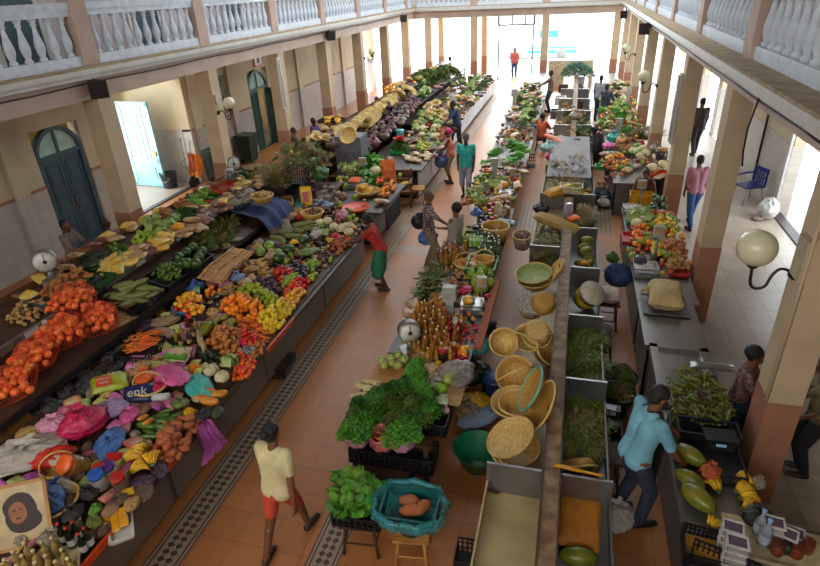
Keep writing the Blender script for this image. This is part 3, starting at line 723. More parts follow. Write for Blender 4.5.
def dscale(loc, rz, label, r=.14, pan=True):
    e = empty('dial_scale', loc, rz, label, 'scale')
    ob('body', MB().box(-.13, .13, -.12, .12, 0, .06).lathe([(.05, .06), (.03, .2)], 10).lathe([(.001, -.07), (r, -.07), (r, .07), (.001, .07)], 28, (0, 0, .2+r), (PI/2, 0, 0)), e, mats=mat('scale_drum', '8f8b84', .35, metal=.5))
    dial = ob('dial', MB().lathe([(.001, 0), (r*.9, 0), (r*.9, .004), (.001, .004)], 28, (0, -.071, .2+r), (PI/2, 0, 0)), e, mats=mat('dial_white', 'c9c6bd', .4))
    ob('pointer', MB().box(-.006, .006, -.08, -.076, .2+r, .2+r*1.75).lathe([(.03, 0), (.03, .006)], 12, (0, -.076, .2+r), (PI/2, 0, 0)), dial, mats=IRON)
    mb = MB()
    for k in range(12):
        a = k*PI/6; mb.cb((math.sin(a)*r*.8, -.077, .2+r+math.cos(a)*r*.8), (.008, .003, .008))
    ob('graduation', mb, dial, mats=IRON)
    if pan: ob('pan', MB().lathe([(.001, 0), (.12, .0), (.17, .03), (.175, .03), (.12, -.006), (.001, -.006)], 24, (0, 0, .2+2*r+.03), cap=False).lathe([(.02, 0), (.02, .03)], 8, (0, 0, .2+2*r-.005)), e, mats=SPAN)
    return e
def stool(loc, rz, w, h, label, m=None, round_=False, splay=.04):
    m = m or WOODP; e = empty('stool', (loc[0], loc[1], loc[2] if len(loc) > 2 else 0), rz, label, 'stool')
    if round_: ob('seat', MB().lathe([(w/2*.96, h-.04), (w/2, h-.03), (w/2, h-.005), (w/2*.97, h)], 24), e, mats=m)
    else: ob('seat', MB().box(-w/2, w/2, -w/2, w/2, h-.035, h), e, mats=m)
    k = w/2*.7
    for sx in (-1, 1):
        for sy in (-1, 1):
            ob('leg', MB().tube([(sx*k, sy*k, h-.03), (sx*(k+splay), sy*(k+splay), 0)], .018, 6), e, mats=m)
    for s in (-1, 1):
        ob('stretcher', MB().tube([(-k-.02, s*(k+.02), h*.35), (k+.02, s*(k+.02), h*.35)], .012, 5), e, mats=m)
        ob('stretcher', MB().tube([(s*(k+.02), -k-.02, h*.42), (s*(k+.02), k+.02, h*.42)], .012, 5), e, mats=m)
    return e
HATM = mat('straw_hat', 'c0a468', .75, .12, 25, bump=.5, bscale=50, col2='a3854a', obj=.08)
HAT = Proto('straw_hat', 'hat', MB().lathe([(.19, .02), (.15, .005), (.1, .01), (.092, .03), (.085, .09), (.06, .115), (.001, .12)], 26, cap=False, fn=lambda r, z, a: r*(1+.05*math.cos(2*a))).mesh('straw_hat', HATM),
            [('hat_band', MB().lathe([(.096, .022), (.093, .045)], 26, cap=False, fn=lambda r, z, a: r*(1+.05*math.cos(2*a))).mesh('hat_band', mat('hat_band', '8a6a3a', .7)))])
# ------------------------------------------------------------ piling
def inpoly(x, y, poly):
    c = False; n = len(poly)
    for i in range(n):
        x0, y0 = poly[i]; x1, y1 = poly[i-1]
        if (y0 > y) != (y1 > y) and x < (x1-x0)*(y-y0)/(y1-y0)+x0: c = not c
    return c
def hfun(z, slope=None):
    return (lambda p: z) if slope is None else slope
def on_centre(x, y):
    return x < -1.06 and x > (-2.17 if y < 9.7 else -1.73 if y < 12.3 else -2.22 if y < 18.7 else -2.32)
def pile(proto, poly, z, n, d, label, group, h=.1, sc=(.9, 1.1), yaw=None, tilt=.3, seed=None, fill=False, ground=None, dedge=.16):
    """heap n copies in a pixel polygon standing on level z (or ground(p) -> z); heap height h in the middle"""
    d *= 1.17; sc = (sc[0]*1.24, sc[1]*1.24)
    rr = random.Random(seed if seed is not None else hash((round(poly[0][0]), round(poly[0][1]), n)) & 0xffff)
    zf = (lambda q: z) if ground is None else ground
    W_ = []
    for (a, b) in poly:
        p = at(a, b, z)
        for _ in range(2): p = at(a, b, zf(p))
        W_.append((p.x, p.y))
    xs = [a for a, b in W_]; ys = [b for a, b in W_]; pts = []
    def edge(x, y):
        e = 9
        for i in range(len(W_)):
            ax, ay = W_[i-1]; bx, by = W_[i]; L2 = (bx-ax)**2+(by-ay)**2+1e-9; t = max(0, min(1, ((x-ax)*(bx-ax)+(y-ay)*(by-ay))/L2))
            e = min(e, math.hypot(x-ax-t*(bx-ax), y-ay-t*(by-ay)))
        return e
    out = []; tries = 0
    if fill: h = 0.001
    while len(out) < n and tries < n*60:
        tries += 1
        x = rr.uniform(min(xs), max(xs)); y = rr.uniform(min(ys), max(ys))
        if not inpoly(x, y, W_): continue
        if .82 < z < .87 and -3.1 < x < -.7 and y > 6.4 and not on_centre(x, y): continue
        if fill and not is_free(x, y, d*.42): continue
        e = edge(x, y); lim = h*min(1, e/dedge)
        cands = [q for q in pts if (q[0]-x)**2+(q[1]-y)**2 < (d*.8)**2]
        base = zf(Vector((x, y, 0)))
        zz = base
        if cands:
            zz = max(q[2]+math.sqrt(max(0, (d*.86)**2-(q[0]-x)**2-(q[1]-y)**2)) for q in cands)
            if zz-base > lim: continue
        pts.append((x, y, zz))
        if not fill: occupy(x, y, d*.5)
        s = rr.uniform(*sc); ya = rr.uniform(0, 2*PI) if yaw is None else yaw+rr.gauss(0, .2)
        proto_ = rr.choice(proto) if isinstance(proto, (list, tuple)) else proto
        out.append(proto_.put((x, y, zz), (rr.uniform(-tilt, tilt), rr.uniform(-tilt, tilt), ya), s, label, group))
    return out
# ------------------------------------------------------------ left counter and stepped shelves
PANEL = mat('counter_panel', '6f6254', .35, .08, 2); TOPM = mat('counter_top', '443a33', .4, .1, 4)
FX0 = -3.9
def counter(x0, x1, y0, y1, z, label, front=1, panel=None, npan=None, joint=2.05, wedge=None):
    """market counter: body set back above a plinth, top slab, front panels"""
    e = empty('market_counter', ((x0+x1)/2, (y0+y1)/2, 0), 0, label, 'counter'); cx, cy = (x0+x1)/2, (y0+y1)/2
    w, l = x1-x0, y1-y0
    ob('top', MB().box(-w/2, w/2, -l/2, l/2, z-.05, z), e, mats=TOPM)
    ob('body', MB().box(-w/2+.25, w/2-.25, -l/2+.05, l/2-.05, .1, z-.05), e, mats=STEELD)
    ob('plinth', MB().box(-w/2+.35, w/2-.35, -l/2+.1, l/2-.1, 0, .1), e, mats=IRON)
    n = max(1, round(l/joint))
    for i in range(n):
        a = -l/2+l*i/n; b = -l/2+l*(i+1)/n; X = front*(w/2-(.1 if panel else .24))
        ob('front_panel', MB().box(X-.02, X+.02, a+.03, b-.03, .12, z-.06), e, mats=panel or PANEL)
    if wedge:
        X0, X1, h0, h1 = wedge
        ob('sloping_display_board', MB().add([(X0-cx, -l/2+.02, z), (X1-cx, -l/2+.02, z), (X0-cx, l/2-.02, z), (X1-cx, l/2-.02, z), (X0-cx, -l/2+.02, z+h0), (X1-cx, -l/2+.02, z+h1), (X0-cx, l/2-.02, z+h0), (X1-cx, l/2-.02, z+h1)],
           [(0, 2, 3, 1), (4, 5, 7, 6), (0, 1, 5, 4), (2, 6, 7, 3), (0, 4, 6, 2), (1, 3, 7, 5)]), e, mats=WOODD)
    return e
def glc(p): return .88+max(0, min(2.05, -3.95-p.x))*.07
counter(-5.83, FX0+.02, 1.6, 10.75, .86, 'long market counter with brownish front panels, left of the near aisle', wedge=(-5.83, -3.95, .16, .02))
def shelves(y0, y1, label, x2=-5.86, x3=-6.7, x4=-7.8):
    e = empty('stepped_shelf', (0, y0, 0), 0, label, 'shelf'); l = y1-y0
    ob('middle_shelf', MB().add([(x, y, z) for (x, z) in ((x2, 1.14), (x2, 1.17), (x3, 1.34), (x3, 1.31)) for y in (0, l)], [(0, 2, 4, 6), (1, 7, 5, 3), (0, 1, 3, 2), (2, 3, 5, 4), (4, 5, 7, 6), (6, 7, 1, 0)]), e, mats=WOODD)
    ob('lower_shelf', MB().box(x3, x2-.03, 0, l, .86, .89), e, mats=WOODD)
    ob('top_shelf', MB().box(x4, x3, 0, l, 1.46, 1.5), e, mats=WOODD)
    ob('front_rail', MB().box(x2-.02, x2+.02, 0, l, 1.12, 1.2), e, mats=IRON)
    pr = ob('price_rail', MB().box(x3-.02, x3+.02, 0, l, 1.42, 1.53), e, mats=mat('grey_rail', '77726c', .4, metal=.4))
    for i in range(int(l/1.1)):
        ob('price_card', MB().box(x3+.021, x3+.027, .4+i*1.1, .62+i*1.1, 1.44, 1.52), pr, mats=WHITEPL)
    ob('back_board', MB().box(x4-.02, x4, 0, l, 0, 1.56), e, mats=WOOD)
    for i in range(int(l/2)+1):
        for x in (x2-.05, x3, x4+.05): ob('upright', MB().box(x-.025, x+.025, i*2+.02, i*2+.07, 0, 1.14 if x > x3 else 1.46), e, mats=IRON)
    ob('riser', MB().box(x3-.03, x3, 0, l, .3, 1.42), e, mats=WOODD)
    return e
shelves(2.2, 12.4, 'stepped display shelf with grey price rail behind the near left counter')
shelves(15.2, 33.5, 'long stepped shelf of straw hats running to the far end', x4=-7.15)
def gm(p): return 1.175+max(0, min(.84, -5.86-p.x))*.2
GT = 1.505
ob_ = ob('wooden_plank', MB().box(-6.1, -6.0, 2.3, 6.6, .88, .98), mats=WOODP); tag(ob_, 'long bare wooden plank along the back of the near left counter', 'plank')
# -- near end bottles in a cream tray, portrait and jars
GLB = mat('cloudy_bottle_glass', 'b59a5c', .25, .15, 20, col2='8f7440', trans=.2); GLG = mat('green_bottle_glass', '1c2a14', .12, .1, 9, trans=.35); GLC = mat('clear_plastic', 'b8b4a8', .15, .1, 9, alpha=.55)
CAPW = mat('cap_cream', 'c9b98c', .5); CAPR = mat('cap_red', 'b02418', .4); CAPB = mat('cap_blue', '2a5fb4', .35); CAPO = mat('cap_orange', 'e0621a', .35)
BOTW = bottle_proto('bottle', .25, .036, GLB, CAPW); BOTG = bottle_proto('bottle', .26, .037, GLG, CAPR, WHITEPL)
crate(tuple(at(50, 560, .9)), .72, .5, .85, .06, mat('cream_plastic', 'b9aa86', .4), 'cream plastic tray full of bottles at the near end of the left counter', True, name='tray', cat='tray')
for i, (x, y) in enumerate([(22, 562), (31, 566), (33, 553), (42, 561), (54, 566), (60, 548), (70, 560), (50, 552), (14, 570), (64, 572), (44, 573), (26, 576), (76, 569), (56, 578)]):
    p = at(x, y+8, .915); BOTW.put(p, R.uniform(0, 6), 1, 'cloudy cream bottle standing in the tray at the near end of the left counter', 'cream bottles in the near tray')
for i, (x, y) in enumerate([(66, 537), (74, 541), (80, 535), (86, 547), (92, 541)]):
    BOTG.put(at(x, y+6, .91), 1, 1, 'dark green bottle with paper label beside the orange strip', 'green bottles at the counter edge')
e = empty('framed_portrait', at(26, 548, .92), .5, 'framed sepia portrait of a dark haired person leaning on the near goods', 'picture'); e.rotation_euler = (-.55, 0, .55)
ob('frame', MB().box(-.24, .24, -.015, .01, 0, .03).box(-.24, .24, -.015, .01, .57, .6).box(-.24, -.21, -.015, .01, 0, .6).box(.21, .24, -.015, .01, 0, .6), e, mats=WOODP)
ob('picture_sheet', MB().box(-.215, .215, -.006, .006, .025, .575), e, mats=mat('sepia_print', 'b09a70', .5, .1, 6))
def disc(mb, c, rx, rz, y, n=20): return mb.add([(c[0]+math.cos(2*PI*k/n)*rx*(1+.06*math.sin(5*k)), y, c[1]+math.sin(2*PI*k/n)*rz) for k in range(n)], [tuple(range(n))])
ob('printed_hair', disc(disc(MB(), (0, .36), .14, .15, -.008), (.02, .26), .15, .12, -.0085), e, mats=mat('print_dark', '2a1710', .6))
ob('printed_face', disc(MB(), (-.02, .33), .075, .1, -.010), e, mats=mat('print_face', '8a5530', .6))
ob('printed_features', disc(disc(disc(MB(), (-.045, .355), .014, .007, -.0115), (.01, .355), .014, .007, -.0115), (-.02, .28), .024, .008, -.0115), e, mats=MATS['print_dark'])
o = ob('orange_strip', MB().box(-.01, .01, -.27, .27, -.02, .075), None, (-3.86, at(98, 545, .88).y, .86), (0, .1, 0), mats=mat('orange_plastic', 'cf4512', .4)); tag(o, 'orange red edging strip on the counter front beside the green bottles', 'strip')
o = ob('orange_strip', MB().box(-.01, .01, -.2, .2, -.02, .06), None, (-3.86, at(180, 464, .88).y, .86), (0, .1, 0), mats=MATS['orange_plastic']); tag(o, 'orange edging strip below the heap of sweet potatoes', 'strip')
o = ob('orange_strip', MB().box(-.01, .01, -.42, .42, -.1, .03), None, (-3.85, at(283, 334, .88).y, .9), (0, .3, 0), mats=MATS['orange_plastic']); tag(o, 'orange red cloth strip hanging below the lemons', 'strip')
B_BLUE = film('blue_film', '4a72b0', .92); B_PINK = film('pink_film', 'c8558e'); B_MAG = film('magenta_film', 'b81f4c'); B_LAV = film('lavender_film', '9a86a8', .93); B_TEAL = film('teal_film', '3fa59c'); B_WHITE = film('white_film', 'b9b0a4', .95); B_DARK = film('black_film', '2c2828', 1, .2); B_CLEAR = film('clear_film', '8d7f6c', .9, .2); B_BROWN = film('brown_goods_film', '5f4434', 1, .35); B_PURP = film('purple_goods_film', '3d2436', 1, .3); B_RED = film('red_net_film', 'c4220f'); B_OR = film('orange_film', 'd8590c'); B_YEL = film('yellow_film', 'd8a80e'); B_LPINK = film('pale_pink_film', 'cf8aa6'); B_TAN = film('tan_goods_film', 'ab8650', 1, .5); B_GRN = film('green_film', '5e8a2c'); B_NAVY = film('navy_film', '22306a')
z9 = .95
for a in [
 (10, 505, .95, .13, B_CLEAR, 'grey and pink knotted bag above the portrait', True, .7),
 (49, 505, .96, .17, B_BLUE, 'large pale blue bag between the cream cup and the jars', False, .9, (1.3)),
 (24, 462, .98, .30, B_WHITE, 'big whitish sack lying at the left picture edge', True, .5, 1.35),
 (55, 462, 1.0, .15, B_RED, 'bright red net bag beside the toilet roll', False, .8, 1.3),
 (35, 438, .98, .14, B_TAN, 'beige cloth bag behind the big whitish sack', False, .7, 1.3),
 (56, 430, 1.0, .15, B_LPINK, 'pale pink bag left of the magenta sack', True, .8, 1.2),
 (87, 432, .98, .235, B_MAG, 'big magenta sack, the brightest on the near counter', True, .95, 1.0),
 (113, 414, 1.0, .155, B_LAV, 'lavender grey see-through bag behind the magenta sack', False, .85, 1.15),
 (131, 418, .97, .125, B_PINK, 'pink bag between the lavender bag and the cucumbers', True, .7, 1.1),
 (111, 447, .95, .17, B_BLUE, 'plump light blue bag right of the magenta sack', True, .55, 1.35),
 (74, 517, .93, .11, B_DARK, 'dark knotted bag behind the green bottles', True, .8),
 (90, 496, .95, .10, B_DARK, 'dark bag below the blue lidded jars', True, .8),
 (54, 541, .93, .11, B_CLEAR, 'clear pinkish bag right of the portrait', True, .8),
 (97, 512, .93, .065, B_GRN, 'small lime green bag beside the bag of nuts', True, .9),
 (96, 525, .92, .075, film('olive_film', '6e7a2c'), 'olive yellow bag above the brown bowl', True, .9),
 (118, 505, .93, .085, B_BROWN, 'brown bag of seeds behind the yellow packets', True, .8, 1.2),
 (112, 513, .93, .08, film('nut_film', '96704c'), 'speckled bag of nuts on the yellow packets', False, .8, 1.1),
 (133, 507, .92, .085, B_TAN, 'tan paper bag at the counter edge near the yellow packets', False, .8),
 (143, 483, .93, .095, B_PURP, 'dark purple packet of beans below the bananas', False, .6, 1.3),
 (160, 472, .92, .095, B_PURP, 'dark purple packet beside the lowest bananas', False, .6, 1.3),
 (145, 494, .92, .1, B_BROWN, 'brown packet of seeds at the counter edge', False, .5, 1.3),
 (146, 382, 1.02, .13, B_OR, 'bright orange bag behind the navy packet', True, .9),
 (161, 389, 1.0, .1, B_MAG, 'small crimson bag under the pink bag', True, .7),
 (172, 379, 1.02, .19, B_PINK, 'large pink bag lying across the goods above the teal bag', False, .5, 1.4),
 (200, 390, .97, .18, B_TEAL, 'crumpled teal bag above the yellow squashes', False, .4, 1.5),
 (181, 406, .96, .1, film('green_pepper_film', '5d6a34', .95, .2), 'clear bag of green peppers behind the sweet potatoes', True, .75),
 (205, 416, .94, .09, B_DARK, 'dark packet beside the hanging pink bag', True, .6, 1.2),
 (218, 415, .92, .085, film('dark_kale_film', '3a4020'), 'dark green knobbly bag at the counter edge', False, .8),
 (190, 416, .94, .075, B_YEL, 'small yellow bag above the sweet potatoes', True, .9),
 (144, 412, .97, .09, film('onion_net', '7d5638'), 'brown netted bag behind the yellow squash', False, .7, 1.2),
 (248, 353, .93, .09, film('silver_film', '8c8892', 1, .2, metal=.3), 'silver grey bag on the small onions', True, .7),
 (165, 324, 1.0, .14, film('ginger_film', '8d7656'), 'clear sack of pale roots behind the ginger', False, .6, 1.5),
 (164, 335, .99, .13, film('garlic_film', 'ab8a72'), 'pinkish packet of garlic left of the printed rice packet', False, .5, 1.4),
 (149, 327, 1.0, .12, B_PURP, 'dark packet behind the pale roots', True, .6, 1.4),
 (187, 340, .98, .085, film('mauve_film', '7d5a58'), 'mauve packet beside the sauce bottles', False, 1.1),
 (273, 258, 1.0, .13, film('peanut_film', 'b89c7a'), 'bag of pale peanuts beside the green cabbages', True, .8),
 (317, 238, .97, .13, B_WHITE, 'white cloudy bag left of the small bananas', True, 1.0),
 (309, 254, .95, .14, film('veg_film', '6f7f45', .95, .2), 'see-through bag of green vegetables near the counter edge', False, .6, 1.4),
 (336, 238, .95, .1, B_RED, 'red packet between small bananas and cauliflower', True, .6, 1.4),
 (323, 207, 1.0, .16, film('silver_blue_film', '7f8ea8', 1, .2), 'silver blue packets beside the round cane basket', True, .6, 1.4),
 (342, 217, .96, .16, film('pinkred_film', 'a04a5c'), 'packet of pink red shallots near the end of the left counter', False, .6, 1.4),
 (300, 219, 1.0, .09, B_RED, 'small red bag beside the cane basket', True, .9),
 (292, 206, 1.0, .13, B_MAG, 'pinkish red bag hanging behind the squashes', False, 1.1),
 (238, 281, .99, .12, film('bluewhite_film', '7c8cae', .9, .15), 'clear blue tinted bag behind the dried chips', True, .9),
 (347, 228, .96, .12, film('cream_film', 'c2ac84'), 'cream bag of roots near the end of the left counter', False, .7, 1.2),
]:
    bag(a[0], a[1], a[2], a[3], a[4], a[5], a[6], a[7], asp=a[8] if len(a) > 8 else 1)
# hanging pink bag over the front edge
mb = MB(); n = 10; vs = []
for j in range(9):
    for i in range(n):
        s = j/8; w = (.10+.13*s); y = (i/(n-1)*2-1)*w
        vs.append((.02+.10*math.sin(s*1.4)+.035*math.sin(3*i+j*.5), y, -.42*s+.02*math.sin(2*i)*(s)))
mb.add(vs, [(j*n+i, j*n+i+1, j*n+n+i+1, j*n+n+i) for j in range(8) for i in range(n-1)], True)
vs2 = [(x+.03+.02*math.sin(y*9), y, z) for x, y, z in vs]; mb.add(vs2, [(j*n+i, j*n+n+i, j*n+n+i+1, j*n+i+1) for j in range(8) for i in range(n-1)], True)
o = ob('hanging_bag', mb, None, (-3.9, at(212, 428, .9).y, .93), mats=film('orchid_film', 'c567b8')); tag(o, 'orchid pink empty bag hanging from the front edge of the left counter', 'bag')
# printed packets
GSK = mat('olive_print_sack', '98a01c', .35, .1, 6)
e = packet((at(111, 388, 1.0).x, at(111, 388, 1.0).y, 1.0), (0.1, .1, .75), .42, .30, .16, GSK, 'lime green printed sack with an orange label lying on the near counter', 'printed_sack', 'sack', seed=3)
def textmesh(s, size, m, name='lettering', ext=.002):
    c = bpy.data.curves.new(name, 'FONT'); c.body = s; c.size = size; c.extrude = ext; c.align_x = 'CENTER'; c.align_y = 'CENTER'
    o = bpy.data.objects.new(name, c); COL.objects.link(o); dg = bpy.context.evaluated_depsgraph_get(); me = bpy.data.meshes.new_from_object(o.evaluated_get(dg)); bpy.data.objects.remove(o); bpy.data.curves.remove(c)
    me.name = name; me.materials.clear(); me.materials.append(m); return me
ob('label_panel', MB().box(-.15, .03, -.13, .06, .155, .163), e, mats=mat('label_orange', 'd8481a', .4))
ob('lettering', textmesh('Lars', .09, WHITEPL), e, (.07, .08, .166))
ob('lettering', textmesh('power', .06, WHITEPL), e, (-.06, .01, .166)); ob('lettering', textmesh('steel', .06, WHITEPL), e, (-.06, -.07, .166))
e = packet(tuple(at(140, 396, .98)), (.5, .0, .5), .36, .26, .12, mat('navy_print', '1d2450', .35, .1, 6), 'navy blue printed packet with white letters behind the cucumbers', 'printed_packet', 'packet', seed=4)
ob('lettering', textmesh('enk', .16, WHITEPL), e, (0, 0, .12))
o = ob('plastic_roll', MB().tube([(-.1, 0, .05), (.1, 0, .05)], .045, 16).tube([(.1, 0, .05), (.104, 0, .05)], .02, 10), None, tuple(at(162, 400, 1.0)), (0, 0, .3), mats=WHITEPL); tag(o, 'white roll of plastic bags in front of the navy packet', 'roll')
e = packet(tuple(at(180, 357, .98)), (.35, 0, .1), .34, .24, .13, mat('rice_packet', 'b59a82', .35, .1, 6), 'clear rice packet with green print leaning among the bottles', 'rice_packet', 'packet', seed=6)
ob('printed_band', MB().box(-.16, .16, -.11, -.02, .06, .128).box(-.1, .1, .04, .1, .06, .125), e, mats=mat('print_green', '4c8a2a', .4))
packet(tuple(at(193, 371, .97)), (.4, 0, .2), .17, .17, .05, mat('orange_wrapper', 'd0721c', .3), 'flat orange wrapped packet above the pale squashes', seed=7)
packet(tuple(at(115, 459, .97)), (.5, .2, .6), .17, .13, .06, mat('red_wrapper', 'b8241c', .3), 'red wrapped packet lying above the bananas', seed=8)
packet(tuple(at(129, 493, .94)), (.3, 0, .8), .11, .09, .04, mat('yellow_wrapper', 'c8a018', .3), 'small yellow packet beside the red lidded jar', seed=9)
for i, (x, y) in enumerate([(108, 522), (116, 523), (124, 518)]): packet(tuple(at(x, y, .91+.01*i)), (.1, 0, .75), .08, .24, .05, mat('maize_packet', 'c98a10', .4), 'long yellow packet of maize at the counter edge', seed=10+i, group='maize packets at the counter edge')
crate(tuple(at(122, 528, .87)), .72, .2, .36, .05, WHITEPL, 'white tray under the yellow maize packets', True, name='tray', cat='tray')
basin(tuple(at(102, 534, .9)), .085, .06, mat('brown_bowl', '6a4a2a', .4), 'small brown bowl behind the orange strip')
basin(tuple(at(24, 492, 1.0)), .075, .13, MATS['cream_plastic'], 'cream plastic cup lying beside the pale blue bag', rot=(.9, .3, 0), name='cup', cat='cup', flare=.8)
e = empty('toilet_roll', at(58, 466, 1.02), 0, 'white toilet roll standing in front of the red net bag', 'paper roll')
ob('paper', MB().lathe([(.022, 0), (.06, 0), (.06, .11), (.022, .11), (.022, 0)], 20, cap=False), e, mats=mat('tissue', 'bdb4a2', .8)); ob('printed_mark', MB().lathe([(.0605, .03), (.0605, .06)], 20, cap=False), e, mats=CAPO)
JB = jar_proto('jar', .17, .062, GLC, CAPB); JR = jar_proto('jar', .17, .062, mat('jar_goods', '6a5040', .25), CAPR); JO = jar_proto('jar', .3, .13, mat('bread_jar', '9a6e38', .2, .2, 9, col2='6e4a24'), CAPO); JP = jar_proto('jar', .16, .06, GLC, mat('cap_purple', '4a2a7a', .4))
JB.put(at(73, 490, .95), (.9, 0, -1.3), 1.25, 'clear jar with blue lid lying beside the pale blue bag'); JB.put(at(102, 486, .94), (.2, .1, 0), 1.3, 'clear jar with blue lid standing below the purple lid')
JR.put(at(107, 473, .95), (.5, .2, 0), 1.25, 'jar with red lid tilted under the red packet'); JR.put(at(124, 487, .94), (.25, .1, 0), 1.25, 'jar with red lid in front of the lowest bananas')
JP.put(at(114, 475, .95), (.3, .1, 0), 1.25, 'jar with purple lid left of the bananas'); JO.put(at(84, 466, .97), (.6, -.5, .4), .85, 'big brown jar with an orange lid lying below the magenta sack')
basket(tuple(at(55, 508, .93)), 0, .24, .1, 'shallow cane basket under the pale blue bag'); basket(tuple(at(152, 392, .97)), .4, .2, .1, 'cane basket with a tall arched handle around the orange bag', handle=True)
basket(tuple(at(4, 556, .9)), 0, .2, .1, 'cane basket at the lower left corner beside the bottles'); basket(tuple(at(60, 470, .96)), .9, .17, .06, 'handled cane basket under the toilet roll', handle=True)
# -- produce heaps on the near counter
H = lambda *a, **k: pile(*a, ground=glc, **k)
H(POTATO, [(152, 451), (166, 430), (190, 413), (201, 422), (179, 463), (163, 466)], .95, 60, .085, 'brown sweet potato in the heap above the orange strip', 'sweet potatoes on the left counter', h=.12)
pile(CUKE, [(145, 424), (169, 411), (178, 417), (167, 438), (150, 442)], .95, 16, .07, 'bright green cucumber in the near heap beside the sweet potatoes', 'cucumbers on the left counter', ground=glc, yaw=.3, tilt=.1, h=.1)
for i, (x, y) in enumerate([(145, 419), (150, 423)]): YSQ.put(at(x, y, 1.0), .9+i*.2, .62, 'small yellow squash lying left of the cucumbers', 'small yellow squashes')
for i, (x, y, r) in enumerate([(136, 455, .3), (137, 472, 1.0), (153, 463, 2.2), (131, 461, .9)]): BANANA.put(at(x, y, .97), r, 1.25, ['yellow banana bunch topmost of the near bunches', 'yellow banana bunch lowest of the near bunches', 'yellow banana bunch nearest the sweet potatoes', 'yellow banana bunch nearest the red packet'][i])
for i, (x, y, r) in enumerate([(204, 402, .2), (213, 405, .1), (222, 397, .5), (210, 395, .3)]): YSQ.put(at(x, y, .95), r+.1, 1.05, 'ochre yellow squash below the teal bag', 'squashes below the teal bag')
for i, (x, y) in enumerate([(231, 366), (211, 375), (223, 381)]): (CABB, CAUL, CAUL)[i].put(at(x, y, .95), i, (.95, .9, 1.0)[i], ('pale green cabbage left of the small orange tomatoes', 'cream cauliflower under the orange wrapper', 'white cauliflower above the ochre squashes')[i])
H(DCUKE, [(196, 352), (212, 350), (224, 362), (212, 367), (199, 362)], .97, 10, .07, 'dark green courgette left of the cabbage', 'dark courgettes', yaw=-.3, tilt=.1)
H(OTOMATO, [(233, 358), (246, 354), (257, 362), (248, 380), (234, 381)], .93, 75, .05, 'small orange tomato heaped at the counter edge', 'small orange tomatoes', h=.1)
H(ONION, [(206, 348), (216, 330), (239, 332), (241, 353), (222, 357)], .95, 60, .07, 'golden brown onion in the heap left of the red peppers', 'onions on the left counter', h=.15)
H(ONION, [(248, 360), (252, 346), (266, 342), (262, 355), (254, 361)], .92, 24, .055, 'small reddish onion at the counter edge', 'small onions at the counter edge', sc=(.7, .8), h=.1)
H(PEPPER, [(238, 334), (252, 332), (258, 344), (243, 351)], .93, 16, .07, 'glossy red pepper beside the onions', 'red peppers on the left counter', h=.12)
H(CARROT, [(238, 322), (259, 321), (269, 333), (265, 344), (252, 340), (237, 333)], .93, 75, .035, 'orange carrot in the heap between oranges and peppers', 'carrots on the left counter', h=.12, sc=(.7, 1), yaw=.2)
H(ORANGE, [(221, 308), (236, 297), (252, 301), (268, 310), (260, 321), (238, 323), (223, 316)], .96, 55, .08, 'large orange in the bright heap on the left counter', 'oranges on the left counter', h=.2)
H(LIME, [(236, 294), (252, 287), (267, 291), (281, 303), (278, 310), (265, 308), (248, 300)], .95, 75, .065, 'yellow green lime in the heap behind the lemons', 'limes on the left counter', h=.17)
H(LEMON, [(258, 320), (268, 312), (281, 304), (294, 308), (284, 325), (272, 334), (263, 328)], .92, 80, .065, 'yellow lemon in the heap above the hanging orange strip', 'lemons on the left counter', h=.16)
H(YMANGO, [(281, 302), (299, 290), (306, 294), (294, 307)], .92, 26, .07, 'yellow orange mango at the counter edge beside the lemons', 'yellow mangoes on the left counter', h=.12)
H(TOMATO, [(283, 294), (294, 281), (303, 279), (309, 283), (303, 292), (291, 301)], .92, 45, .062, 'ripe orange red tomato behind the yellow mangoes', 'tomatoes on the left counter', h=.13)
H(PURPLE, [(250, 285), (262, 280), (272, 282), (282, 294), (272, 297), (256, 292)], .95, 45, .06, 'dark purple onion in the heap behind the limes', 'purple onions on the left counter', h=.15)
H(TANGER, [(204, 294), (212, 288), (220, 292), (214, 299), (206, 299)], 1.0, 9, .07, 'orange in the small separate heap behind the mixed basin', 'small heap of oranges', h=.14)
H(PEPPER, [(271, 279), (278, 269), (294, 271), (292, 278), (283, 285)], .96, 24, .07, 'red pepper in the far heap below the watermelons', 'red peppers in the far heap', h=.15)
H(DCUKE, [(280, 268), (296, 264), (300, 268), (290, 273)], .95, 7, .06, 'dark green cucumber behind the far red peppers', 'cucumbers in the far heap', h=.1)
H(AUBER, [(295, 277), (303, 268), (310, 272), (303, 280)], .93, 14, .07, 'dark shiny aubergine near the counter edge', 'aubergines near the edge', h=.12)
H(GREENM, [(303, 270), (314, 262), (319, 266), (310, 276)], .92, 12, .08, 'green mango at the counter edge', 'green mangoes at the edge', h=.08)
H(GINGER, [(218, 298), (220, 287), (236, 286), (244, 292), (234, 301)], .98, 30, .06, 'knobbly ginger root behind the limes', 'ginger on the left counter', h=.13)
H(AUBER, [(206, 309), (214, 295), (222, 300), (216, 312)], .98, 10, .07, 'dark purple aubergine left of the large oranges', 'aubergines by the oranges', h=.12)
for i, (x, y, r) in enumerate([(217, 322, 1), (224, 320, 2.2), (232, 324, .3), (229, 329, 1.5)]): PUMP.put(at(x, y, .98), r, .75, 'small golden pumpkin between the papaya and the carrots', 'golden pumpkins')
PAPAYA.put(at(208, 332, .98), (0, -.3, 1.3), 1.05, 'green and yellow papaya behind the onions')
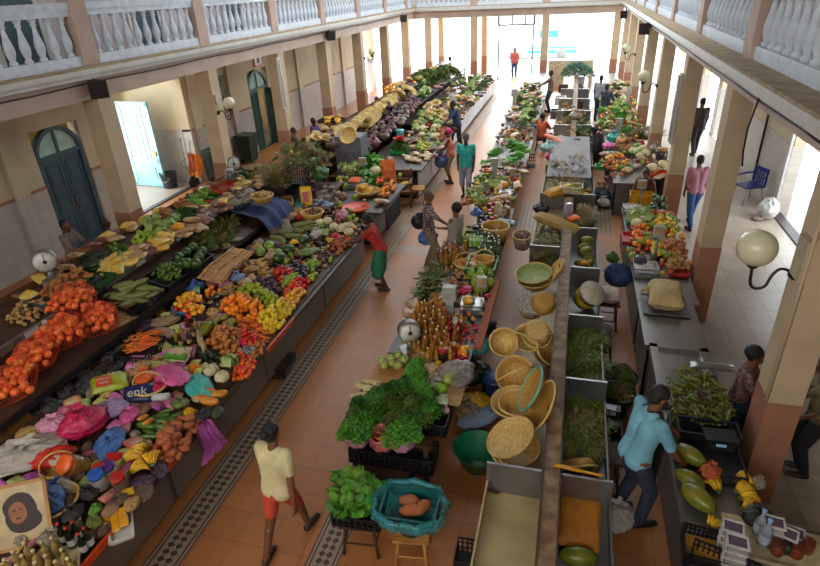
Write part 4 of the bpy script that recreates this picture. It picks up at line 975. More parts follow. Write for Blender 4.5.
BANANAS.put(at(245, 298, 1.0), .4, 1, 'small yellow bananas behind the large oranges'); BANANA.put(at(293, 246, 1.0), 1.0, 1.25, 'yellow banana bunch lying on the watermelons'); BANANAS.put(at(330, 243, .96), 2.0, 1.1, 'small yellow banana bunch right of the white bag'); BANANAS.put(at(353, 230, .93), .5, 1.1, 'yellow bananas near the far end of the left counter')
basket(tuple(at(189, 314, .96)), 0, .22, .15, 'blue tub of mixed yellow and red tomatoes on the left counter', m=mat('blue_tub', '244a66', .4), rim=mat('blue_tub_rim', '2f6a8a', .4), name='tub', cat='tub')
pile([TOMATO, YMANGO], [(174, 311), (180, 299), (192, 295), (204, 300), (203, 313), (190, 320)], 1.07, 46, .07, 'red or yellow fruit piled in the blue tub', 'fruit in the blue tub', h=.12)
for i, (x, y, s) in enumerate([(270, 251, 1.05), (261, 256, .95), (279, 258, .95)]): GMELON.put(at(x, y, .98), i, s*1.3, 'round pale green melon in the trio beside the peanuts', 'trio of round melons').data = GMELON.me
MELG = mat('pale_melon_skin', '8aa04a', .4, .1, 9, col2='6f8c38'); _pm = GMELON.me.copy(); _pm.materials.clear(); _pm.materials.append(MELG)
for o in COL.objects:
    if o.get('group') == 'trio of round melons': o.data = _pm
for i, (x, y, r) in enumerate([(289, 254, .5), (304, 244, 1.6), (280, 262, 1.2)]): MELON.put(at(x, y, .98), r, .95, 'dark green oval watermelon near the banana bunch', 'dark watermelons')
for i, (x, y, r) in enumerate([(271, 246, .2), (277, 240, -.1), (292, 238, .1), (297, 233, 0), (300, 227, .3), (308, 225, .2), (309, 231, .1), (285, 234, .2), (316, 229, .0)]): ZUKE.put(at(x, y, 1.0+.02*(i % 3)), r, 1.1, 'long mottled green squash in the rows behind the watermelons', 'long squashes on the left counter')
for i, (x, y) in enumerate([(320, 226), (328, 224), (334, 230), (341, 232), (349, 235)]): CAUL.put(at(x, y, .97), i, 1.05, 'white cauliflower near the far end of the left counter', 'cauliflowers on the left counter')
for i, (x, y) in enumerate([(327, 236), (320, 232)]): CABB.put(at(x, y, .97), i, .9, 'round green cabbage between white bag and cauliflowers', 'green cabbages at the far end')
basket(tuple(at(313, 219, 1.0)), 0, .24, .16, 'round cane basket of dark nuts on the left counter', m=WEAVE)
pile(PURPLE, [(305, 212), (312, 208), (320, 211), (314, 216)], 1.12, 22, .04, 'dark nut in the round cane basket', 'nuts in the cane basket', h=.06, sc=(.5, .6))
CHIP = P('dried_slice', 'dried slice', pillow_mb(3, .13, .05, .014), mat('dried_slice', 'c0924c', .6, .15, 8, obj=.12))
H(CHIP, [(242, 272), (252, 259), (266, 258), (276, 272), (262, 283)], 1.0, 60, .05, 'tan dried slice in the heap behind the purple onions', 'dried slices on the left counter', h=.16)
H([PURPLE, WPOTATO], [(309, 268), (318, 250), (328, 248), (330, 256), (318, 270)], .93, 34, .06, 'small dark root at the counter edge past the melons', 'dark roots at the edge', h=.1)
H([CARROT, POTATO], [(331, 244), (346, 237), (356, 238), (346, 249), (333, 252)], .92, 26, .055, 'orange brown root at the far counter edge', 'orange roots at the far edge', h=.1)
H([GREENM, LIME], [(284, 285), (291, 277), (298, 279), (292, 287)], .94, 18, .055, 'green pepper beside the tomatoes', 'green peppers by the tomatoes', h=.09)
BRB = bottle_proto('bottle', .24, .032, mat('dark_sauce', '3a2416', .2), CAPR, mat('paper_label', 'b89a6a', .6)); WHB = bottle_proto('bottle', .24, .034, mat('pale_sauce', 'b49c6e', .3), WHITEPL); GRB = bottle_proto('bottle', .2, .035, mat('oil_yellow', '8a7a28', .15), mat('cap_green', '2f7a5a', .4))
for i, (x, y, q) in enumerate([(183, 337, GRB), (177, 341, GRB), (190, 345, BRB), (195, 338, BRB), (201, 345, WHB), (205, 352, WHB), (182, 347, BRB), (197, 330, GRB), (189, 333, BRB), (212, 306, BRB)]):
    q.put(at(x, y, .99), 1, 1, {0: 'squat bottle of yellow oil with green cap behind the rice packet', 1: 'dark sauce bottle with red cap near the papaya', 2: 'pale sauce bottle beside the dark courgettes'}[0 if q is GRB else 1 if q is BRB else 2], {0: 'oil bottles', 1: 'sauce bottles', 2: 'pale bottles'}[0 if q is GRB else 1 if q is BRB else 2])
packet(tuple(at(248, 288, .97)), (0, 0, .3), .12, .12, .1, WHITEPL, 'white box behind the limes', 'small_box', 'box', seed=2)
basin(tuple(at(356, 209, .96)), .3, .05, mat('orange_bowl', 'd0420c', .35), 'wide flat orange bowl at the far end of the left counter', flare=.85)
# leaning black crate in the aisle
crate(tuple(at(288, 374, .0)+Vector((0, .1, .02))), (0, -1.45, .1), .3, .5, .28, BLACKP, 'black slatted crate standing on end against the left counter front')
# -- middle shelf: net sacks, crates
NETR = mat('orange_net', 'dc4310', .5); 
def netsack(px, py, w, l, h, rz, tilt, label, n, seed):
    w *= 1.3; l *= 1.3; h *= 1.2; n = int(n*1.2)
    p = at(px, py, 1.22); p.z = gm(p)+.01
    e = empty('net_sack', p, 0, label, 'sack'); e.rotation_euler = (0, tilt, rz)
    rr = random.Random(seed); mb = MB()
    # woven net as crossing strands over a pillow shape
    def S(u, v, top=True):
        k = max(0, (1-u**4)*(1-v**4))**.5
        return Vector((u*w/2*(1-.1*v*v), v*l/2, h*.5+(h*.52*k if top else -h*.48*k)))
    for i in range(-6, 7):
        for s in (1, -1):
            pts = [S(max(-1, min(1, i/6+0)), t/8, s > 0) for t in range(-8, 9)]; mb.tube(pts, .0026, 3, cap=False)
            pts = [S(t/8, i/6, s > 0) for t in range(-8, 9)]; mb.tube(pts, .0026, 3, cap=False)
    mb.lathe([(.02, 0), (.03, .04), (.05, .07), (.09, .1)], 10, (0, l/2+.0, h*.5), (-1.2, 0, 0), cap=False)
    ob('net', mb, e, mats=NETR)
    e2 = []
    E = Matrix.Translation(p) @ Euler((0, tilt, rz)).to_matrix().to_4x4()
    pts = []; tries = 0
    while len(pts) < n and tries < 4000:
        tries += 1
        u, v = rr.uniform(-.88, .88), rr.uniform(-.9, .9); q = S(u, v)
        if any((q-o_).length < .07 for o_ in pts): continue
        pts.append(q)
    for q in pts:
        q2 = E @ Vector((q.x*.96, q.y*.96, q.z-.072)); ORANGEN.put(q2, (rr.uniform(0, 3), rr.uniform(0, 3), 0), rr.uniform(1.0, 1.2), 'small reddish orange inside one of the big net sacks', 'oranges in the net sacks')
ORANGEN = Proto('net_orange', 'net_orange', MB().ell((0, 0, .04), .042, 10, 7).mesh('orange', frmat('netted_orange', 'e0702a', 'd4561a', .45)))  # the oranges of the net sacks
for a in [(20, 392, .44, .55, .24, .72, -.25, 'orange net sack of fruit, the lowest at the left edge', 52, 1), (43, 366, .42, .55, .24, .62, -.2, 'orange net sack of fruit, second from the left edge', 52, 2), (70, 345, .44, .52, .26, .75, -.2, 'orange net sack with a white tie, in the middle of the five', 52, 3), (79, 318, .44, .5, .28, .5, .1, 'orange net sack lying across the others with an orange knot', 52, 4), (106, 329, .36, .48, .26, .7, -.2, 'darkest orange net sack, rightmost beside the brown roots', 44, 5)]: netsack(*a)
o = ob('paper_tag', MB().box(-.03, .03, -.1, .1, 0, .004), None, tuple(at(45, 322, 1.62)), (.3, .3, .9), mats=WHITEPL); tag(o, 'white tie strip on the middle orange net sack', 'tag'); o.location = at(45, 325, 1.5)
pile(YAM, [(101, 316), (107, 300), (122, 306), (127, 322), (117, 328)], 1.22, 14, .07, 'brown root lying between net sack and squash crate', 'brown roots on the middle shelf', ground=gm, yaw=.8, h=.14)
def gcrate(px, py, w, l, h, rz, label, solid=False, m=BLACKP, gf=gm, zz=1.25, **k):
    p = at(px, py, zz); p.z = gf(p)+.005 if callable(gf) else gf
    return crate(tuple(p), (0, math.atan(.2) if gf is gm else 0, rz), w, l, h, m, label, solid, **k)
gcrate(134, 302, .55, .75, .14, -.05, 'black crate of striped squashes on the middle shelf')
pile(ZUKE, [(110, 296), (126, 283), (156, 287), (152, 300), (128, 306)], 1.36, 24, .08, 'striped green squash in the black crate of the middle shelf', 'striped squashes', h=.14, sc=(.8, .95), yaw=.5)
gcrate(166, 280, .5, .6, .12, 0, 'black tray of small green limes on the middle shelf', True); gcrate(191, 264, .5, .55, .14, 0, 'black tray of round green melons on the middle shelf', True)
pile(DLIME, [(152, 277), (162, 265), (184, 264), (181, 276), (172, 283)], 1.32, 66, .055, 'small dark green lime in the black tray', 'limes in the black tray', h=.08, sc=(.75, .9))
for i, (x, y) in enumerate([(180, 262), (187, 257), (194, 252), (200, 262), (189, 268), (197, 268), (203, 256), (183, 268)]): GMELON.put(at(x, y, 1.32), i, 1.2, 'round dark green melon in the black tray', 'melons in the black tray')
pile([OLB, DKB], [(196, 246), (205, 232), (222, 225), (236, 224), (234, 236), (214, 250)], 1.3, 14, .14, 'limp olive green herbs strewn on the middle shelf', 'herbs on the middle shelf', ground=gm, h=.1, tilt=.5)
for i, (x, y) in enumerate([(213, 250), (218, 240), (230, 233), (226, 247), (236, 241)]): bag(x, y, gm(at(x, y, 1.3))+.02, .09, B_CLEAR, 'cloudy clear bag of roots on the middle shelf', False, .6, asp=1.4, group='clear bags on the middle shelf')
for i, (x, y) in enumerate([(219, 272), (229, 264), (239, 256), (214, 279)]):
    p = at(x, y, 1.15); mb = MB()
    for k in range(4): mb.box(-.22, .22, -.15+k*.085, -.08+k*.085, .0, .02)
    for k in (-.17, 0, .17): mb.box(k-.02, k+.02, -.17, .17, .02, .04)
    o = ob('slatted_board', mb, None, (p.x, p.y, gm(p)+.01), (0, .2, .1), mats=WOODP); tag(o, 'pale wooden slatted board on the middle shelf below the herbs', 'board', 'slatted boards on the middle shelf')
# below the middle shelf
crate(tuple(at(143, 356, .98)), .1, .45, .55, .17, BLACKP, 'black slatted crate of orange carrots behind the near counter', slots=10)
pile(CARROT, [(124, 352), (133, 336), (160, 332), (157, 345), (141, 353)], 1.08, 64, .035, 'bright orange carrot in the black crate', 'carrots in the black crate', h=.1, sc=(.8, 1.1), yaw=.6)
for i, (x, y) in enumerate([(78, 378), (92, 383), (105, 361), (115, 351), (118, 370), (65, 397), (50, 412), (84, 392), (125, 341)]):
    p = at(x, y, .95); bag(x, y, .93, .14, B_DARK, 'black bag in the shadow under the orange net sacks', i % 2 == 0, .8, group='black bags under the net sacks', asp=1.2)
for i, (x, y, l) in enumerate([(196, 290, 'pale blue bag in the shadow of the middle shelf'), (182, 283, 'dull grey bag in the shadow of the middle shelf')]): bag(x, y, 1.0, .14, [B_BLUE, B_CLEAR][i], l, True, .8)
# -- top shelf
crate(tuple(at(66, 294, GT)), .02, .5, .95, .09, mat('slate_plastic', '39454a', .4), 'slate grey tray of brown tubers at the near end of the top shelf', True, name='tray', cat='tray')
pile(TUBER, [(40, 295), (60, 283), (78, 270), (92, 276), (70, 292), (56, 298)], GT+.06, 50, .065, 'brown knobbly tuber in the slate grey tray', 'tubers in the slate tray', h=.12)
dscale(tuple(at(53, 282, GT)), .75, 'silver dial scale behind the tray of brown tubers', .17, False)
pile(WPOTATO, [(5, 322), (20, 304), (42, 300), (58, 304), (44, 318), (24, 326)], GT, 70, .055, 'small golden potato heaped on the top shelf near the left edge', 'golden potatoes', h=.13, sc=(.6, .8))
crate(tuple(at(12, 340, GT-.2)), .3, .45, .6, .06, mat('red_plastic', 'a82418', .4), 'red tray of small roots at the left edge under the golden potatoes', True, name='tray', cat='tray')
pile(GINGER, [(-4, 336), (14, 320), (34, 325), (26, 338), (8, 350)], GT-.16, 50, .045, 'small yellowish root in the red tray', 'roots in the red tray', h=.09)
pile(DCUKE, [(78, 268), (88, 258), (104, 253), (114, 259), (104, 270), (90, 275)], GT, 36, .06, 'dark green cucumber heaped on the top shelf', 'cucumbers on the top shelf', h=.14, yaw=.4)
pile(CUKE, [(108, 252), (116, 244), (128, 248), (132, 256), (120, 262)], GT, 14, .07, 'light green cucumber beside the dark heap on the top shelf', 'light cucumbers on the top shelf', h=.12, yaw=-.6, sc=(1.1, 1.3))
crate(tuple(at(99, 284, GT)), 0, .3, .45, .1, mat('green_plastic', '2f5a2a', .4), 'green basket crate between tubers and chip packets')
YPK = mat('yellow_chip_packet', 'cfa02a', .25, .2, 12, col2='c9b06a', bump=.3); BPK = mat('beige_packet', 'b59468', .35, .2, 12, col2='8e6a44', bump=.3); RPK = mat('brown_bean_packet', '7a5040', .35, .2, 12, col2='5a382c', bump=.3)
YP = P('chip_packet', 'packet', pillow_mb(5, .15, .22, .07), YPK); BP = P('chip_packet', 'packet', pillow_mb(6, .15, .22, .07), BPK); RP = P('bean_packet', 'packet', pillow_mb(7, .15, .2, .07), RPK)
pile(YP, [(100, 275), (108, 263), (138, 252), (139, 262), (118, 274)], GT, 14, .1, 'yellow chip packet near the price rail', 'yellow chip packets, near group', h=.08)
pile(BP, [(118, 264), (132, 252), (148, 246), (150, 254), (138, 262)], GT, 8, .1, 'beige chip packet between the yellow ones', 'beige chip packets', h=.07)
pile(RP, [(137, 254), (146, 246), (158, 246), (158, 254), (146, 258)], GT, 7, .1, 'brown packet of beans beside the yellow chips', 'bean packets', h=.07)
pile(YP, [(152, 248), (160, 234), (173, 233), (176, 243), (160, 252)], GT, 12, .1, 'yellow chip packet in front of the cabbages', 'yellow chip packets, middle group', h=.1)
pile(LIME, [(131, 245), (138, 234), (152, 234), (156, 242), (142, 252)], GT, 36, .06, 'bright green lime heaped beside the first pillar', 'limes on the top shelf', h=.12, sc=(.9, 1.1))
for i, (x, y) in enumerate([(153, 232), (161, 229), (170, 228), (176, 223), (163, 237), (157, 223), (149, 226)]): CABB.put(at(x, y, GT), i, 1.05, 'pale green cabbage on the top shelf beside the first pillar', 'cabbages on the top shelf')
pile(BP, [(176, 238), (186, 222), (200, 219), (206, 226), (190, 240)], GT, 13, .1, 'clear packet of pinkish beans along the price rail', 'packets along the price rail', h=.1)
pile(RP, [(196, 218), (204, 208), (224, 202), (230, 209), (208, 224)], GT, 14, .1, 'reddish bean packet at the price rail', 'reddish bean packets', h=.12)
packet(tuple(at(179, 228, GT+.08)), (0, .2, .5), .2, .22, .09, mat('saffron_packet', 'd8900c', .3), 'saffron orange packet on the beans', seed=12)
pile(PARSB, [(170, 220), (182, 213), (193, 214), (192, 222), (180, 223)], GT, 6, .14, 'dark green parsley bunch behind the packets', 'parsley on the top shelf', h=.05)
pile(TUBER, [(158, 220), (162, 212), (172, 212), (172, 219)], GT, 16, .07, 'reddish brown tuber behind the cabbages', 'tubers behind the cabbages', h=.13)
pile(TUBER, [(174, 208), (180, 201), (192, 203), (190, 210)], GT, 16, .07, 'reddish brown tuber left of the lettuce', 'tubers beside the lettuce', h=.13)
pile(LETT, [(189, 203), (196, 196), (214, 194), (220, 199), (206, 206)], GT, 10, .16, 'bright lettuce head on the top shelf', 'lettuces on the top shelf', h=.12, sc=(.8, .95))
crate(tuple(at(204, 208, GT)), 0, .45, .6, .06, MATS['red_plastic'], 'red tray under the lettuces', True, name='tray', cat='tray')
crate(tuple(at(224, 190, GT)), 0, .4, .6, .12, mat('orange_crate_plastic', 'c23c10', .4), 'orange red crate beside the jar on the top shelf')
YP.put(at(224, 203, GT+.1), .3, 1.3, 'large yellow chip packet over the black crate')
crate(tuple(at(238, 216, gm(at(238, 216, 1.4)))), 0, .45, .5, .24, BLACKP, 'black crate full of brown bags at the price rail')
for i, (x, y, m_, l) in enumerate([(228, 203, B_TAN, 'tan bag'), (237, 199, B_BROWN, 'brown bag'), (246, 196, B_CLEAR, 'greyish bag'), (244, 187, B_YEL, 'yellowish bag'), (233, 206, B_CLEAR, 'cloudy bag'), (247, 203, B_CLEAR, 'clear bag')]): bag(x, y, GT+.02, .15, [m_, film('yellowish_film', 'b8985a')][0 if i != 3 else 1] if i != 3 else film('yellowish_film', 'b8985a'), l+' of dry goods above the black crate, '+['leftmost', 'second', 'rightmost at the back', 'behind the others', 'lowest', 'nearest the basket'][i], True, .8, asp=1.2)
basket(tuple(at(263, 202, GT)), 0, .23, .15, 'cane basket of brown goods above the blue cloth'); pile(WPOTATO, [(254, 196), (263, 192), (272, 195), (264, 199)], GT+.13, 20, .05, 'small brown root in the basket above the blue cloth', 'roots in the cane basket', h=.06, sc=(.7, .8))
jar_proto('glass_jar', .34, .1, mat('grey_glass', '6d6e72', .15, .2, 9, col2='4a4348'), GREYP).put(at(232, 184, GT), 0, 1, 'big grey glass jar beside the second pillar')
dscale(tuple(at(236, 178, GT+.02)), .7, 'white dial scale behind the big glass jar', .15, False)
pile(GRN, [(240, 178), (248, 170), (256, 172), (252, 180)], GT, 4, .2, 'dark greens behind the brown bags', 'dark greens on the top shelf', h=.08)
pile(HAYBD, [(248, 172), (256, 166), (266, 172), (260, 180)], GT, 5, .12, 'dry brown maize bundle on the top shelf', 'dry bundles', h=.15)
pile(LETT2, [(264, 176), (272, 168), (282, 168), (280, 174)], GT, 4, .18, 'fresh green lettuce behind the dry stalks', 'lettuces behind the dry stalks', h=.08)
pile([HAYB, OLB], [(262, 186), (270, 174), (290, 170), (290, 186), (274, 190)], GT, 16, .13, 'pale dry stalks heaped above the blue cloth', 'dry stalks on the top shelf', h=.2)
# blue cloth hanging over the shelf
mb = MB(); n, mm = 22, 16; vs = []
for j in range(mm+1):
    s = j/mm
    for i in range(n+1):
        t = i/n; x = -6.85+1.3*s; z = 1.58-.3*s if s < .8 else 1.34-2.0*(s-.8)
        vs.append((x+.03*math.sin(t*22), 9.55+1.25*t+.06*s*math.sin(5*t), z+.03*math.sin(t*17+s*2)*s))
for s_ in (0, 1):
    mb.add([(x, y, z-.006*s_) for x, y, z in vs], [((j*(n+1)+i), (j*(n+1)+i+1), ((j+1)*(n+1)+i+1), ((j+1)*(n+1)+i)) if s_ == 0 else ((j*(n+1)+i), ((j+1)*(n+1)+i), ((j+1)*(n+1)+i+1), (j*(n+1)+i+1)) for j in range(mm) for i in range(n)], True)
o = ob('blue_cloth', mb, mats=mat('navy_cloth', '26365c', .8, .15, 5, bump=.2)); tag(o, 'dark blue cloth draped over the end of the stepped shelf', 'cloth')
# far part of the near shelf
basin(tuple(at(293, 193, 1.3)), .2, .16, BLACKP, 'black tub on the shelf left of the yellow shopping bag')
e = packet(tuple(at(306, 196, 1.3)), (1.3, 0, .4), .26, .42, .08, B_YEL, 'yellow and red printed shopping bag hanging on the shelf', 'shopping_bag', 'bag', seed=11); ob('printed_patch', MB().box(-.07, .07, -.13, .1, .07, .085), e, mats=CAPR)
crate(tuple(at(285, 203, 1.2)), .5, .35, .5, .08, mat('cardboard', '9c7a50', .8), 'cardboard tray of red packets beside the blue cloth', True, name='tray', cat='tray'); crate(tuple(at(296, 206, 1.1)), .4, .35, .45, .1, mat('teal_plastic', '2c7a74', .4), 'teal crate beside the cardboard tray')
crate(tuple(at(297, 181, GT-.05)), .1, .45, .5, .32, BLACKP, 'black crate holding the big heap of herbs')
pile([OLBD, OLB, DKB, HAYBD, DKBD], [(272, 172), (284, 150), (300, 143), (322, 146), (330, 158), (318, 170), (290, 176)], GT+.08, 56, .11, 'dusty green herb bunch in the big heap by the third pillar', 'big heap of herbs', h=.4, tilt=.5, sc=(.62, .82))
bag(318, 180, GT-.3, .3, film('green_veg_film', '4d7a4a', .9, .15), 'clear sack of green leaves beside the wooden stool', True, 1.1)
crate(tuple(at(289, 158, GT)), 0, .28, .4, .08, MATS['orange_plastic'], 'orange tray of bananas beside the third pillar', True, name='tray', cat='tray'); BANANA.put(at(289, 155, GT+.08), .4, 1.3, 'yellow bananas in the orange tray by the third pillar')
o = ob('table', MB().box(-.5, .5, -.35, .35, 1.0, 1.04), None, (at(320, 186, 1.04).x, at(320, 186, 1.04).y, 0), mats=WOODD); tag(o, 'dark wooden table end beside the wooden stool', 'table')
e = o
for sx in (-.45, .45):
    for sy in (-.3, .3): ob('leg', MB().box(sx-.03, sx+.03, sy-.03, sy+.03, 0, 1.0), e, mats=WOODD)
stool(at(334, 190, 0), .3, .42, .5, 'wooden stool between the herb heap and the grey cabinet', WOODP)

# dry goods filling the gaps between the heaps
SNK = P('snack_packet', 'packet', pillow_mb(9, .14, .19, .07), mat('printed_packets', 'a85a3a', .3, .2, 14, col2='b89a7a', bump=.3, obj=.3, hue=.22))
FILLB = [Proto('goods_bag', 'bag', BAGS[i].mesh('goods_bag', q)) for i, q in ((3, B_CLEAR), (4, B_BROWN), (5, B_CLEAR), (3, B_TAN), (4, B_PURP))]
for s_, poly_ in ((31, [(2, 566), (0, 470), (60, 410), (130, 372), (196, 388), (196, 420), (150, 490), (100, 540)]), (32, [(130, 372), (150, 330), (200, 290), (240, 262), (262, 270), (224, 330), (212, 380), (196, 388)])):
    pile([SNK], poly_, .9, 46, .11, 'small printed packet lying %s' % ('among the near bags and jars' if s_ == 31 else 'behind the fruit heaps'), 'printed packets '+('near' if s_ == 31 else 'behind the fruit'), ground=glc, sc=(.75, 1.0), tilt=.5, seed=s_, fill=True)
pile(FILLB[1:4], [(2, 566), (0, 470), (60, 410), (130, 372), (196, 388), (196, 420), (150, 490), (100, 540)], .9, 110, .13, 'small packet or bag of goods among the jars of the near counter', 'bags of dry goods, near counter', ground=glc, h=.05, sc=(.06, .085), tilt=.4, seed=5, fill=True)
pile(FILLB[1:4], [(130, 372), (150, 330), (200, 290), (240, 262), (262, 270), (224, 330), (212, 380), (196, 388)], .9, 90, .17, 'small bag of dry goods behind the fruit heaps', 'bags of dry goods, behind the fruit', ground=glc, h=.04, sc=(.08, .11), tilt=.2, seed=6, fill=True)
pile([WPOTATO, FTUBER, PURPLE, GREENM, AUBER, FONION, GINGER], [(226, 380), (212, 350), (214, 300), (262, 262), (300, 226), (340, 206), (366, 226), (318, 276), (262, 345)], .9, 260, .085, 'small root or fruit filling the gaps between the bright heaps', 'roots between the heaps', ground=glc, h=.06, seed=7, fill=True)
pile(FILLB+[BP, RP], [(244, 262), (290, 216), (330, 196), (352, 204), (300, 232), (262, 262)], .95, 50, .17, 'small bag along the back of the left counter', 'bags along the back', ground=glc, h=.06, sc=(.08, .12), seed=8, fill=True)
pile([BP, RP, FTUBER, YP], [(2, 318), (60, 262), (150, 214), (250, 168), (280, 176), (228, 204), (118, 262), (60, 304)], GT, 44, .15, 'packet or root filling the top shelf', 'goods filling the top shelf', h=.05, seed=9, fill=True)
# ------------------------------------------------------------ central island
counter(-2.2, -1.05, 6.3, 9.7, .83, 'narrow counter of bottles in the centre, nearest part', front=-1, joint=2)
counter(-1.75, -1.05, 9.75, 12.3, .83, 'narrow centre counter of baskets beside the standing pair', joint=2)
counter(-2.25, -1.1, 12.9, 18.6, .83, 'narrow centre counter behind the man in the teal shirt', joint=2)
counter(-2.35, -1.15, 19.0, 33.5, .83, 'narrow centre counter running to the far entrance', joint=2)
GI = .84
I = lambda pr_, poly, n, d, l, g, z=GI, **k: pile(pr_, poly, z, n, d, l, g, **k)
# table edge board and crates in front
o = ob('table', MB().box(-.62, .42, -.55, .5, .62, .66), None, (-1.66, 5.35, 0), mats=WOODD); tag(o, 'low dark table under the big heap of parsley', 'table')
for sx in (-.55, .35):
    for sy in (-.5, .42): ob('leg', MB().box(sx-.03, sx+.03, sy-.03, sy+.03, 0, .62), o, mats=WOODD)
crate(tuple(at(394, 452, .55)), 0, 1.0, .34, .2, BLACKP, 'wide black crate of parsley and pink bags in front of the low table', slots=16).location.z = .45
o = ob('wooden_box', MB().box(-.3, .3, -.2, .2, 0, .45), None, (at(380, 480, .45).x, at(380, 480, .45).y+.15, 0), mats=WOODD); tag(o, 'dark wooden box under the wide black crate', 'box')
crate((-1.5, 5.35, .67), 0, .8, .75, .16, BLACKP, 'black crate overflowing with dark parsley on the low table', slots=12)
pile([PARSB, PARSC, PARSB, DKB], [(352, 420), (354, 406), (378, 402), (402, 388), (408, 370), (422, 368), (430, 392), (442, 414), (434, 424), (400, 424)], .8, 62, .115, 'dark green parsley bunch in the big heap before the bottles', 'big heap of parsley', h=.24, tilt=.5, sc=(.65, .9))
for i, (x, y, m_, l) in enumerate([(358, 436, B_LPINK, 'rose pink bag open around parsley, leftmost of the three'), (383, 440, film('coral_film', 'c06a6a'), 'coral pink bag of carrots between the two bags of parsley'), (403, 440, B_LPINK, 'rose pink bag open around parsley, rightmost of the three')]):
    p = at(x, y+7, .6)
    mb = MB().lathe([(.02, 0), (.11, .0), (.15, .08), (.15, .17), (.175, .21), (.16, .225), (.14, .2), (.13, .17), (.13, .1)], 30, cap=False, fn=lambda r, z, a: r*(1+.07*math.sin(7*a+i)+.05*math.sin(13*a+z*20)))
    o = ob('open_bag', mb, None, tuple(p), mats=m_); tag(o, l, 'bag')
    if i != 1: pile([PARSC], [(x-8, y), (x-4, y-8), (x+6, y-8), (x+8, y)], .78, 5, .09, 'bright parsley bunch standing in a rose pink bag', 'parsley in the pink bags', h=.06)
    else: pile([CARROT], [(x-6, y+2), (x-4, y-6), (x+6, y-6), (x+6, y+2)], .76, 10, .04, 'carrot sticking out of the coral bag', 'carrots in the coral bag', h=.08, tilt=1.0)
bag(446, 412, .8, .05, B_LPINK, 'tiny pink bag on the parsley crate')
# small crates and stools in front
def ontop(px, py, h): p = at(px, py, h); return p
p = at(362, 512, .45); stool((p.x, p.y), .1, .42, .45, 'wooden stool under the crate of lettuce', WOODD)
crate((p.x, p.y, .455), .05, .52, .44, .14, BLACKP, 'black crate of bright lettuce on a stool')
pile([LETT, LETT2], [(338, 510), (336, 490), (345, 478), (370, 478), (380, 492), (378, 512)], .56, 15, .16, 'bright green lettuce in the crate on the stool', 'lettuces in the stool crate', h=.16)
p = at(412, 527, .42); stool((p.x, p.y), .15, .36, .42, 'pale wooden stool under the dark green tub', WOODP)
basin((p.x, p.y, .425), .19, .2, mat('dark_green_plastic', '1e3a30', .4), 'dark green tub standing on the pale stool')
crate((p.x, p.y-.02, .63), .05, .55, .42, .16, mat('deep_teal_plastic', '1c5a58', .35), 'teal crate on top of the dark green tub', True)
mb = MB(); n = 44
mb.lathe([(.2, .012), (.3, .02), (.33, .14), (.36, .19), (.39, .12), (.38, .05)], n, cap=False, fn=lambda r, z, a: r*(1+.05*math.sin(9*a)+.04*math.sin(17*a+z*30))*(.82+.18*min(1.35, 1/max(abs(math.cos(a)), abs(math.sin(a))))), sy=.78)
o = ob('plastic_liner', mb, None, (p.x, p.y-.02, .64), (0, 0, .05), mats=film('teal_clear_film', '2f7f86', .72, .15)); tag(o, 'crumpled teal plastic liner spilling over the teal crate', 'plastic sheet')
for i, (dx, dy, r) in enumerate([(.02, -.06, .3), (.12, .0, 1.0), (-.02, .05, .1)]): POTATO.put((p.x+dx, p.y+dy, .68), r, 1.7, 'orange brown sweet potato in the teal lined crate', 'sweet potatoes in the teal crate')
# low stand with custard apples, white roots
o = ob('wooden_board', MB().box(-.3, .3, -.24, .24, 0, .025), None, (at(396, 372, .92).x, at(396, 372, .92).y, .9), mats=WOODP); tag(o, 'square wooden board holding pale green fruit left of the parsley', 'board')
o = ob('wooden_box', MB().box(-.24, .24, -.18, .18, 0, .9), None, (at(396, 372, .92).x, at(396, 372, .92).y+.02, 0), mats=WOODD); tag(o, 'dark wooden box carrying the board of pale green fruit', 'box')
pile(CHAYOTE, [(378, 370), (384, 362), (402, 356), (408, 364), (396, 372)], .93, 8, .1, 'pale green fruit on the square wooden board', 'pale green fruit on the board', h=.1)
pile(PARSN, [(363, 398), (363, 384), (384, 382), (388, 392), (372, 398)], .88, 8, .07, 'cream white root lying left of the parsley', 'white roots', h=.1, yaw=.1)
o = ob('wooden_box', MB().box(-.22, .22, -.2, .2, 0, .86), None, (at(376, 396, .86).x, at(376, 396, .86).y+.08, 0), mats=WOODD); tag(o, 'dark box under the cream white roots', 'box')
# the bottle part of the island
dscale(tuple(at(410, 352, .84)), .5, 'steel dial scale at the left edge of the bottle counter', .15, False)
escale(tuple(at(472, 308, .84)), .05, 'steel electronic scale carrying a yellow box beside the green mangoes', s=1.0, col=.3)
e = packet(tuple(at(468, 303, .94)), (0, 0, .05), .17, .12, .12, B_YEL, 'yellow printed box on the scale pan', 'printed_box', 'box', seed=4)
o = ob('scale_display', MB().box(-.06, .06, -.05, .05, 0, .28).box(-.1, .1, -.06, .06, .28, .5), None, tuple(at(450, 315, .84)), mats=MATS['scale_head']); tag(o, 'tall steel scale head standing between avocado and yellow box', 'scale head')
AMB = bottle_proto('bottle', .26, .033, mat('amber_bottle', 'b07c34', .25, .15, 14, col2='8a5a22', obj=.25), CAPW)
AMR = bottle_proto('bottle', .24, .03, MATS['amber_bottle'], CAPR, mat('amber_label', 'b8873a', .5)); REDB = bottle_proto('bottle', .2, .032, mat('chili_red', '8a1c10', .2), CAPR)
SPJ = jar_proto('spice_jar', .14, .04, mat('spice_goods', '8a5a24', .3), CAPW); SPR = jar_proto('spice_jar', .14, .045, mat('dark_spice', '2e1a14', .25), CAPR)
I([AMB, AMR], [(412, 352), (414, 322), (420, 310), (440, 308), (448, 330), (446, 362), (425, 366)], 60, .085, 'amber bottle with cream cap in the crowd on the centre counter', 'amber bottles on the centre counter', tilt=.03, h=0, sc=(.8, .95))
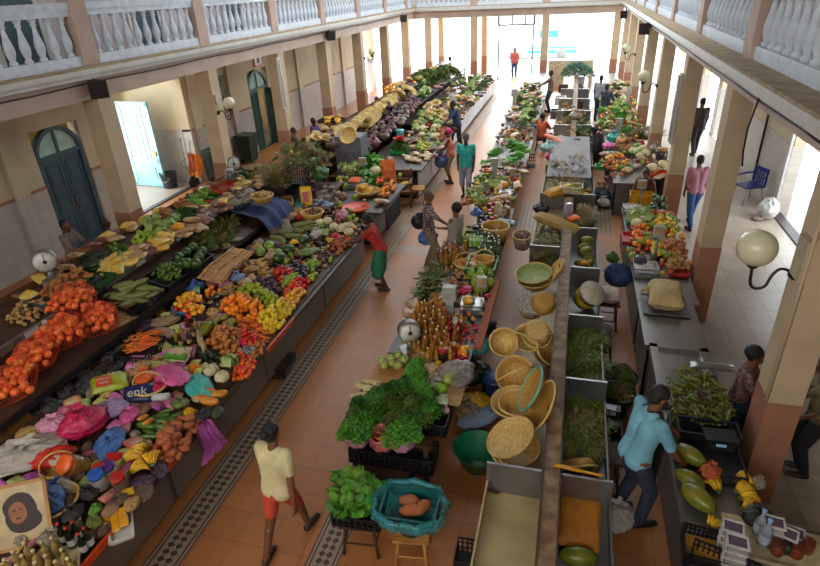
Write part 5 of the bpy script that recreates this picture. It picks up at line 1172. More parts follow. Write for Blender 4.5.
I([AMR, REDB, SPJ], [(446, 362), (448, 326), (462, 326), (458, 350), (455, 370)], 22, .085, 'small spice bottle or jar right of the amber bottles', 'spice jars', tilt=.03, h=0, sc=(.8, .95))
I(PEPPER, [(456, 326), (476, 326), (476, 340), (458, 342)], 24, .06, 'dark red dried chilli beside the orange table edge', 'dried chillies', h=.07, sc=(.5, .7))
I(PEPPER, [(452, 368), (456, 356), (468, 358), (466, 368)], 14, .07, 'bright red pepper on the centre counter', 'red peppers on the centre counter', h=.1, sc=(.7, .9))
I([ORANGE, YMANGO], [(456, 355), (458, 348), (466, 350), (465, 357)], 6, .08, 'orange yellow fruit beside the dried chillies', 'orange fruit on the centre counter', h=.05)
I(YMANGO, [(432, 372), (438, 366), (446, 370), (442, 377)], 8, .07, 'small orange fruit in front of the amber bottles', 'small orange fruit', h=.06)
SPR.put(at(443, 362, GI), 0, 1.5, 'dark jar with a bright red lid on the centre counter')
for i, (x, y, m_, s, l) in enumerate([(421, 362, B_TAN, .13, 'tan packet of snacks left of the amber bottles'), (425, 376, film('popcorn_film', 'c9a872'), .15, 'pale yellow packet in front of the amber bottles'), (436, 380, B_WHITE, .08, 'white packet near the lime green bag'), (427, 392, B_CLEAR, .13, 'clear bag beside the orange packet'), (438, 392, film('limegreen_film', '8fbf1c'), .1, 'bright lime green bag at the end of the bottle counter'), (456, 374, film('grey_cloth_film', '8a8078'), .18, 'grey cloth bag at the right edge of the bottle counter'), (462, 382, film('dull_grey_film', '75706c'), .14, 'dull grey bag hanging by the wooden board edge')]): bag(x, y, GI+.02, s, m_, l, i % 2 == 0, .7, asp=1.2)
CHAYOTE.put(at(449, 384, GI+.02), 1, 1.6, 'large pale green fruit beside the grey cloth bag')
packet(tuple(at(421, 397, .86)), (.2, 0, .6), .2, .16, .07, mat('orange_yellow_packet', 'd98a14', .3), 'orange and yellow packet beside the parsley', seed=5)
packet(tuple(at(440, 400, .88)), (.4, 0, .1), .2, .14, .05, mat('pale_green_packet', 'a3b48a', .3), 'pale green packet in front of the lime green bag', seed=6)
o = ob('table_edge', MB().box(-.05, .06, -1.0, 1.1, 0, .05), None, (-.99, 7.6, .83), mats=mat('orange_wood', '8f3f0c', .75, .1, 4)); tag(o, 'orange brown wooden edge board right of the chillies', 'board')
o = ob('cardboard_sheet', MB().box(-.16, .1, -.2, .2, 0, .015), None, tuple(at(455, 395, .87)), mats=MATS['cardboard'] if 'cardboard' in MATS else WOODP); tag(o, 'cardboard sheet at the near corner of the bottle counter', 'cardboard')
bag(480, 352, .45, .16, B_TEAL, 'teal bag hanging at the right side of the bottle counter', True, 1.2)
I([HAYB], [(444, 404), (450, 396), (456, 404), (452, 416)], 3, .15, 'dry twine bundle hanging by the near corner', 'twine bundles', z=.7, h=.05)
PAPAYA.put(at(442, 308, GI+.02), .8, .8, 'dark green avocado shaped papaya behind the amber bottles')
I(GREENM, [(472, 292), (470, 280), (480, 273), (492, 276), (492, 290), (482, 296)], 14, .13, 'big green mango heaped before the green crate', 'big green mangoes', h=.16, sc=(1.35, 1.5))
crate(tuple(at(482, 268, .85)), 0, .5, .6, .12, mat('emerald_plastic', '1f7a3c', .4), 'emerald green crate holding the handled basket', True)
basket(tuple(at(484, 266, .93)), .2, .17, .14, 'golden cane basket with handle in the emerald crate', handle=True, m=WEAVE)
basket(tuple(at(495, 239, .84)), 0, .27, .28, 'tall golden cane basket with brown contents behind the bottles', m=WEAVE, flare=.85)
p = at(477, 243, .84); crate((p.x, p.y, .84), 0, .5, .42, .22, mat('lime_plastic', '86b81c', .35), 'bright lime green plastic basket beside the tall cane basket', rows=2)
I([AUBER, DCUKE], [(468, 236), (470, 228), (484, 228), (486, 236)], 10, .08, 'dark vegetable in the lime green plastic basket', 'dark vegetables in the lime basket', z=1.0, h=.06)
I([OLB, GRN], [(410, 292), (420, 275), (432, 268), (440, 272), (436, 292), (420, 298)], 8, .16, 'leafy green bunch at the left edge of the centre counter', 'leafy bunches at the counter edge', h=.1)
I(CUKE, [(424, 280), (432, 262), (442, 264), (440, 280)], 10, .07, 'long green cucumber beside the leafy bunches', 'cucumbers on the centre counter', h=.1)
I([AMB, AMR], [(440, 266), (444, 246), (460, 238), (468, 246), (462, 266)], 26, .09, 'dark bottle in the group behind the cane handle', 'bottles behind the basket', tilt=.03, h=0, sc=(.8, .9))
SLB = bottle_proto('small_bottle', .14, .028, mat('spirit_glass', '3a3a48', .15), mat('cap_silver', 'a8b4c4', .3, metal=.5), mat('spirit_label', '8a2c34', .4))
I(SLB, [(438, 258), (446, 243), (462, 240), (464, 250), (450, 262)], 24, .075, 'little dark bottle with silver cap beside the lime basket', 'little dark bottles', tilt=.02, h=0)
CLB = bottle_proto('clear_bottle', .24, .033, mat('greenish_glass', '6f8458', .1, .1, 9, alpha=.6), mat('cap_white', 'd8d8d4', .4))
I(CLB, [(478, 262), (480, 244), (496, 242), (500, 256), (494, 264)], 22, .085, 'greenish clear bottle with white cap in the cluster', 'clear bottles with white caps', tilt=.02, h=0)
I([ONION, WPOTATO, PURPLE], [(448, 290), (452, 276), (468, 274), (470, 288), (460, 296)], 26, .06, 'small brown root in the dark heap by the mangoes', 'dark roots on the centre counter', h=.08)
basket(tuple(at(466, 268, .86)), 0, .2, .09, 'shallow cane basket left of the emerald crate', handle=True)
bag(455, 298, .86, .1, B_BROWN, 'brown packet behind the scale', False); bag(464, 294, .88, .09, B_RED, 'red packet under the pink packet'); packet(tuple(at(467, 291, .95)), (.3, 0, .2), .16, .12, .08, mat('hotpink_wrap', 'c8366a', .35), 'hot pink packet behind the yellow box', seed=3); packet(tuple(at(470, 301, .95)), (.1, 0, .1), .16, .1, .04, mat('sky_wrap', '3a9ad0', .35), 'sky blue packet behind the yellow box', seed=4)
# second section (behind the seated woman up to the teal man)
I([ONION, POTATO], [(462, 212), (466, 198), (482, 196), (486, 208), (474, 216)], 40, .075, 'orange brown root heaped beside the crossed arms woman', 'roots on the second centre counter', h=.14)
I([GREENM, CUKE], [(470, 178), (480, 172), (492, 174), (488, 186), (476, 190)], 20, .09, 'green vegetable at the near left of the second counter', 'green vegetables', h=.12)
I([TOMATO, YMANGO, WPOTATO, CABB], [(468, 196), (472, 186), (494, 180), (500, 190), (492, 204), (476, 206)], 30, .1, 'mixed red, yellow or pale vegetable beside the steel scale', 'mixed vegetables by the scale', h=.1)
escale(tuple(at(506, 196, .84)), .05, 'steel scale with yellow fruit on the second centre counter', s=1.0, col=.45); YMANGO.put(at(505, 187, .95), 0, 1.8, 'yellow fruit on the steel scale pan')
I([CABB, CHAYOTE], [(494, 184), (500, 176), (512, 176), (512, 184)], 7, .13, 'pale cabbage behind the steel scale', 'pale cabbages', h=.1, sc=(.6, .8))
I([PURPLE, AUBER], [(466, 230), (468, 218), (486, 214), (494, 226), (490, 234)], 22, .09, 'dark purple vegetable left of the white jar', 'dark vegetables on the centre counter', h=.1)
bag(476, 216, .86, .12, B_BLUE, 'blue and grey packet left of the white bear shaped jug'); bag(503, 226, .86, .19, film('dusty_teal_film', '6a8f96'), 'dusty teal bag at the right edge of the centre counter', False, .5, asp=1.3)
e = empty('jug', at(498, 218, .85), 0, 'cream white moulded jug on the centre counter', 'jug'); ob('body', MB().ell((0, 0, .13), (.1, .09, .13), 16, 10).ell((0, 0, .3), (.07, .07, .07), 14, 8), e, mats=mat('cream_ceramic', 'bdb394', .4)); ob('handle', MB().tube([(.09, 0, .2), (.15, 0, .17), (.14, 0, .08), (.09, 0, .06)], .014, 6), e, mats=MATS['cream_ceramic'])
I([SPJ, SPR, AMR], [(484, 232), (488, 210), (496, 204), (512, 208), (510, 222), (496, 234)], 22, .1, 'small jar among goods behind the tall cane basket', 'jars behind the tall basket', tilt=.03, h=0)
o = ob('flower_bunch', bunch(21, 30, .16, .03, .9, .3, 3, .4), None, tuple(at(501, 178, .86)), mats=mat('violet_petal', 'a255b8', .6, obj=.1)); tag(o, 'small bunch of violet flowers behind the steel scale', 'flowers')
basin(tuple(at(513, 182, .85)), .1, .1, mat('red_cup', 'c0341c', .35), 'red bowl tilted at the right edge of the second counter', rot=(.4, .3, 0))
crate(tuple(at(507, 166, .85)), 0, .62, .42, .15, mat('cream_basket', 'b3a88a', .5), 'cream slatted basket of leafy greens', rows=2)
I([LETT2, LETT, PARSC], [(493, 160), (498, 148), (512, 142), (526, 147), (526, 158), (508, 164)], 18, .15, 'fresh green leafy bunch heaped over the cream basket', 'greens in the cream basket', z=.98, h=.16)
I([LETT2], [(484, 164), (485, 154), (493, 150), (497, 160), (492, 166)], 7, .14, 'bright lettuce left of the cream basket', 'lettuces left of the cream basket', h=.12)
basin(tuple(at(491, 168, .86)), .17, .1, mat('dark_teal', '1e4a4a', .4), 'dark teal basin under the bright lettuce'); crate(tuple(at(487, 174, .85)), 0, .22, .2, .12, MATS['orange_plastic'], 'small orange box below the dark teal basin', True, name='small_box', cat='box')
o = ob('scale_display', MB().box(-.06, .06, -.05, .05, 0, .3).box(-.1, .1, -.06, .06, .3, .52), None, tuple(at(494, 178, .84)), mats=MATS['scale_head']); tag(o, 'scale head standing in front of the cream basket', 'scale head')
I([TUBER, WPOTATO], [(494, 146), (502, 130), (524, 128), (530, 140), (524, 148)], 50, .08, 'tan brown root heaped behind the leafy greens', 'roots behind the greens', h=.14)
# third section, dark herbs and on
I([PARSB, DKB], [(516, 118), (514, 104), (524, 96), (538, 102), (540, 118), (528, 124)], 26, .17, 'dark green parsley in the big far heap', 'far heap of parsley', h=.4)
crate(tuple(at(523, 128, .84)), 0, .8, .5, .14, mat('blue_grey_plastic', '4f5f70', .4), 'blue grey crate in front of the far parsley')
o = ob('scale_display', MB().box(-.07, .07, -.05, .05, 0, .45).box(-.12, .12, -.06, .06, .45, .72), None, tuple(at(514, 108, .84)), mats=MATS['scale_head']); tag(o, 'tall scale head left of the far parsley heap', 'scale head')
# ------------------------------------------------------------ goods under the island and on the near floor
basin(tuple(at(478, 464, .0)), .31, .27, mat('green_basin', '0e6a48', .3), 'large empty green plastic basin on the tiled floor', flare=.62)
e = basin(tuple(at(494, 396, .0)), .17, .3, mat('blue_pot', '28406e', .4), 'blue lidded tub on the floor between the two centre rows', flare=.95, name='tub', cat='tub'); ob('lid', MB().lathe([(.18, .3), (.185, .33), (.1, .36), (.001, .37)], 24), e, mats=MATS['blue_pot'])
bag(475, 405, .02, .2, B_YEL, 'yellow printed bag crumpled on the floor near the green basin', False, .6); bag(466, 412, .02, .2, B_CLEAR, 'clear crumpled bag on the floor near the green basin', True, .6); bag(480, 420, .02, .2, film('bluewhite_sack', '8a98b8'), 'white bag with blue print on the floor above the green basin', False, .4, asp=1.6)
bag(482, 332, .02, .22, B_DARK, 'dark bag on the floor beside the white and black basket'); bag(468, 382, .02, .25, film('darkgreen_film', '1c2a1c'), 'dark green bag in the shadow of the bottle counter', asp=1.3)
crate((-1.35, 4.35, .0), .05, .45, .35, .26, BLACKP, 'black crate on the floor in the shade behind the stools')
crate(tuple(at(475, 566, 0)), .03, .4, .3, .22, BLACKP, 'black slatted crate at the bottom picture edge')
# ------------------------------------------------------------ dividing wall with steel troughs
e = empty('trough_stand', (0.1, 3, 0), 0, 'long worn stone ridge with steel troughs on both sides', 'stand')
L_ = 31
ob('ridge', MB().box(-.075, .075, -.2, L_, .45, 1.02), e, mats=STONEB)
ob('steel_edge', MB().box(-.09, -.075, -.2, L_, .9, 1.04).box(.075, .09, -.2, L_, .9, 1.04), e, mats=WOODD)
ob('left_trough', MB().box(-.5, -.08, -.2, L_, .6, .64).box(-.64, -.5, -.2, 1.3, .6, .64).box(-.64, -.62, -.2, 1.35, .6, .78).box(-.64, -.5, 7, L_, .6, .64).box(-.64, -.62, 7, L_, .6, .78), e, mats=mat('trough_paint', 'a89468', .5, .08, 3))
ob('right_trough', MB().box(.1, .56, -.2, L_, .6, .64).box(.56, .58, -.2, L_, .6, .78), e, mats=STEELD)
ob('base', MB().box(-.45, .4, .3, L_, 0, .6), e, mats=STEELD)
for y in (1.35, 6.9, 9.9, 12.2, 14.6, 17, 19.4, 21.8, 24.2): ob('left_partition', MB().box(-.64, -.1, y-.015, y+.015, .64, 1.02), e, mats=STEEL)
for y in (1.35, 2.95, 4.5, 6.1, 7.9, 9.9, 12.2, 14.6, 17, 19.4, 21.8, 24.2): ob('right_partition', MB().box(.1, .58, y-.015, y+.015, .64, 1.02), e, mats=STEEL)
pa, pb = at(570, 178, 1.06), at(570, 137, 1.06); o = ob('steel_cover', MB().box(-.5, .55, 0, pb.y-pa.y, 1.05, 1.08), None, (.03, pa.y, 0), mats=mat('dull_grey_sheet', '55504e', .6, .1, 4)); tag(o, 'plain steel cover lying over the divider behind the yellow bundle', 'cover')
# cane baskets on the left side of the ridge (nearest first)
BK = [
 # px, py, z, r, h, rot, label, flare, mat, handle
 (513, 441, .78, .25, .07, (.05, -.5, .2), 'big shallow cane tray, nearest of the stack by the steel trough', .75, WEAVEL, False),
 (518, 452, .62, .22, .07, (.2, -.15, .2), 'cane tray directly under the nearest shallow tray', .75, WEAVE, False),
 (514, 455, .56, .22, .07, (.1, -.1, .2), 'lowest cane tray of the nearest stack with a pale green rim', .75, WEAVEL, False),
 (518, 410, .66, .2, .12, (.1, -.1, 0), 'round cane basket nested in another, below the standing trays', .7, WEAVE, False),
 (515, 409, .62, .25, .12, (.1, -.1, 0), 'outer cane basket holding a smaller round one', .7, WEAVEL, False),
 (547, 408, .98, .27, .07, (.1, -1.1, 0), 'tall cane tray standing on edge against the stone ridge', .75, WEAVE, False),
 (536, 391, 1.0, .25, .07, (.1, -1.1, 0), 'cane tray with teal binding standing on edge behind the nested baskets', .75, WEAVE, False),
 (517, 376, .74, .22, .14, (.75, -.45, .3), 'deep cane basket with a cross handle facing up', .65, WEAVE, True),
 (503, 343, .82, .17, .2, (.9, -.2, .3), 'cane basket lying open towards the front with thick rim', .8, WEAVEL, False),
 (529, 339, .87, .17, .2, (.9, .2, -.2), 'round cane basket with pale inside, right of the open one', .8, WEAVEL, True),
 (545, 353, .75, .2, .16, (.5, .6, 0), 'tilted cane basket tucked against the ridge', .8, WEAVE, False),
 (537, 330, 1.1, .18, .14, (-2.5, .0, 0), 'upside down cane basket between the handled ones', .7, WEAVEL, False),
 (544, 300, 1.15, .17, .13, (-2.5, .1, 0), 'golden cane basket upside down on the black and white one', .75, WEAVE, False),
 (529, 303, 1.05, .19, .16, (-2.4, -.3, 0), 'black and white chequered basket upside down', .8, mat('chequer_weave', '2a2420', .6, .1, 40, col2='b8b0a0'), False),
 (534, 277, .85, .27, .08, (.15, -.1, 0), 'wide round basket with a pale green inside', .8, GREENW, False),
 (536, 284, .74, .26, .1, (.1, -.1, 0), 'cane basket under the green one', .8, WEAVE, False),
 (558, 272, .95, .19, .06, (.1, -1.0, 0), 'cane tray standing on edge right of the green basket', .8, WEAVEL, False),
 (522, 247, .7, .16, .26, (.2, 0, 0), 'purple brown patterned basket standing left of the divider', .8, mat('patterned_weave', '4a3440', .6, .1, 20, col2='a08a78'), False),
]
for b in BK: basket(tuple(at(b[0], b[1], b[2])), b[5], b[3]*1.12, b[4]*1.1, b[6], b[7], b[8], TEALR if 'teal' in b[6] else None, b[9])
basket(tuple(at(575, 461, .66)), (2.2, .3, .5), .2, .1, 'oval woven tray leaning in the right trough beside the herbs', .8, WEAVE, sy=1.3)
# left trough: near empty, herbs further
pile([OLBD], [(530, 268), (535, 236), (560, 230), (560, 262), (548, 270)], .72, 22, .12, 'olive herb bundle in the left trough behind the green basket', 'herb bundles in the left trough', h=.3, yaw=1.4)
o = packet(tuple(at(556, 226, .95)), (.1, -.2, 1.0), .28, 1.0, .16, mat('maize_sheaf', '9c7c3c', .8, .15, 8, bump=.5, stretch=(8, 1, 8)), 'long straw coloured sheaf lying against the ridge', 'sheaf', 'sheaf', seed=5)
packet(tuple(at(560, 195, 1.0)), (.1, 0, -.9), .28, .75, .2, mat('yellow_striped_cloth', 'c08a1c', .6, .1, 8, col2='9a6a14', stretch=(1, 12, 1)), 'yellow striped bundle lying across the left trough', 'bundle', 'bag', seed=6)
bag(541, 213, .75, .16, B_DARK, 'black bag at the end of the yellow striped bundle', True)
crate(tuple(at(571, 192, 1.06)), 0, .48, .36, .16, mat('cream_box', 'b8a98c', .6), 'cream box of green seeds on top of the ridge', True, name='small_box', cat='box')
pile([LIME], [(563, 190), (564, 184), (580, 185), (580, 191)], 1.18, 40, .04, 'little olive green seed pod in the cream box', 'pods in the cream box', h=.04, sc=(.4, .5))
o = ob('bottle_bundle', MB().tube([(0, 0, 0), (0, 0, .3)], .08, 10), None, tuple(at(568, 218, 1.03)), mats=film('lilac_film', '9c8c9c', .8, .2)); tag(o, 'clear packet standing on the ridge below the cream box', 'packet')
packet(tuple(at(573, 220, 1.02)), (0, .2, -.7), .14, .26, .09, CAPO, 'orange red packet on the ridge beside the clear packet', seed=3)
# right trough
o = packet(tuple(at(579, 525, .66)), (0, 0, 1.52), .62, .38, .1, mat('brown_paper', 'b5741f', .75, .12, 5, bump=.4), 'big brown paper package in the near right trough', 'package', 'package', seed=8)
PAPAYA.put(at(579, 563, .66), .1, 1.15, 'big green papaya at the near end of the right trough')
o = ob('yellow_bar', MB().tube([(-.22, 0, 0), (.05, 0, 0)], .02, 8).tube([(.05, 0, 0), (.25, 0, 0)], .012, 8), None, tuple(at(577, 470, 1.04)), (0, 0, -.1), mats=mat('yellow_handle', 'c98a14', .4)); tag(o, 'yellow handled knife lying on the steel partition', 'knife')
pile([DKBD, OLBD], [(563, 462), (563, 420), (594, 420), (600, 462)], .66, 34, .1, 'dark olive herb bundle in the right trough beside the oval tray', 'dark herbs in the right trough', h=.07, sc=(.65, .85), yaw=1.4, tilt=.12)
pile([DKBD], [(563, 415), (563, 386), (596, 386), (598, 415)], .66, 14, .1, 'dark herb bundle in the shaded second bay of the right trough', 'dark herbs in the second bay', h=.06, sc=(.65, .85), yaw=1.4, tilt=.12)
mossm = bundle(7, 60, .5, .07, mat('moss_leaf', '76801e', .7, .2, 10, col2='4c5614'))
pile([mossm, DKBD], [(565, 376), (566, 330), (592, 340), (594, 376)], .66, 40, .09, 'bright olive herb bundle in the third bay of the right trough', 'olive herbs in the third bay', h=.12, sc=(.65, .85), yaw=1.0, tilt=.15)
e = basin(tuple(at(586, 303, .66)), .2, .3, mat('white_bucket', 'b9ae98', .45), 'white bucket with a yellow label lying tilted on the right trough', rot=(.55, .5, 0), flare=.85, name='bucket', cat='bucket'); e.location = at(583, 300, .75)
ob('paper_label', MB().lathe([(.186, .08), (.198, .22)], 28, cap=False), e, mats=mat('bucket_label', 'c9a81c', .4)); ob('lid', MB().lathe([(.2, .3), (.2, .315), (.001, .32)], 28), e, mats=MATS['white_bucket'])
pile([PAPAYA], [(577, 266), (577, 250), (590, 244), (594, 254), (590, 268)], .66, 9, .17, 'green mango or papaya in the fifth bay of the right trough', 'green fruit in the fifth bay', h=.25, sc=(.65, .75), yaw=.5)
YPAP = banana_proto('plantain_bunch', 5, BANM, .16, .02); YPAP.put(at(582, 266, .72), .5, 1.1, 'yellow plantains at the front of the fifth bay')
pile([HAYBD, OLBD], [(572, 232), (574, 214), (590, 212), (592, 228)], .68, 16, .1, 'brown herb bundle in the sixth bay of the right trough', 'brown herbs in the sixth bay', h=.25, yaw=1.4)
pile([YMANGO, ORANGE, BANANAS], [(573, 202), (574, 192), (590, 192), (590, 203)], .68, 22, .09, 'yellow orange fruit behind the cream box in the right trough', 'yellow fruit in the right trough', h=.2)
pile([HAYBD, HAYB], [(552, 186), (556, 168), (572, 160), (586, 164), (590, 178), (574, 190)], .95, 14, .14, 'dry straw bundle heaped in front of the steel cabinet', 'straw bundles by the cabinet', h=.25)
bag(579, 175, .95, .17, film('icy_film', 'a8b0c0', .8), 'icy clear bag beside the straw bundles'); bag(562, 172, 1.0, .13, B_WHITE, 'whitish bag on the straw bundles')
# ------------------------------------------------------------ right counters
def rcounter(x0, x1, y0, y1, z, label, insets=0):
    e = empty('steel_counter', ((x0+x1)/2, (y0+y1)/2, 0), 0, label, 'counter'); w, l = x1-x0, y1-y0
    ob('worktop', MB().box(-w/2, w/2, -l/2, l/2, z-.04, z), e, mats=STEEL)
    ob('side_panel', MB().box(-w/2+.05, -w/2+.08, -l/2+.03, l/2-.03, .08, z-.04), e, mats=STEELD); ob('end_panel', MB().box(-w/2+.05, w/2-.05, -l/2+.03, -l/2+.06, .08, z-.04), e, mats=STEELD)
    ob('back_panel', MB().box(w/2-.08, w/2-.05, -l/2+.03, l/2-.03, .08, z-.04), e, mats=STEELD)
    for sx in (-w/2+.08, w/2-.08):
        for sy in (-l/2+.08, l/2-.08): ob('leg', MB().box(sx-.025, sx+.025, sy-.025, sy+.025, 0, .1), e, mats=IRON)
    return e
rcounter(1.28, 1.96, 3.2, 5.75, .88, 'steel counter with papayas and bananas at the lower right')
c2 = rcounter(1.26, 1.98, 5.8, 7.05, .9, 'empty steel counter with a raised rim beside the herbs')
ob('rim', MB().box(-.36, -.26, -.62, .62, 0, .05).box(.26, .36, -.62, .62, 0, .05).box(-.36, .36, .54, .62, 0, .05).box(-.36, .36, -.62, -.56, 0, .05), c2, (0, 0, .9), mats=STEEL)
rcounter(1.22, 2.02, 7.1, 8.35, .88, 'steel counter with the cloth covered box')
rcounter(1.22, 2.12, 8.4, 12.6, .86, 'steel counter of fruit in red trays beside the pillar')
rcounter(1.12, 2.1, 14.35, 16.6, .86, 'right counter of mixed produce behind the seated woman'); rcounter(1.05, 2.1, 17.2, 22.5, .86, 'right counter of goods near the far lamps'); rcounter(1.05, 2.1, 23, 33, .86, 'right counter running to the far end')
GR = .89
J = lambda pr_, poly, n, d, l, g, z=GR, **k: pile(pr_, poly, z, n, d, l, g, **k)
# herb heap in black crate
p = at(706, 402, .9); crate((1.62, 5.1, .89), 0, .62, .85, .12, BLACKP, 'large black tray under the heap of okra')
OKRA = P('okra', 'okra', MB().tube([(-.05, 0, .012), (0, 0, .014), (.05, .004, .01)], [.011, .011, .002], 6), mat('okra_skin', '6a7020', .5, .15, 10, obj=.25, hue=.03))
pile(OKRA, [(672, 420), (669, 374), (690, 368), (718, 380), (735, 416), (722, 426)], .96, 270, .03, 'small green okra pod in the big heap at the right', 'okra heap', h=.24, sc=(.95, 1.2))
basin(tuple(at(703, 398, 1.12)), .07, .05, mat('brown_cup', '4a3a24', .5), 'small brown measuring cup on the okra heap')
crate(tuple(at(706, 436, .9)), 0, .6, .26, .13, BLACKP, 'black box with small bright print in front of the okra', True)
packet(tuple(at(712, 368, 1.0)), (0, 0, 0), .5, .16, .04, STEEL, 'flat steel plate balanced above the okra heap', 'steel_plate', 'plate', seed=1)
o = ob('scale_display', MB().box(-.05, .05, -.04, .04, 0, .14), None, tuple(at(707, 382, .9)), mats=STEELD); tag(o, 'short dark support under the flat steel plate', 'support')
e = empty('box_scale', at(718, 445, .9), .05, 'black electronic scale with a small lit display in front of the okra', 'scale'); ob('body', MB().box(-.16, .16, -.1, .1, 0, .14), e, mats=BLACKP)
d_ = ob('display', MB().box(-.13, .1, -.106, -.1, .03, .12), e, mats=mat('dark_lcd', '20282c', .2)); ob('digits', textmesh('8888', .05, mat('lcd_digit', '8fb0c8', .4, emit=.4)), d_, (-.01, -.108, .085), (PI/2, 0, 0))
# papayas, bananas, containers
for i, (x, y, r, s, l) in enumerate([(690, 462, -.7, 1.15, 'long green papaya behind the other two'), (690, 485, -.6, 1.0, 'papaya with a yellow shoulder, uppermost of the pair of small ones'), (694, 495, -.9, 1.0, 'middle papaya partly hidden by the largest'), (698, 506, -.85, 1.25, 'largest papaya, lowest of the papayas on the steel counter')]): PAPAYA.put(at(x, y, GR), r, s, l)
bag(709, 478, .9, .1, film('orange_shrimp_film', 'b5522a', .9, .2), 'clear knotted bag of orange chillies beside the papayas', True, 1.2)
for i, (x, y, r, l) in enumerate([(715, 489, 2.0, 'small bunch of yellow bananas nearest the orange bag'), (740, 482, .3, 'yellow banana bunch, uppermost of the stack by the pillar'), (741, 492, .5, 'yellow banana bunch, second of the stack by the pillar'), (746, 500, .3, 'yellow banana bunch, third of the stack by the pillar'), (748, 510, .6, 'yellow banana bunch, lowest of the stack by the pillar'), (712, 527, .8, 'freckled banana bunch above the plastic tubs')]): (BANANAS if i in (0, 5) else BANANA).put(at(x, y, GR), r, 1.1, l)
bag(758, 486, .9, .07, B_CLEAR, 'little clear bag beside the bananas')
crate(tuple(at(775, 548, .88)), -.12, .8, .42, .05, MATS['cream_plastic'], 'cream tray of bottles and tubs at the lower right corner', True, name='tray', cat='tray')
o = ob('side_table', MB().box(-.5, .45, -.4, .35, .8, .86), None, (2.12, 3.95, 0), mats=STEELD); tag(o, 'low steel side table under the cream tray', 'table')
for sx in (-.45, .4):
    for sy in (-.35, .3): ob('leg', MB().box(sx-.025, sx+.025, sy-.025, sy+.025, 0, .8), o, mats=IRON)
TUBM = mat('clear_tub', 'a9a6a0', .2, .05, 9, alpha=.7); LIDM = mat('tub_lid', 'c2bfbc', .3)
def tub(w=.16, l=.13, h=.07):
    b = MB().add([(sx*w/2*k, sy*l/2*k, z) for (k, z) in ((.82, 0), (1, h)) for (sx, sy) in ((-1, -1), (1, -1), (1, 1), (-1, 1))], [(0, 3, 2, 1), (0, 1, 5, 4), (1, 2, 6, 5), (2, 3, 7, 6), (3, 0, 4, 7), (4, 5, 6, 7)])
    rim = MB().box(-w/2-.008, w/2+.008, -l/2-.008, -l/2+.008, h, h+.014).box(-w/2-.008, w/2+.008, l/2-.008, l/2+.008, h, h+.014).box(-w/2-.008, -w/2+.008, -l/2, l/2, h, h+.014).box(w/2-.008, w/2+.008, -l/2, l/2, h, h+.014)
    return Proto('food_tub', 'food container', None, [('body', b.mesh('body', TUBM)), ('rim', rim.mesh('rim', LIDM)), ('contents', MB().box(-w/2+.01, w/2-.01, -l/2+.01, l/2-.01, h*.7, h+.004).mesh('contents', mat('plum_contents', '5a4658', .5, .1, 12)))])
TUB = tub()
for (x, y, n, rz, g) in [(726, 551, 4, -.2, 'rear left stack'), (730, 566, 4, -.15, 'front left stack'), (768, 540, 3, -.15, 'right stack'), (792, 538, 1, -.3, 'single tub'), (783, 545, 2, -.4, 'low pair')]:
    p = at(x, y, .93)
    for k in range(n): TUB.put((p.x, p.y, .93+k*.076), rz, .95, 'clear tub of dark fruit in the %s at the lower right' % g, 'food tubs, '+g)
WAT = bottle_proto('water_bottle', .3, .045, mat('water_plastic', '9fa8bc', .08, .05, 9, alpha=.6), mat('cap_paleblue', '7fa0d8', .4), mat('water_label', 'b8c0cc', .4))
WAT.put(at(757, 534, .94), 0, 1, 'clear water bottle with blue cap, left one of the pair'); WAT.put(at(762, 545, .94), 0, 1.05, 'clear water bottle with blue cap, right one of the pair')
SPR2 = jar_proto('spice_jar', .13, .05, mat('rust_spice', '7a3318', .3), mat('rust_lid', '5a2414', .4)); 
for i, (x, y) in enumerate([(806, 551), (786, 552), (795, 556), (776, 553)]): (SPR2 if i != 1 else jar_proto('spice_jar', .12, .045, mat('green_paste', '25402c', .3), IRON)).put(at(x, y, .94), 0, 1, ['rust red jar at the right end of the cream tray', 'dark green jar in the cream tray', 'rust red jar beside the dark green one', 'rust red jar left of the dark green one'][i])
bag(755, 522, .93, .12, B_DARK, 'black bag behind the water bottles'); bag(767, 528, .93, .1, film('deep_green_film', '1c3a24'), 'dark green bag above the right tub stack')
crate(tuple(at(707, 556, .85)), -.1, .42, .34, .16, BLACKP, 'black slatted crate with yellow lining at the bottom edge', slots=12); crate(tuple(at(720, 580, .86)), -.3, .5, .3, .2, BLACKP, 'black slatted crate cut by the bottom edge', slots=12)
packet(tuple(at(705, 552, .89)), (0, 0, -.1), .34, .26, .05, mat('yellow_lining', 'b8801c', .7), 'yellow cloth lining the black crate', 'cloth', 'cloth', seed=2)
# cloth covered box
e = packet(tuple(at(664, 303, .89)), (0, 0, -.08), .48, .72, .3, mat('flowered_cloth', 'b8a274', .85, .08, 3, bump=.4, bscale=10, col2='a08a5c'), 'cream flowered cloth wrapped around a box on the steel counter', 'covered_box', 'box', seed=2)
mb = MB()
for k in range(22):
    a_, b_ = R.uniform(-.17, .17), R.uniform(-.28, .28); mb.lathe([(.014, .0), (.001, .003)], 6, (a_, b_, .298), cap=False)
ob('printed_flowers', mb, e, mats=mat('flower_print', '8a3a3a', .8)); ob('knot', MB().tube([(-.22, .1, .15), (-.3, .13, .14), (-.34, .11, .1)], [.05, .035, .02], 8), e, mats=MATS['flowered_cloth'])
crate(tuple(at(664, 306, .885)), 0, .62, .62, .03, STEELD, 'shallow steel tray under the cloth covered box', True, name='tray', cat='tray')
escale(tuple(at(645, 272, .87)), 0, 'large steel scale in front of the red fruit trays', s=1.15, col=.5)
escale(tuple(at(632, 212, .87)), 0, 'steel scale beside the yellow tray, second on the right', s=1.1, col=.42)
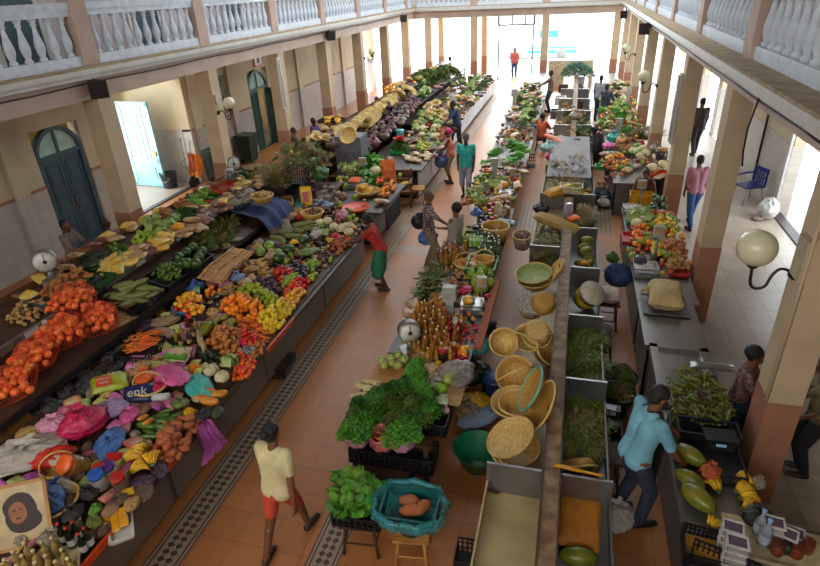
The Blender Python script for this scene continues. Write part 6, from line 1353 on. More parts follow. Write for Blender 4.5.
for (x, y, w, l, m_, lb) in [(677, 272, .32, .42, MATS['red_plastic'], 'red tray of ginger nearest the covered box'), (673, 256, .3, .4, MATS['red_plastic'], 'red tray of brown nuts behind the ginger'), (658, 250, .3, .4, MATS['red_plastic'], 'red tray of mixed fruit right of the large scale'), (633, 240, .4, .5, MATS['red_plastic'], 'red tray of bananas left on the fruit counter'), (634, 222, .3, .4, MATS['emerald_plastic'], 'green tray of cabbages at the far left of the fruit counter'), (660, 232, .5, .4, MATS['red_plastic'], 'red tray of limes in the middle of the fruit counter')]:
    crate(tuple(at(x, y, .87)), 0, w, l, .07, m_, lb, True, name='tray', cat='tray')
J([GINGER, WPOTATO], [(668, 270), (668, 256), (684, 258), (688, 270)], 30, .07, 'tan ginger root in the nearest red tray', 'ginger in the red tray', z=.93, h=.14)
J([TUBER, ONION], [(660, 256), (662, 242), (682, 244), (686, 256)], 50, .065, 'reddish brown nut in the second red tray', 'nuts in the red tray', z=.93, h=.12)
J([GREENM, YMANGO, LIME], [(652, 258), (653, 244), (664, 246), (666, 258)], 24, .075, 'green or yellow fruit in the tray right of the scale', 'fruit right of the scale', z=.93, h=.1)
for i, (x, y, r) in enumerate([(638, 244, .2), (646, 242, .8), (642, 237, .4), (650, 238, 1.4)]): GBANANA.put(at(x, y, .95), r, 1.1, 'green banana bunch in the red tray on the fruit counter', 'green bananas on the fruit counter')
J([TOMATO, ONION, ORANGE], [(630, 244), (632, 228), (646, 228), (652, 246), (640, 250)], 26, .08, 'orange or red fruit around the green bananas', 'fruit around the green bananas', z=.92, h=.08)
J([CABB, CAUL], [(630, 228), (630, 216), (646, 214), (650, 226)], 8, .15, 'pale cabbage at the back left of the fruit counter', 'cabbages on the fruit counter', z=.93, h=.12, sc=(.8, .95))
J([YMANGO, LEMON, GREENM], [(650, 230), (652, 220), (672, 220), (680, 234), (664, 240)], 46, .075, 'yellow green fruit heaped at the back of the fruit counter', 'yellow fruit on the fruit counter', z=.92, h=.14)
J([POTATO, GINGER], [(652, 220), (656, 214), (674, 214), (674, 220)], 18, .08, 'brown root along the back of the fruit counter', 'roots along the back', h=.1)
packet(tuple(at(640, 262, .95)), (.2, 0, 0), .2, .16, .12, mat('dark_blue_box', '1c2430', .4), 'dark blue packet behind the large scale', 'packet', 'packet', seed=6)
crate(tuple(at(640, 205, .5)), 0, .5, .35, .3, mat('ochre_plastic', 'c08a14', .45), 'ochre yellow crate in front of the seated woman', True)
pile([GMELON], [(650, 212), (652, 198), (664, 200), (664, 212)], .87, 7, .17, 'dark green melon beside the pillar on the right', 'melons beside the pillar', h=.15, sc=(.7, .8))
bag(648, 214, .88, .1, film('mint_film', '6ab08a'), 'mint green bag next to the melons'); bag(654, 217, .88, .1, B_RED, 'pinkish red bag next to the melons')
# things standing on the floor between divider and right counter
p = at(608, 300, .5); stool((p.x, p.y), 0, .38, .5, 'wooden stool under the speckled cloth box', WOODD)
packet((p.x, p.y, .505), (0, 0, 0), .36, .4, .2, mat('speckled_cloth', 'b5a296', .85, .15, 14, bump=.3), 'speckled pale cloth box on a dark stool', 'covered_box', 'box', seed=5)
bag(617, 285, .45, .22, film('denim_film', '24385e', 1, .8), 'dark blue sack leaning against the right counter', False, 1.4); bag(612, 262, .1, .14, B_GRN, 'green bag behind the dark blue sack')
p = at(601, 328, .55); stool((p.x, p.y), .2, .34, .55, 'round topped dark stool beside the steel counter', WOODD, True)
BW = mat('black_tub', '17161a', .35, .05, 5)
for i, (x, y) in enumerate([(620, 378), (617, 394)]):
    p = at(x, y, .3); basin((p.x, p.y, .14), .24, .2, BW, ['black round tub of herbs, the farther of the two', 'black round tub of herbs, the nearer of the two'][i], flare=.8)
    o = ob('tub_stand', MB().lathe([(.17, 0), (.15, .14)], 20), None, (p.x, p.y, 0), mats=BW); tag(o, 'dark round stand under the %s tub of herbs' % ['farther', 'nearer'][i], 'stand')
    pile([DKB, OLB], [(x-15, y), (x-10, y-8), (x+10, y-8), (x+15, y), (x, y+8)], .26, 9, .12, 'olive herb bunch in the %s black tub' % ['farther', 'nearer'][i], 'herbs in the %s black tub' % ['farther', 'nearer'][i], h=.05, sc=(.6, .7))
e = empty('box_scale', (at(607, 414, .55).x, at(607, 414, .55).y, .3), -.1, 'black electronic scale with a pale display beside the black tubs', 'scale'); ob('body', MB().box(-.15, .15, -.15, .15, 0, .22).box(-.15, .15, .02, .15, .22, .3), e, mats=BLACKP); ob('display', MB().box(-.06, .1, .01, .02, .235, .285).box(-.06, .1, .03, .12, .3, .304), e, mats=mat('pale_lcd', '9a9ab8', .3))
o = ob('crate', crate_mb(.42, .42, .3), None, (at(607, 414, .55).x, at(607, 414, .55).y, 0), mats=BLACKP); tag(o, 'black crate carrying the electronic scale by the tubs', 'crate')
p = at(606, 452, .45); stool((p.x, p.y), 0, .36, .45, 'square dark stool in front of the man in blue', WOODD)
bag(616, 522, .0, .2, B_WHITE, 'whitish sack on the floor beside the man in blue', True, .9)
bag(600, 520, .0, .15, B_CLEAR, 'clear bag standing on the floor by the divider', True, .8)
# seated woman counter beyond and further goods
J([ONION, POTATO, ORANGE], [(600, 168), (604, 158), (624, 156), (630, 168), (614, 172)], 50, .09, 'orange brown fruit heaped behind the green tray', 'orange fruit on the third right counter', h=.14)
BANANA.put(at(609, 160, .95), .5, 1.6, 'big yellow banana bunch on the third right counter'); GBANANA.put(at(615, 157, .98), 1.5, 1.5, 'yellow green banana bunch on the third right counter')
crate(tuple(at(613, 169, .86)), 0, .9, .25, .1, mat('bright_green_tray', '1f9a4a', .4), 'bright green tray along the front of the third right counter', True, name='tray', cat='tray')
J([CABB, CAUL], [(628, 158), (630, 148), (644, 150), (646, 160)], 9, .15, 'pale cabbage beside the seated woman', 'cabbages beside the seated woman', h=.14)
J([TUBER, GINGER], [(612, 152), (616, 140), (640, 142), (640, 152)], 40, .09, 'brown root in the middle of the third right counter', 'brown roots on the third right counter', h=.18)
J([PEPPER, TOMATO], [(634, 150), (638, 142), (660, 146), (662, 152), (646, 156)], 26, .09, 'red vegetable at the back of the third right counter', 'red vegetables on the third right counter', h=.14)
J([CAUL, GINGER], [(650, 172), (652, 160), (666, 160), (668, 172)], 12, .12, 'white and cream root behind the seated woman', 'cream roots behind the seated woman', z=.98, h=.14)
crate((at(661, 174, .9).x, at(661, 174, .9).y, .86), 0, .5, .4, .1, MATS['orange_plastic'], 'orange tray under the cream roots', True, name='tray', cat='tray')
basin((at(662, 190, .5).x, at(662, 190, .5).y, 0), .24, .8, mat('charcoal_bin', '22262a', .4), 'charcoal bin standing right of the seated woman', flare=.85, name='bin', cat='bin')
bag(613, 142, .9, .2, B_TEAL, 'turquoise bag on the third right counter'); bag(608, 148, .9, .2, B_PINK, 'pink and red bag below the turquoise one', False, .6); bag(621, 144, .9, .18, film('peach_film', 'd0a070'), 'peach coloured bag beside the turquoise one'); bag(648, 138, .9, .17, B_WHITE, 'white bag at the pillar foot', True); bag(655, 152, 1.0, .16, B_CLEAR, 'greyish bag right of the red vegetables')
pile([HAYB, OLB, YMANGO], [(632, 142), (636, 130), (656, 128), (662, 142)], .87, 22, .14, 'dark yellow flower or herb bunch by the far pillar', 'flower bunches by the pillar', h=.2)
jar_proto('glass_jar', .3, .14, mat('dark_jar_goods', '3a2a24', .2), WOODP).put(at(661, 160, 1.15), 0, 1, 'dark jar with a wooden lid behind the charcoal bin')
for (x, y, l) in [(600, 205, 'dark bags and bundles on the floor by the third right counter'), (590, 165, 'tall dark grey sack standing in the aisle')]: bag(x, y, .0, .3, [film('slate_film', '2a3040'), film('tar_film', '35302e')][x == 590], l, True, 1.2 if x == 600 else 2.4)
bag(603, 206, .3, .15, B_WHITE, 'white bag on the dark bundles in the right aisle')
basin(tuple(at(598, 144, .0)), .2, .4, mat('white_red_pail', 'b8a8a4', .4), 'white pail with red band standing behind the two men', flare=.85, name='bucket', cat='bucket')
# ------------------------------------------------------------ stalls further back, left side
counter(-5.7, -3.95, 11.55, 13.7, .84, 'short counter with the black draped front and the grey scale', joint=2)
counter(-5.6, -3.85, 14.9, 19.6, .84, 'left counter with the chair and brown sack at its near end', joint=1.5, panel=mat('pale_panel', 'aaa69e', .35))
wc = counter(-5.9, -4.0, 20.6, 33, .84, 'long white fronted counter beside the bright far aisle', panel=mat('white_tile_panel', 'ced4d8', .3), joint=1.5)
F_ = lambda pr_, poly, n, d, l, g, z=.86, **k: pile(pr_, poly, z, n, d, l, g, **k)
o = ob('black_drape', MB().box(-.02, .02, -.55, .55, -.5, 0), None, (-3.98, 12.3, .84), mats=mat('black_cloth', '18161a', .8, bump=.4)); o.location.x = -3.9; tag(o, 'black cloth hanging on the front below the heap of onions', 'cloth')
escale(tuple(at(357, 186, .86)), .1, 'grey scale covered with an orange cloth beside the lettuce', s=1.15, col=.42); packet(tuple(at(355, 181, 1.0)), (.1, 0, 0), .3, .3, .07, mat('orange_cloth', 'd0602a', .8), 'orange cloth on the grey scale pan', 'cloth', 'cloth', seed=2)
F_([LETT2, GRN2, PARSC], [(362, 172), (364, 160), (380, 160), (388, 176), (382, 186), (368, 182)], 46, .13, 'green leafy bunch heaped on the short counter', 'greens on the short counter', h=.32)
F_([TOMATO], [(374, 184), (375, 179), (383, 179), (384, 184)], 8, .07, 'red tomato on the greens of the short counter', 'tomatoes on the greens', z=1.1, h=.05)
CAUL.put(at(376, 174, 1.12), 0, 1.4, 'white cauliflower on the greens of the short counter')
basket(tuple(at(368, 194, .87)), .3, .3, .1, 'wide cane basket of yellow bananas at the counter corner'); BANANA.put(at(364, 190, .93), 2.5, 1.5, 'yellow bananas in the wide cane basket, left one'); BANANA.put(at(371, 193, .93), 2.6, 1.4, 'yellow bananas in the wide cane basket, right one')
F_([ONION, ORANGE], [(376, 198), (378, 190), (392, 182), (396, 188), (386, 198)], 30, .075, 'orange brown onion above the black drape', 'onions above the black drape', h=.12)
F_([PARSB, GRN], [(344, 160), (346, 150), (358, 152), (358, 162)], 7, .18, 'dark parsley in front of the grey cabinet', 'parsley by the grey cabinet', z=1.0, h=.1); F_([CABB, CAUL], [(342, 172), (344, 164), (356, 166), (354, 176)], 6, .15, 'pale cabbage left of the grey scale', 'cabbages left of the grey scale', z=.9, h=.1)
p = at(348, 178, 0); o = ob('cabinet', MB().box(-.38, .38, -.3, .3, 0, 1.75), None, (at(348, 150, 1.4).x, at(348, 150, 1.4).y+.3, 0), mats=mat('grey_metal_paint', '6a6c76', .5)); tag(o, 'tall grey cabinet with a straw basket on top', 'cabinet')
basket((at(348, 138, 1.75).x, at(348, 138, 1.75).y+.1, 1.76), (.9, 0, 0), .24, .09, 'round pale woven basket leaning on the grey cabinet', .7, WEAVEL)
# hanging dress, chair with sack
e = packet(tuple(at(388, 175, 1.0)), (1.4, 0, .4), .4, .8, .12, mat('orange_print_cloth', 'cf7a1a', .7, .2, 9, col2='b8412a'), 'orange and yellow patterned cloth hanging on the chair', 'printed_cloth', 'cloth', seed=7)
e = empty('chair', (at(402, 205, 0).x, at(402, 205, 0).y, 0), .2, 'brown wooden armchair holding bananas at the end of the left counter', 'chair')
ob('seat', MB().box(-.3, .3, -.28, .28, .42, .47), e, mats=WOOD)
for sx in (-.27, .27):
    for sy in (-.25, .25): ob('leg', MB().box(sx-.025, sx+.025, sy-.025, sy+.025, 0, .42 if sy < 0 else .95), e, mats=WOOD)
    ob('armrest', MB().box(sx-.03, sx+.03, -.28, .28, .66, .7).box(sx-.02, sx+.02, -.27, -.23, .47, .68), e, mats=WOOD)
ob('backrest', MB().box(-.28, .28, .23, .27, .78, .92).box(-.28, .28, .23, .27, .6, .68), e, mats=WOOD)
p = e.location; BANANA.put((p.x, p.y, .48), .4, 1.6, 'yellow bananas on the brown armchair, left one'); BANANA.put((p.x+.1, p.y+.1, .5), 1.4, 1.5, 'yellow bananas on the brown armchair, right one')
pile([ONION, TUBER], [(394, 182), (398, 174), (408, 178), (404, 184)], .5, 10, .08, 'brown root on the armchair beside the bananas', 'roots on the armchair', h=.1)
bag(416, 186, .0, .3, film('brown_sacking', '5a4028', 1, .9), 'brown sacking bag hanging at the near end of the left counter', False, 2.3)
stool(at(418, 203, 0), .1, .4, .45, 'small pale wooden stool beside the brown sacking bag', WOODP)
crate(tuple(at(400, 153, .86)), 0, .5, .4, .12, MATS['bright_green_tray'] if 'bright_green_tray' in MATS else LET, 'green tray of herbs below the red flowers', True, name='tray', cat='tray')
F_([DKB, PARSB], [(394, 152), (394, 142), (406, 142), (406, 152)], 8, .16, 'dark herb bunch in the green tray', 'herbs in the green tray', z=.95, h=.2)
F_([GREENM, LEMON, LIME], [(414, 150), (417, 143), (430, 142), (434, 148), (426, 153)], 34, .085, 'yellow green fruit in the bright heap of the left counter', 'yellow green fruit heap', h=.14)
F_([BP], [(404, 162), (406, 156), (420, 155), (432, 152), (428, 160), (420, 164)], 12, .14, 'beige packet along the near edge of the left counter', 'beige packets on the left counter', h=.08)
e = empty('vase', at(400, 141, .88), 0, 'turquoise vase on the left counter', 'vase'); ob('body', MB().lathe([(.08, 0), (.13, .1), (.12, .25), (.15, .36)], 16), e, mats=mat('turquoise_vase', '4aa8a4', .35))
o = ob('flower_bunch', bunch(31, 36, .22, .045, 1.0, .4, 3, .4), None, tuple(at(400, 141, 1.2)), mats=mat('red_petal', 'd0402c', .5, obj=.1)); tag(o, 'bunch of red flowers standing in the turquoise vase', 'flowers')
F_([PEPPER, TOMATO, CABB, YMANGO, GREENM, CAUL, PUMP], [(408, 140), (414, 122), (432, 118), (444, 128), (438, 142), (420, 144)], 60, .13, 'mixed coloured vegetable on the left counter behind the fruit heap', 'mixed vegetables on the left counter', h=.2)
F_([TUBER, POTATO, ONION], [(436, 142), (438, 126), (448, 128), (444, 142)], 36, .09, 'brown root near the front of the left counter', 'brown roots on the left counter', h=.2)
F_([LETT2], [(419, 116), (421, 110), (431, 111), (430, 119)], 6, .2, 'bright green lettuce between the hats', 'lettuces between the hats', z=1.0, h=.15)
PUMP.put(at(434, 118, 1.05), 0, 1.6, 'orange pumpkin right of the bright lettuce').data = PUMP.me; 
# hats on the shelf and the counter
for i in range(26):
    t = i/25; x, y = 345+t*62, 134-t*46; row = i % 2
    HAT.put(at(x+R.uniform(-2, 2), y+row*5, 1.62-row*.2), (R.uniform(-.6, -.1), R.uniform(.2, .7), R.uniform(0, 6)), 1.7+.3*R.random(), 'pale straw hat on the long shelf of hats', 'straw hats on the shelf')
for i, (x, y) in enumerate([(429, 106), (436, 103), (441, 112), (449, 108), (455, 110), (434, 112), (428, 114), (446, 116), (318, 137), (326, 139), (334, 131), (325, 131)]): HAT.put(at(x, y, 1.15 if i < 8 else 1.6), (.2, -.2, i), 1.25, 'broad straw hat %s' % ('on the left counter behind the lettuce' if i < 8 else 'beside the grey cabinet'), 'hats on the counter' if i < 8 else 'hats beside the cabinet')
crate(tuple(at(451, 120, .9)), 0, .7, .5, .2, WOODP, 'pale wooden crate under the straw hats on the counter')
def scatter(poly, z, n, d, where, h=.15, seed=1, protos=None, big=1.0, fill=False):
    pile(protos or [CABB, PUMP, POTATO, TUBER, AUBER, PARSB, DKB, RP, RP, ONION, POTATO, GREENM, DKB], poly, z, max(8, int(n*.42)), d*1.2, 'small item of produce '+where, 'produce '+where, h=h, seed=seed, sc=(big*1.1, big*1.4), fill=fill)
BAGP = [Proto('plastic_bag', 'bag', BAGS[i].mesh('plastic_bag', q)) for i, q in ((0, B_DARK), (1, B_BROWN), (2, B_CLEAR), (0, film('dull_rose', '6a3440')), (1, film('blackred', '4a1c2a')))]
pile(BAGP, [(352, 150), (388, 118), (412, 96), (420, 104), (400, 128), (362, 158)], 1.25, 46, .26, 'dark bag on the shaded shelf below the straw hats', 'bags below the hats', ground=gm, h=.05, sc=(.14, .18), tilt=.1)
pile(BAGP, [(330, 150), (346, 130), (400, 90), (408, 94), (352, 140)], 1.5, 20, .3, 'dark bag at the back of the long hat shelf', 'bags behind the hats', h=.03, sc=(.12, .15), tilt=.1)
scatter([(408, 96), (440, 72), (452, 76), (424, 102)], 1.3, 60, .2, 'on the far stretch of the stepped shelf', .1, 3, [PARSB, DKB, CABB, AUBER, RP], 1.1)
scatter([(392, 90), (430, 68), (440, 70), (404, 94)], 1.5, 44, .2, 'on the top of the far stepped shelf', .1, 4, [YMANGO, PUMP, TUBER, BP, HAT], 1.2)
scatter([(448, 112), (462, 98), (482, 84), (490, 78), (494, 82), (474, 106), (456, 122)], .86, 90, .15, 'along the white fronted counter', .15, 5)
scatter([(440, 110), (446, 92), (462, 78), (480, 78), (460, 98)], .9, 60, .17, 'at the back of the white fronted counter', .2, 6, [DKB, AUBER, RP, CABB, YMANGO])
for i, (x, y) in enumerate([(436, 78), (444, 72), (428, 76), (450, 74), (420, 80)]): o = ob('green_bundle', herb(40+i, 300, .55, .09), None, tuple(at(x, y+4, 1.3)), mats=DKG); tag(o, 'big dark green leafy bundle on the far shelves against the light', 'leafy bundle', 'big leafy bundles')
F_([BANANAS], [(452, 102), (456, 94), (466, 96), (464, 102)], 5, .2, 'yellow bananas on the white fronted counter', 'bananas on the white fronted counter', h=.1, sc=(1.2, 1.4))
# behind the shelf by the pillars
crate(tuple(at(332, 122, 1.5)), 0, .8, .5, .1, BLACKP, 'black tray of yellow bananas by the fourth pillar', True, name='tray', cat='tray'); pile([BANANA], [(324, 124), (326, 118), (340, 118), (340, 126)], 1.58, 9, .2, 'yellow banana bunch in the tray by the fourth pillar', 'bananas by the fourth pillar', h=.1)
scatter([(290, 150), (300, 142), (330, 128), (334, 134), (312, 148)], 1.5, 26, .17, 'on the shelf end by the third pillar', .1, 8, [TUBER, BP, RP, GRN])
pile([YMANGO, ORANGE], [(382, 96), (386, 88), (398, 84), (398, 92)], 1.5, 20, .12, 'yellow fruit on the shelf by the fifth pillar', 'yellow fruit by the fifth pillar', h=.1, sc=(1.2, 1.4))
# far centre and divider
scatter([(512, 128), (516, 98), (530, 82), (540, 84), (540, 100), (536, 126)], .86, 70, .15, 'on the far part of the centre counter', .15, 9)
scatter([(520, 104), (526, 86), (542, 86), (542, 100)], .86, 40, .15, 'near the brown shirted man', .12, 10, [AUBER, ONION, BP, TOMATO])
scatter([(552, 158), (556, 140), (562, 138), (562, 158)], .75, 30, .12, 'in the far left trough', .2, 11, [CAUL, POTATO, BP, GINGER])
scatter([(568, 158), (570, 120), (586, 118), (590, 158)], .75, 60, .13, 'in the far right trough', .3, 12, [DKB, OLB, HAYB, PARSB])
scatter([(558, 136), (562, 104), (582, 100), (586, 130)], .8, 60, .14, 'on the far troughs', .2, 13, [DKB, TUBER, AUBER, RP])
o = ob('green_bundle', herb(60, 500, .8, .09), None, tuple(at(577, 78, .9)), mats=mat('bluish_leaf', '4f7a62', .7)); tag(o, 'huge round green bundle of leaves at the far end of the divider', 'leafy bundle')
for i, (x, y) in enumerate([(556, 118), (560, 104), (563, 92), (578, 92), (580, 84), (577, 108)]): crate(tuple(at(x, y, .66)), 0, .42, .5, .3, [STEELD, WHITEPL, WOODD][i % 3], 'box standing on the far troughs, %s' % ['nearest', 'second', 'third', 'fourth', 'fifth', 'sixth'][i], True, name='storage_box', cat='box')
packet(tuple(at(554, 142, 1.0)), (.2, .3, .9), .25, .8, .15, mat('coral_cloth', 'd0704a', .6), 'coral orange rolled bundle across the far left trough', 'bundle', 'bag', seed=5); bag(548, 152, .9, .2, film('mint_pink', '8fb8b0'), 'mint green bag on the far left trough'); bag(550, 160, .85, .15, B_MAG, 'pinkish bag at the corner of the far left trough')
bag(575, 120, 1.1, .2, B_CLEAR, 'greyish bag on the herbs of the far trough')
crate(tuple(at(527, 166, .0)), .05, .5, .4, .35, BLACKP, 'black crate on the floor of the narrow aisle by the cream basket')
# right far
J([YMANGO, CABB, PEPPER, BP, PARSC], [(598, 130), (602, 108), (626, 104), (632, 122), (628, 134)], 60, .14, 'mixed produce on the right counter near the far lamps', 'mixed produce near the far lamps', h=.18)
J([CAUL, YMANGO, BP, DKB], [(608, 102), (612, 84), (632, 80), (636, 100)], 60, .16, 'small produce on the far right counter', 'produce on the far right counter', h=.2)
crate(tuple(at(618, 122, .88)), 0, .9, .5, .1, MATS['orange_plastic'], 'orange tray on the right counter near the far lamps', True, name='tray', cat='tray')
J([GRN2, LETT], [(600, 112), (604, 104), (618, 102), (620, 110)], 8, .2, 'green leaves near the two men', 'leaves near the two men', h=.15)
for (x, y, l) in [(640, 262, 0)]: pass
for (x, y, s, l) in [(618, 135, .6, 'scale head near the far lamps'), (628, 100, .5, 'scale head on the far right counter')]:
    o = ob('scale_display', MB().box(-.06, .06, -.05, .05, 0, .3).box(-.1, .1, -.06, .06, .3, .52), None, tuple(at(x, y, .87)), mats=MATS['scale_head']); tag(o, 'steel '+l, 'scale head')
# far room: pale counter by the street, vehicle
o = ob('pale_counter', MB().box(-1.2, 1.2, -.4, .4, 0, 1.3), None, (at(573, 84, 0).x-.2, at(573, 84, 0).y, 0), mats=mat('pale_tan', 'b8a888', .6)); tag(o, 'pale tan boxed counter at the far end right of the entrance pillar', 'counter')
V = empty('delivery_van', (-3.0, 48.5, -.05), 0, 'white van with a pale blue stripe parked outside the entrance', 'vehicle')
ob('body', MB().add([(x, y, z) for y in (-1, 1) for (x, z) in ((-3, .35), (3, .35), (3, 2.4), (-1.6, 2.4), (-2.4, 1.4), (-3, 1.2))], [(0, 1, 2, 3, 4, 5), (11, 10, 9, 8, 7, 6)]+[(i, i+6, (i+1) % 6+6, (i+1) % 6) for i in range(6)]), V, mats=mat('van_white', 'f0f4f4', .3, 0))
ob('stripe', MB().box(-.6, 3.0, -1.02, -1.0, .4, .62).box(-.6, 3, -1.02, -1.0, .75, .85), V, mats=mat('van_blue', '4fa8c8', .35)); ob('window', MB().box(.2, 1.6, -1.02, -1.0, 1.5, 2.0), V, mats=mat('van_glass', '5a9ab0', .1))
for x in (-1.7, 1.9): ob('wheel', MB().lathe([(.12, -.12), (.36, -.12), (.38, 0), (.36, .12), (.12, .12)], 20, (x, -.95, .38), (PI/2, 0, 0)), V, mats=GREYP)
# ------------------------------------------------------------ lamps, loudspeakers, fittings
def chaikin(p):
    for _ in range(3):
        p = [Vector(v) for v in p]; q = [p[0]]
        for a, b in zip(p, p[1:]): q += [a*.75+b*.25, a*.25+b*.75]
        p = q+[p[-1]]
    return p
def globe_lamp(px, py, X, s, label, rad=.17):
    p = onx(px, py, X-s*0) ; g = onx(px, py, X+s*(-.38) if 0 else X-s*.38)
    e = empty('globe_lamp', (X, g.y, g.z-.2), 0, label, 'lamp'); rad *= .9
    d = -s
    ob('globe', MB().ell((d*.38, 0, .2), rad, 20, 14), e, mats=GLOBE)
    ob('arm', MB().tube(chaikin([(0, 0, -.05), (d*.13, 0, .02), (d*.2, 0, -.08), (d*.22, 0, -.22), (d*.36, 0, -.24), (d*.38, 0, .0)]), .015, 8), e, mats=IRON)
    ob('cup', MB().lathe([(.02, -.02), (.045, 0), (.08, .05)], 14, (d*.38, 0, 0)), e, mats=IRON); ob('wall_plate', MB().lathe([(.06, 0), (.05, .03), (.02, .06)], 14, (0, 0, -.05), (0, d*PI/2, 0)), e, mats=IRON)
    return e
globe_lamp(757, 248, XR-.0, 1, 'large white globe lamp on the nearest right pillar', .2)
globe_lamp(644, 76, XR, 1, 'white globe lamp on the right row, the middle one'); globe_lamp(626, 48, XR, 1, 'white globe lamp on the right row, the farthest one')
globe_lamp(229, 103, XL, -1, 'white globe lamp on the left row, the nearest one'); globe_lamp(372, 52, XL, -1, 'white globe lamp on the left row, the farther one')
def speaker(px, py, X, label, rz):
    p = onx(px, py, X); e = ob('loudspeaker', MB().add([(x*k, y, z*k2) for (y, k, k2) in ((-.12, 1, 1), (.14, .6, .7)) for (x, z) in ((-.17, -.17), (.17, -.17), (.17, .17), (-.17, .17))], [(0, 1, 2, 3), (7, 6, 5, 4), (0, 4, 5, 1), (1, 5, 6, 2), (2, 6, 7, 3), (3, 7, 4, 0)]), None, tuple(p), (.2, 0, rz), mats=mat('speaker_brown', '3a2a28', .5)); tag(e, label, 'loudspeaker')
    mb = MB()
    for i in range(6): mb.box(-.14, .14, -.128, -.12, -.14+i*.05, -.12+i*.05)
    ob('grille', mb, e, mats=IRON); ob('bracket', MB().tube([(0, .1, .1), (0, .14, .24)], .014, 6), e, mats=IRON); return e
speaker(97, 88, XL+.17, 'brown loudspeaker hanging on the left beam, the nearest one', .9); speaker(330, 35, XL+.17, 'dark loudspeaker on the left beam, the farther one', .9)
speaker(646, 28, XR-.15, 'dark loudspeaker on the right beam, nearer one', -.5); speaker(625, 14, XR-.15, 'dark loudspeaker on the right beam, far corner one', -.5); speaker(403, 18, XL+.4, 'dark loudspeaker at the far left corner', .8)
def tubelight(px0, py0, px1, py1, X, label, w=.09):
    a, b = onx(px0, py0, X), onx(px1, py1, X); e = empty('tube_light', (X, (a.y+b.y)/2, min(a.z, b.z)), 0, label, 'lamp'); h = abs(a.z-b.z)
    ob('housing', MB().box(-.03, .03, -w, w, 0, h), e, mats=WHITEPL); ob('tube', MB().tube([(.05, 0, .04), (.05, 0, h-.04)] if X < 0 else [(-.05, 0, .04), (-.05, 0, h-.04)], .02, 8), e, mats=mat('tube_glass', 'c4c8cc', .2)); return e
tubelight(276, 58, 286, 108, XL+.03, 'long white tube light fixed upright on the third left pillar')
tubelight(683, 74, 670, 142, XR-.04, 'long white tube light fixed upright on a right pillar')
o = ob('switch_box', MB().box(-.06, .0, -.12, .12, -.2, .2), None, tuple(onx(797, 247, XR-.001)), mats=mat('switch_cream', 'b5a88a', .5)); o.location.y = 5.56; tag(o, 'cream switch box on the nearest right pillar beside the lamp', 'switch box')
o = ob('switch_box', MB().box(0, .06, -.1, .1, -.12, .12), None, tuple(onx(216, 99, XL+.001)), mats=MATS['switch_cream']); tag(o, 'cream switch box on the second left pillar beside the lamp', 'switch box')
for nm, X, s, lst in (('left', XL, 1, [(8, 3.9)]), ('right', XR, -1, [(6, 3.9)])):
    o = ob('cable', MB().tube([(X+s*.02, 5.4+i*1.0, 3.93+.012*math.sin(i*1.7)) for i in range(29)], .012, 5), mats=IRON); tag(o, 'thin dark cable running along the %s beam' % nm, 'cable')
o = ob('cable', MB().tube([(XR-.02, 8.0, 4.05), (XR-.08, 8.0, 3.6), (XR-.06, 8.05, 3.3), (XR-.02, 8.1, 3.1)], .012, 5), mats=IRON); tag(o, 'loose dark cable end hanging from the right beam', 'cable')
o = ob('conduit', MB().tube([(XR-.02, 5.45, 1.4), (XR-.02, 5.45, 3.8)], .018, 6), mats=PAINT); tag(o, 'painted conduit running up the nearest right pillar', 'conduit')
# poster, mural, alcove things
e = empty('framed_poster', (WL+.02, 20.3, 2.95), 0, 'small red and white framed poster above the green arched door', 'picture'); ob('frame', MB().box(0, .03, -.28, .28, 0, .5), e, mats=CAPR); ob('picture_sheet', MB().box(.03, .034, -.24, .24, .04, .46), e, mats=WHITEPL); ob('printed_figure', MB().box(.034, .037, -.1, .1, .1, .34), e, mats=mat('poster_red', 'a84a3a', .6))
e = ob('wall_painting', MB().box(0, .03, -.55, .55, -.6, .6), None, (WL+.11, 17.2, 2.4), mats=mat('mural', '7a7a58', .7, .3, 5, col2='4a4a40')); tag(e, 'dull green and brown painting on the wall beyond the alcove', 'picture')
p = at(171, 187, 0); e = basin((p.x, p.y, 0), .26, .46, mat('dark_bucket', '2f3a40', .4), 'dark grey bucket in the sunny alcove', flare=.75, name='bucket', cat='bucket'); ob('handle', MB().tube([(-.26, 0, .44), (-.3, -.1, .3), (-.2, -.27, .22), (.1, -.3, .25), (.26, 0, .44)], .008, 5), e, mats=WHITEPL)
p = at(196, 187, 0); e = empty('wheelbarrow', (p.x, p.y, 0), -.5, 'orange wheelbarrow standing upright against the alcove wall', 'wheelbarrow')
ob('tray', MB().add([(-.28, 0, .35), (.28, 0, .35), (.22, .1, 1.05), (-.22, .1, 1.05), (-.2, .26, .45), (.2, .26, .45), (.16, .3, .95), (-.16, .3, .95)], [(0, 4, 7, 3), (1, 2, 6, 5), (0, 1, 5, 4), (3, 7, 6, 2), (4, 5, 6, 7)]), e, mats=mat('barrow_orange', 'd0701a', .4)); ob('tray_rim', MB().tube([(-.28, 0, .35), (.28, 0, .35), (.22, .1, 1.05), (-.22, .1, 1.05)], .015, 6, closed=True), e, mats=MATS['barrow_orange'])
ob('wheel', MB().lathe([(.05, -.05), (.17, -.05), (.19, 0), (.17, .05), (.05, .05)], 20, (0, -.03, .19), (0, PI/2, 0)), e, mats=IRON)
for s in (-1, 1): ob('handle', MB().tube([(s*.05, 0, .2), (s*.24, -.05, .6), (s*.26, -.06, 1.2), (s*.3, -.02, 1.5)], .018, 6), e, mats=STEELD); ob('leg', MB().tube([(s*.2, -.03, .9), (s*.24, -.24, .75), (s*.22, -.06, .55)], .015, 6), e, mats=STEELD)
p = at(226, 178, 0)
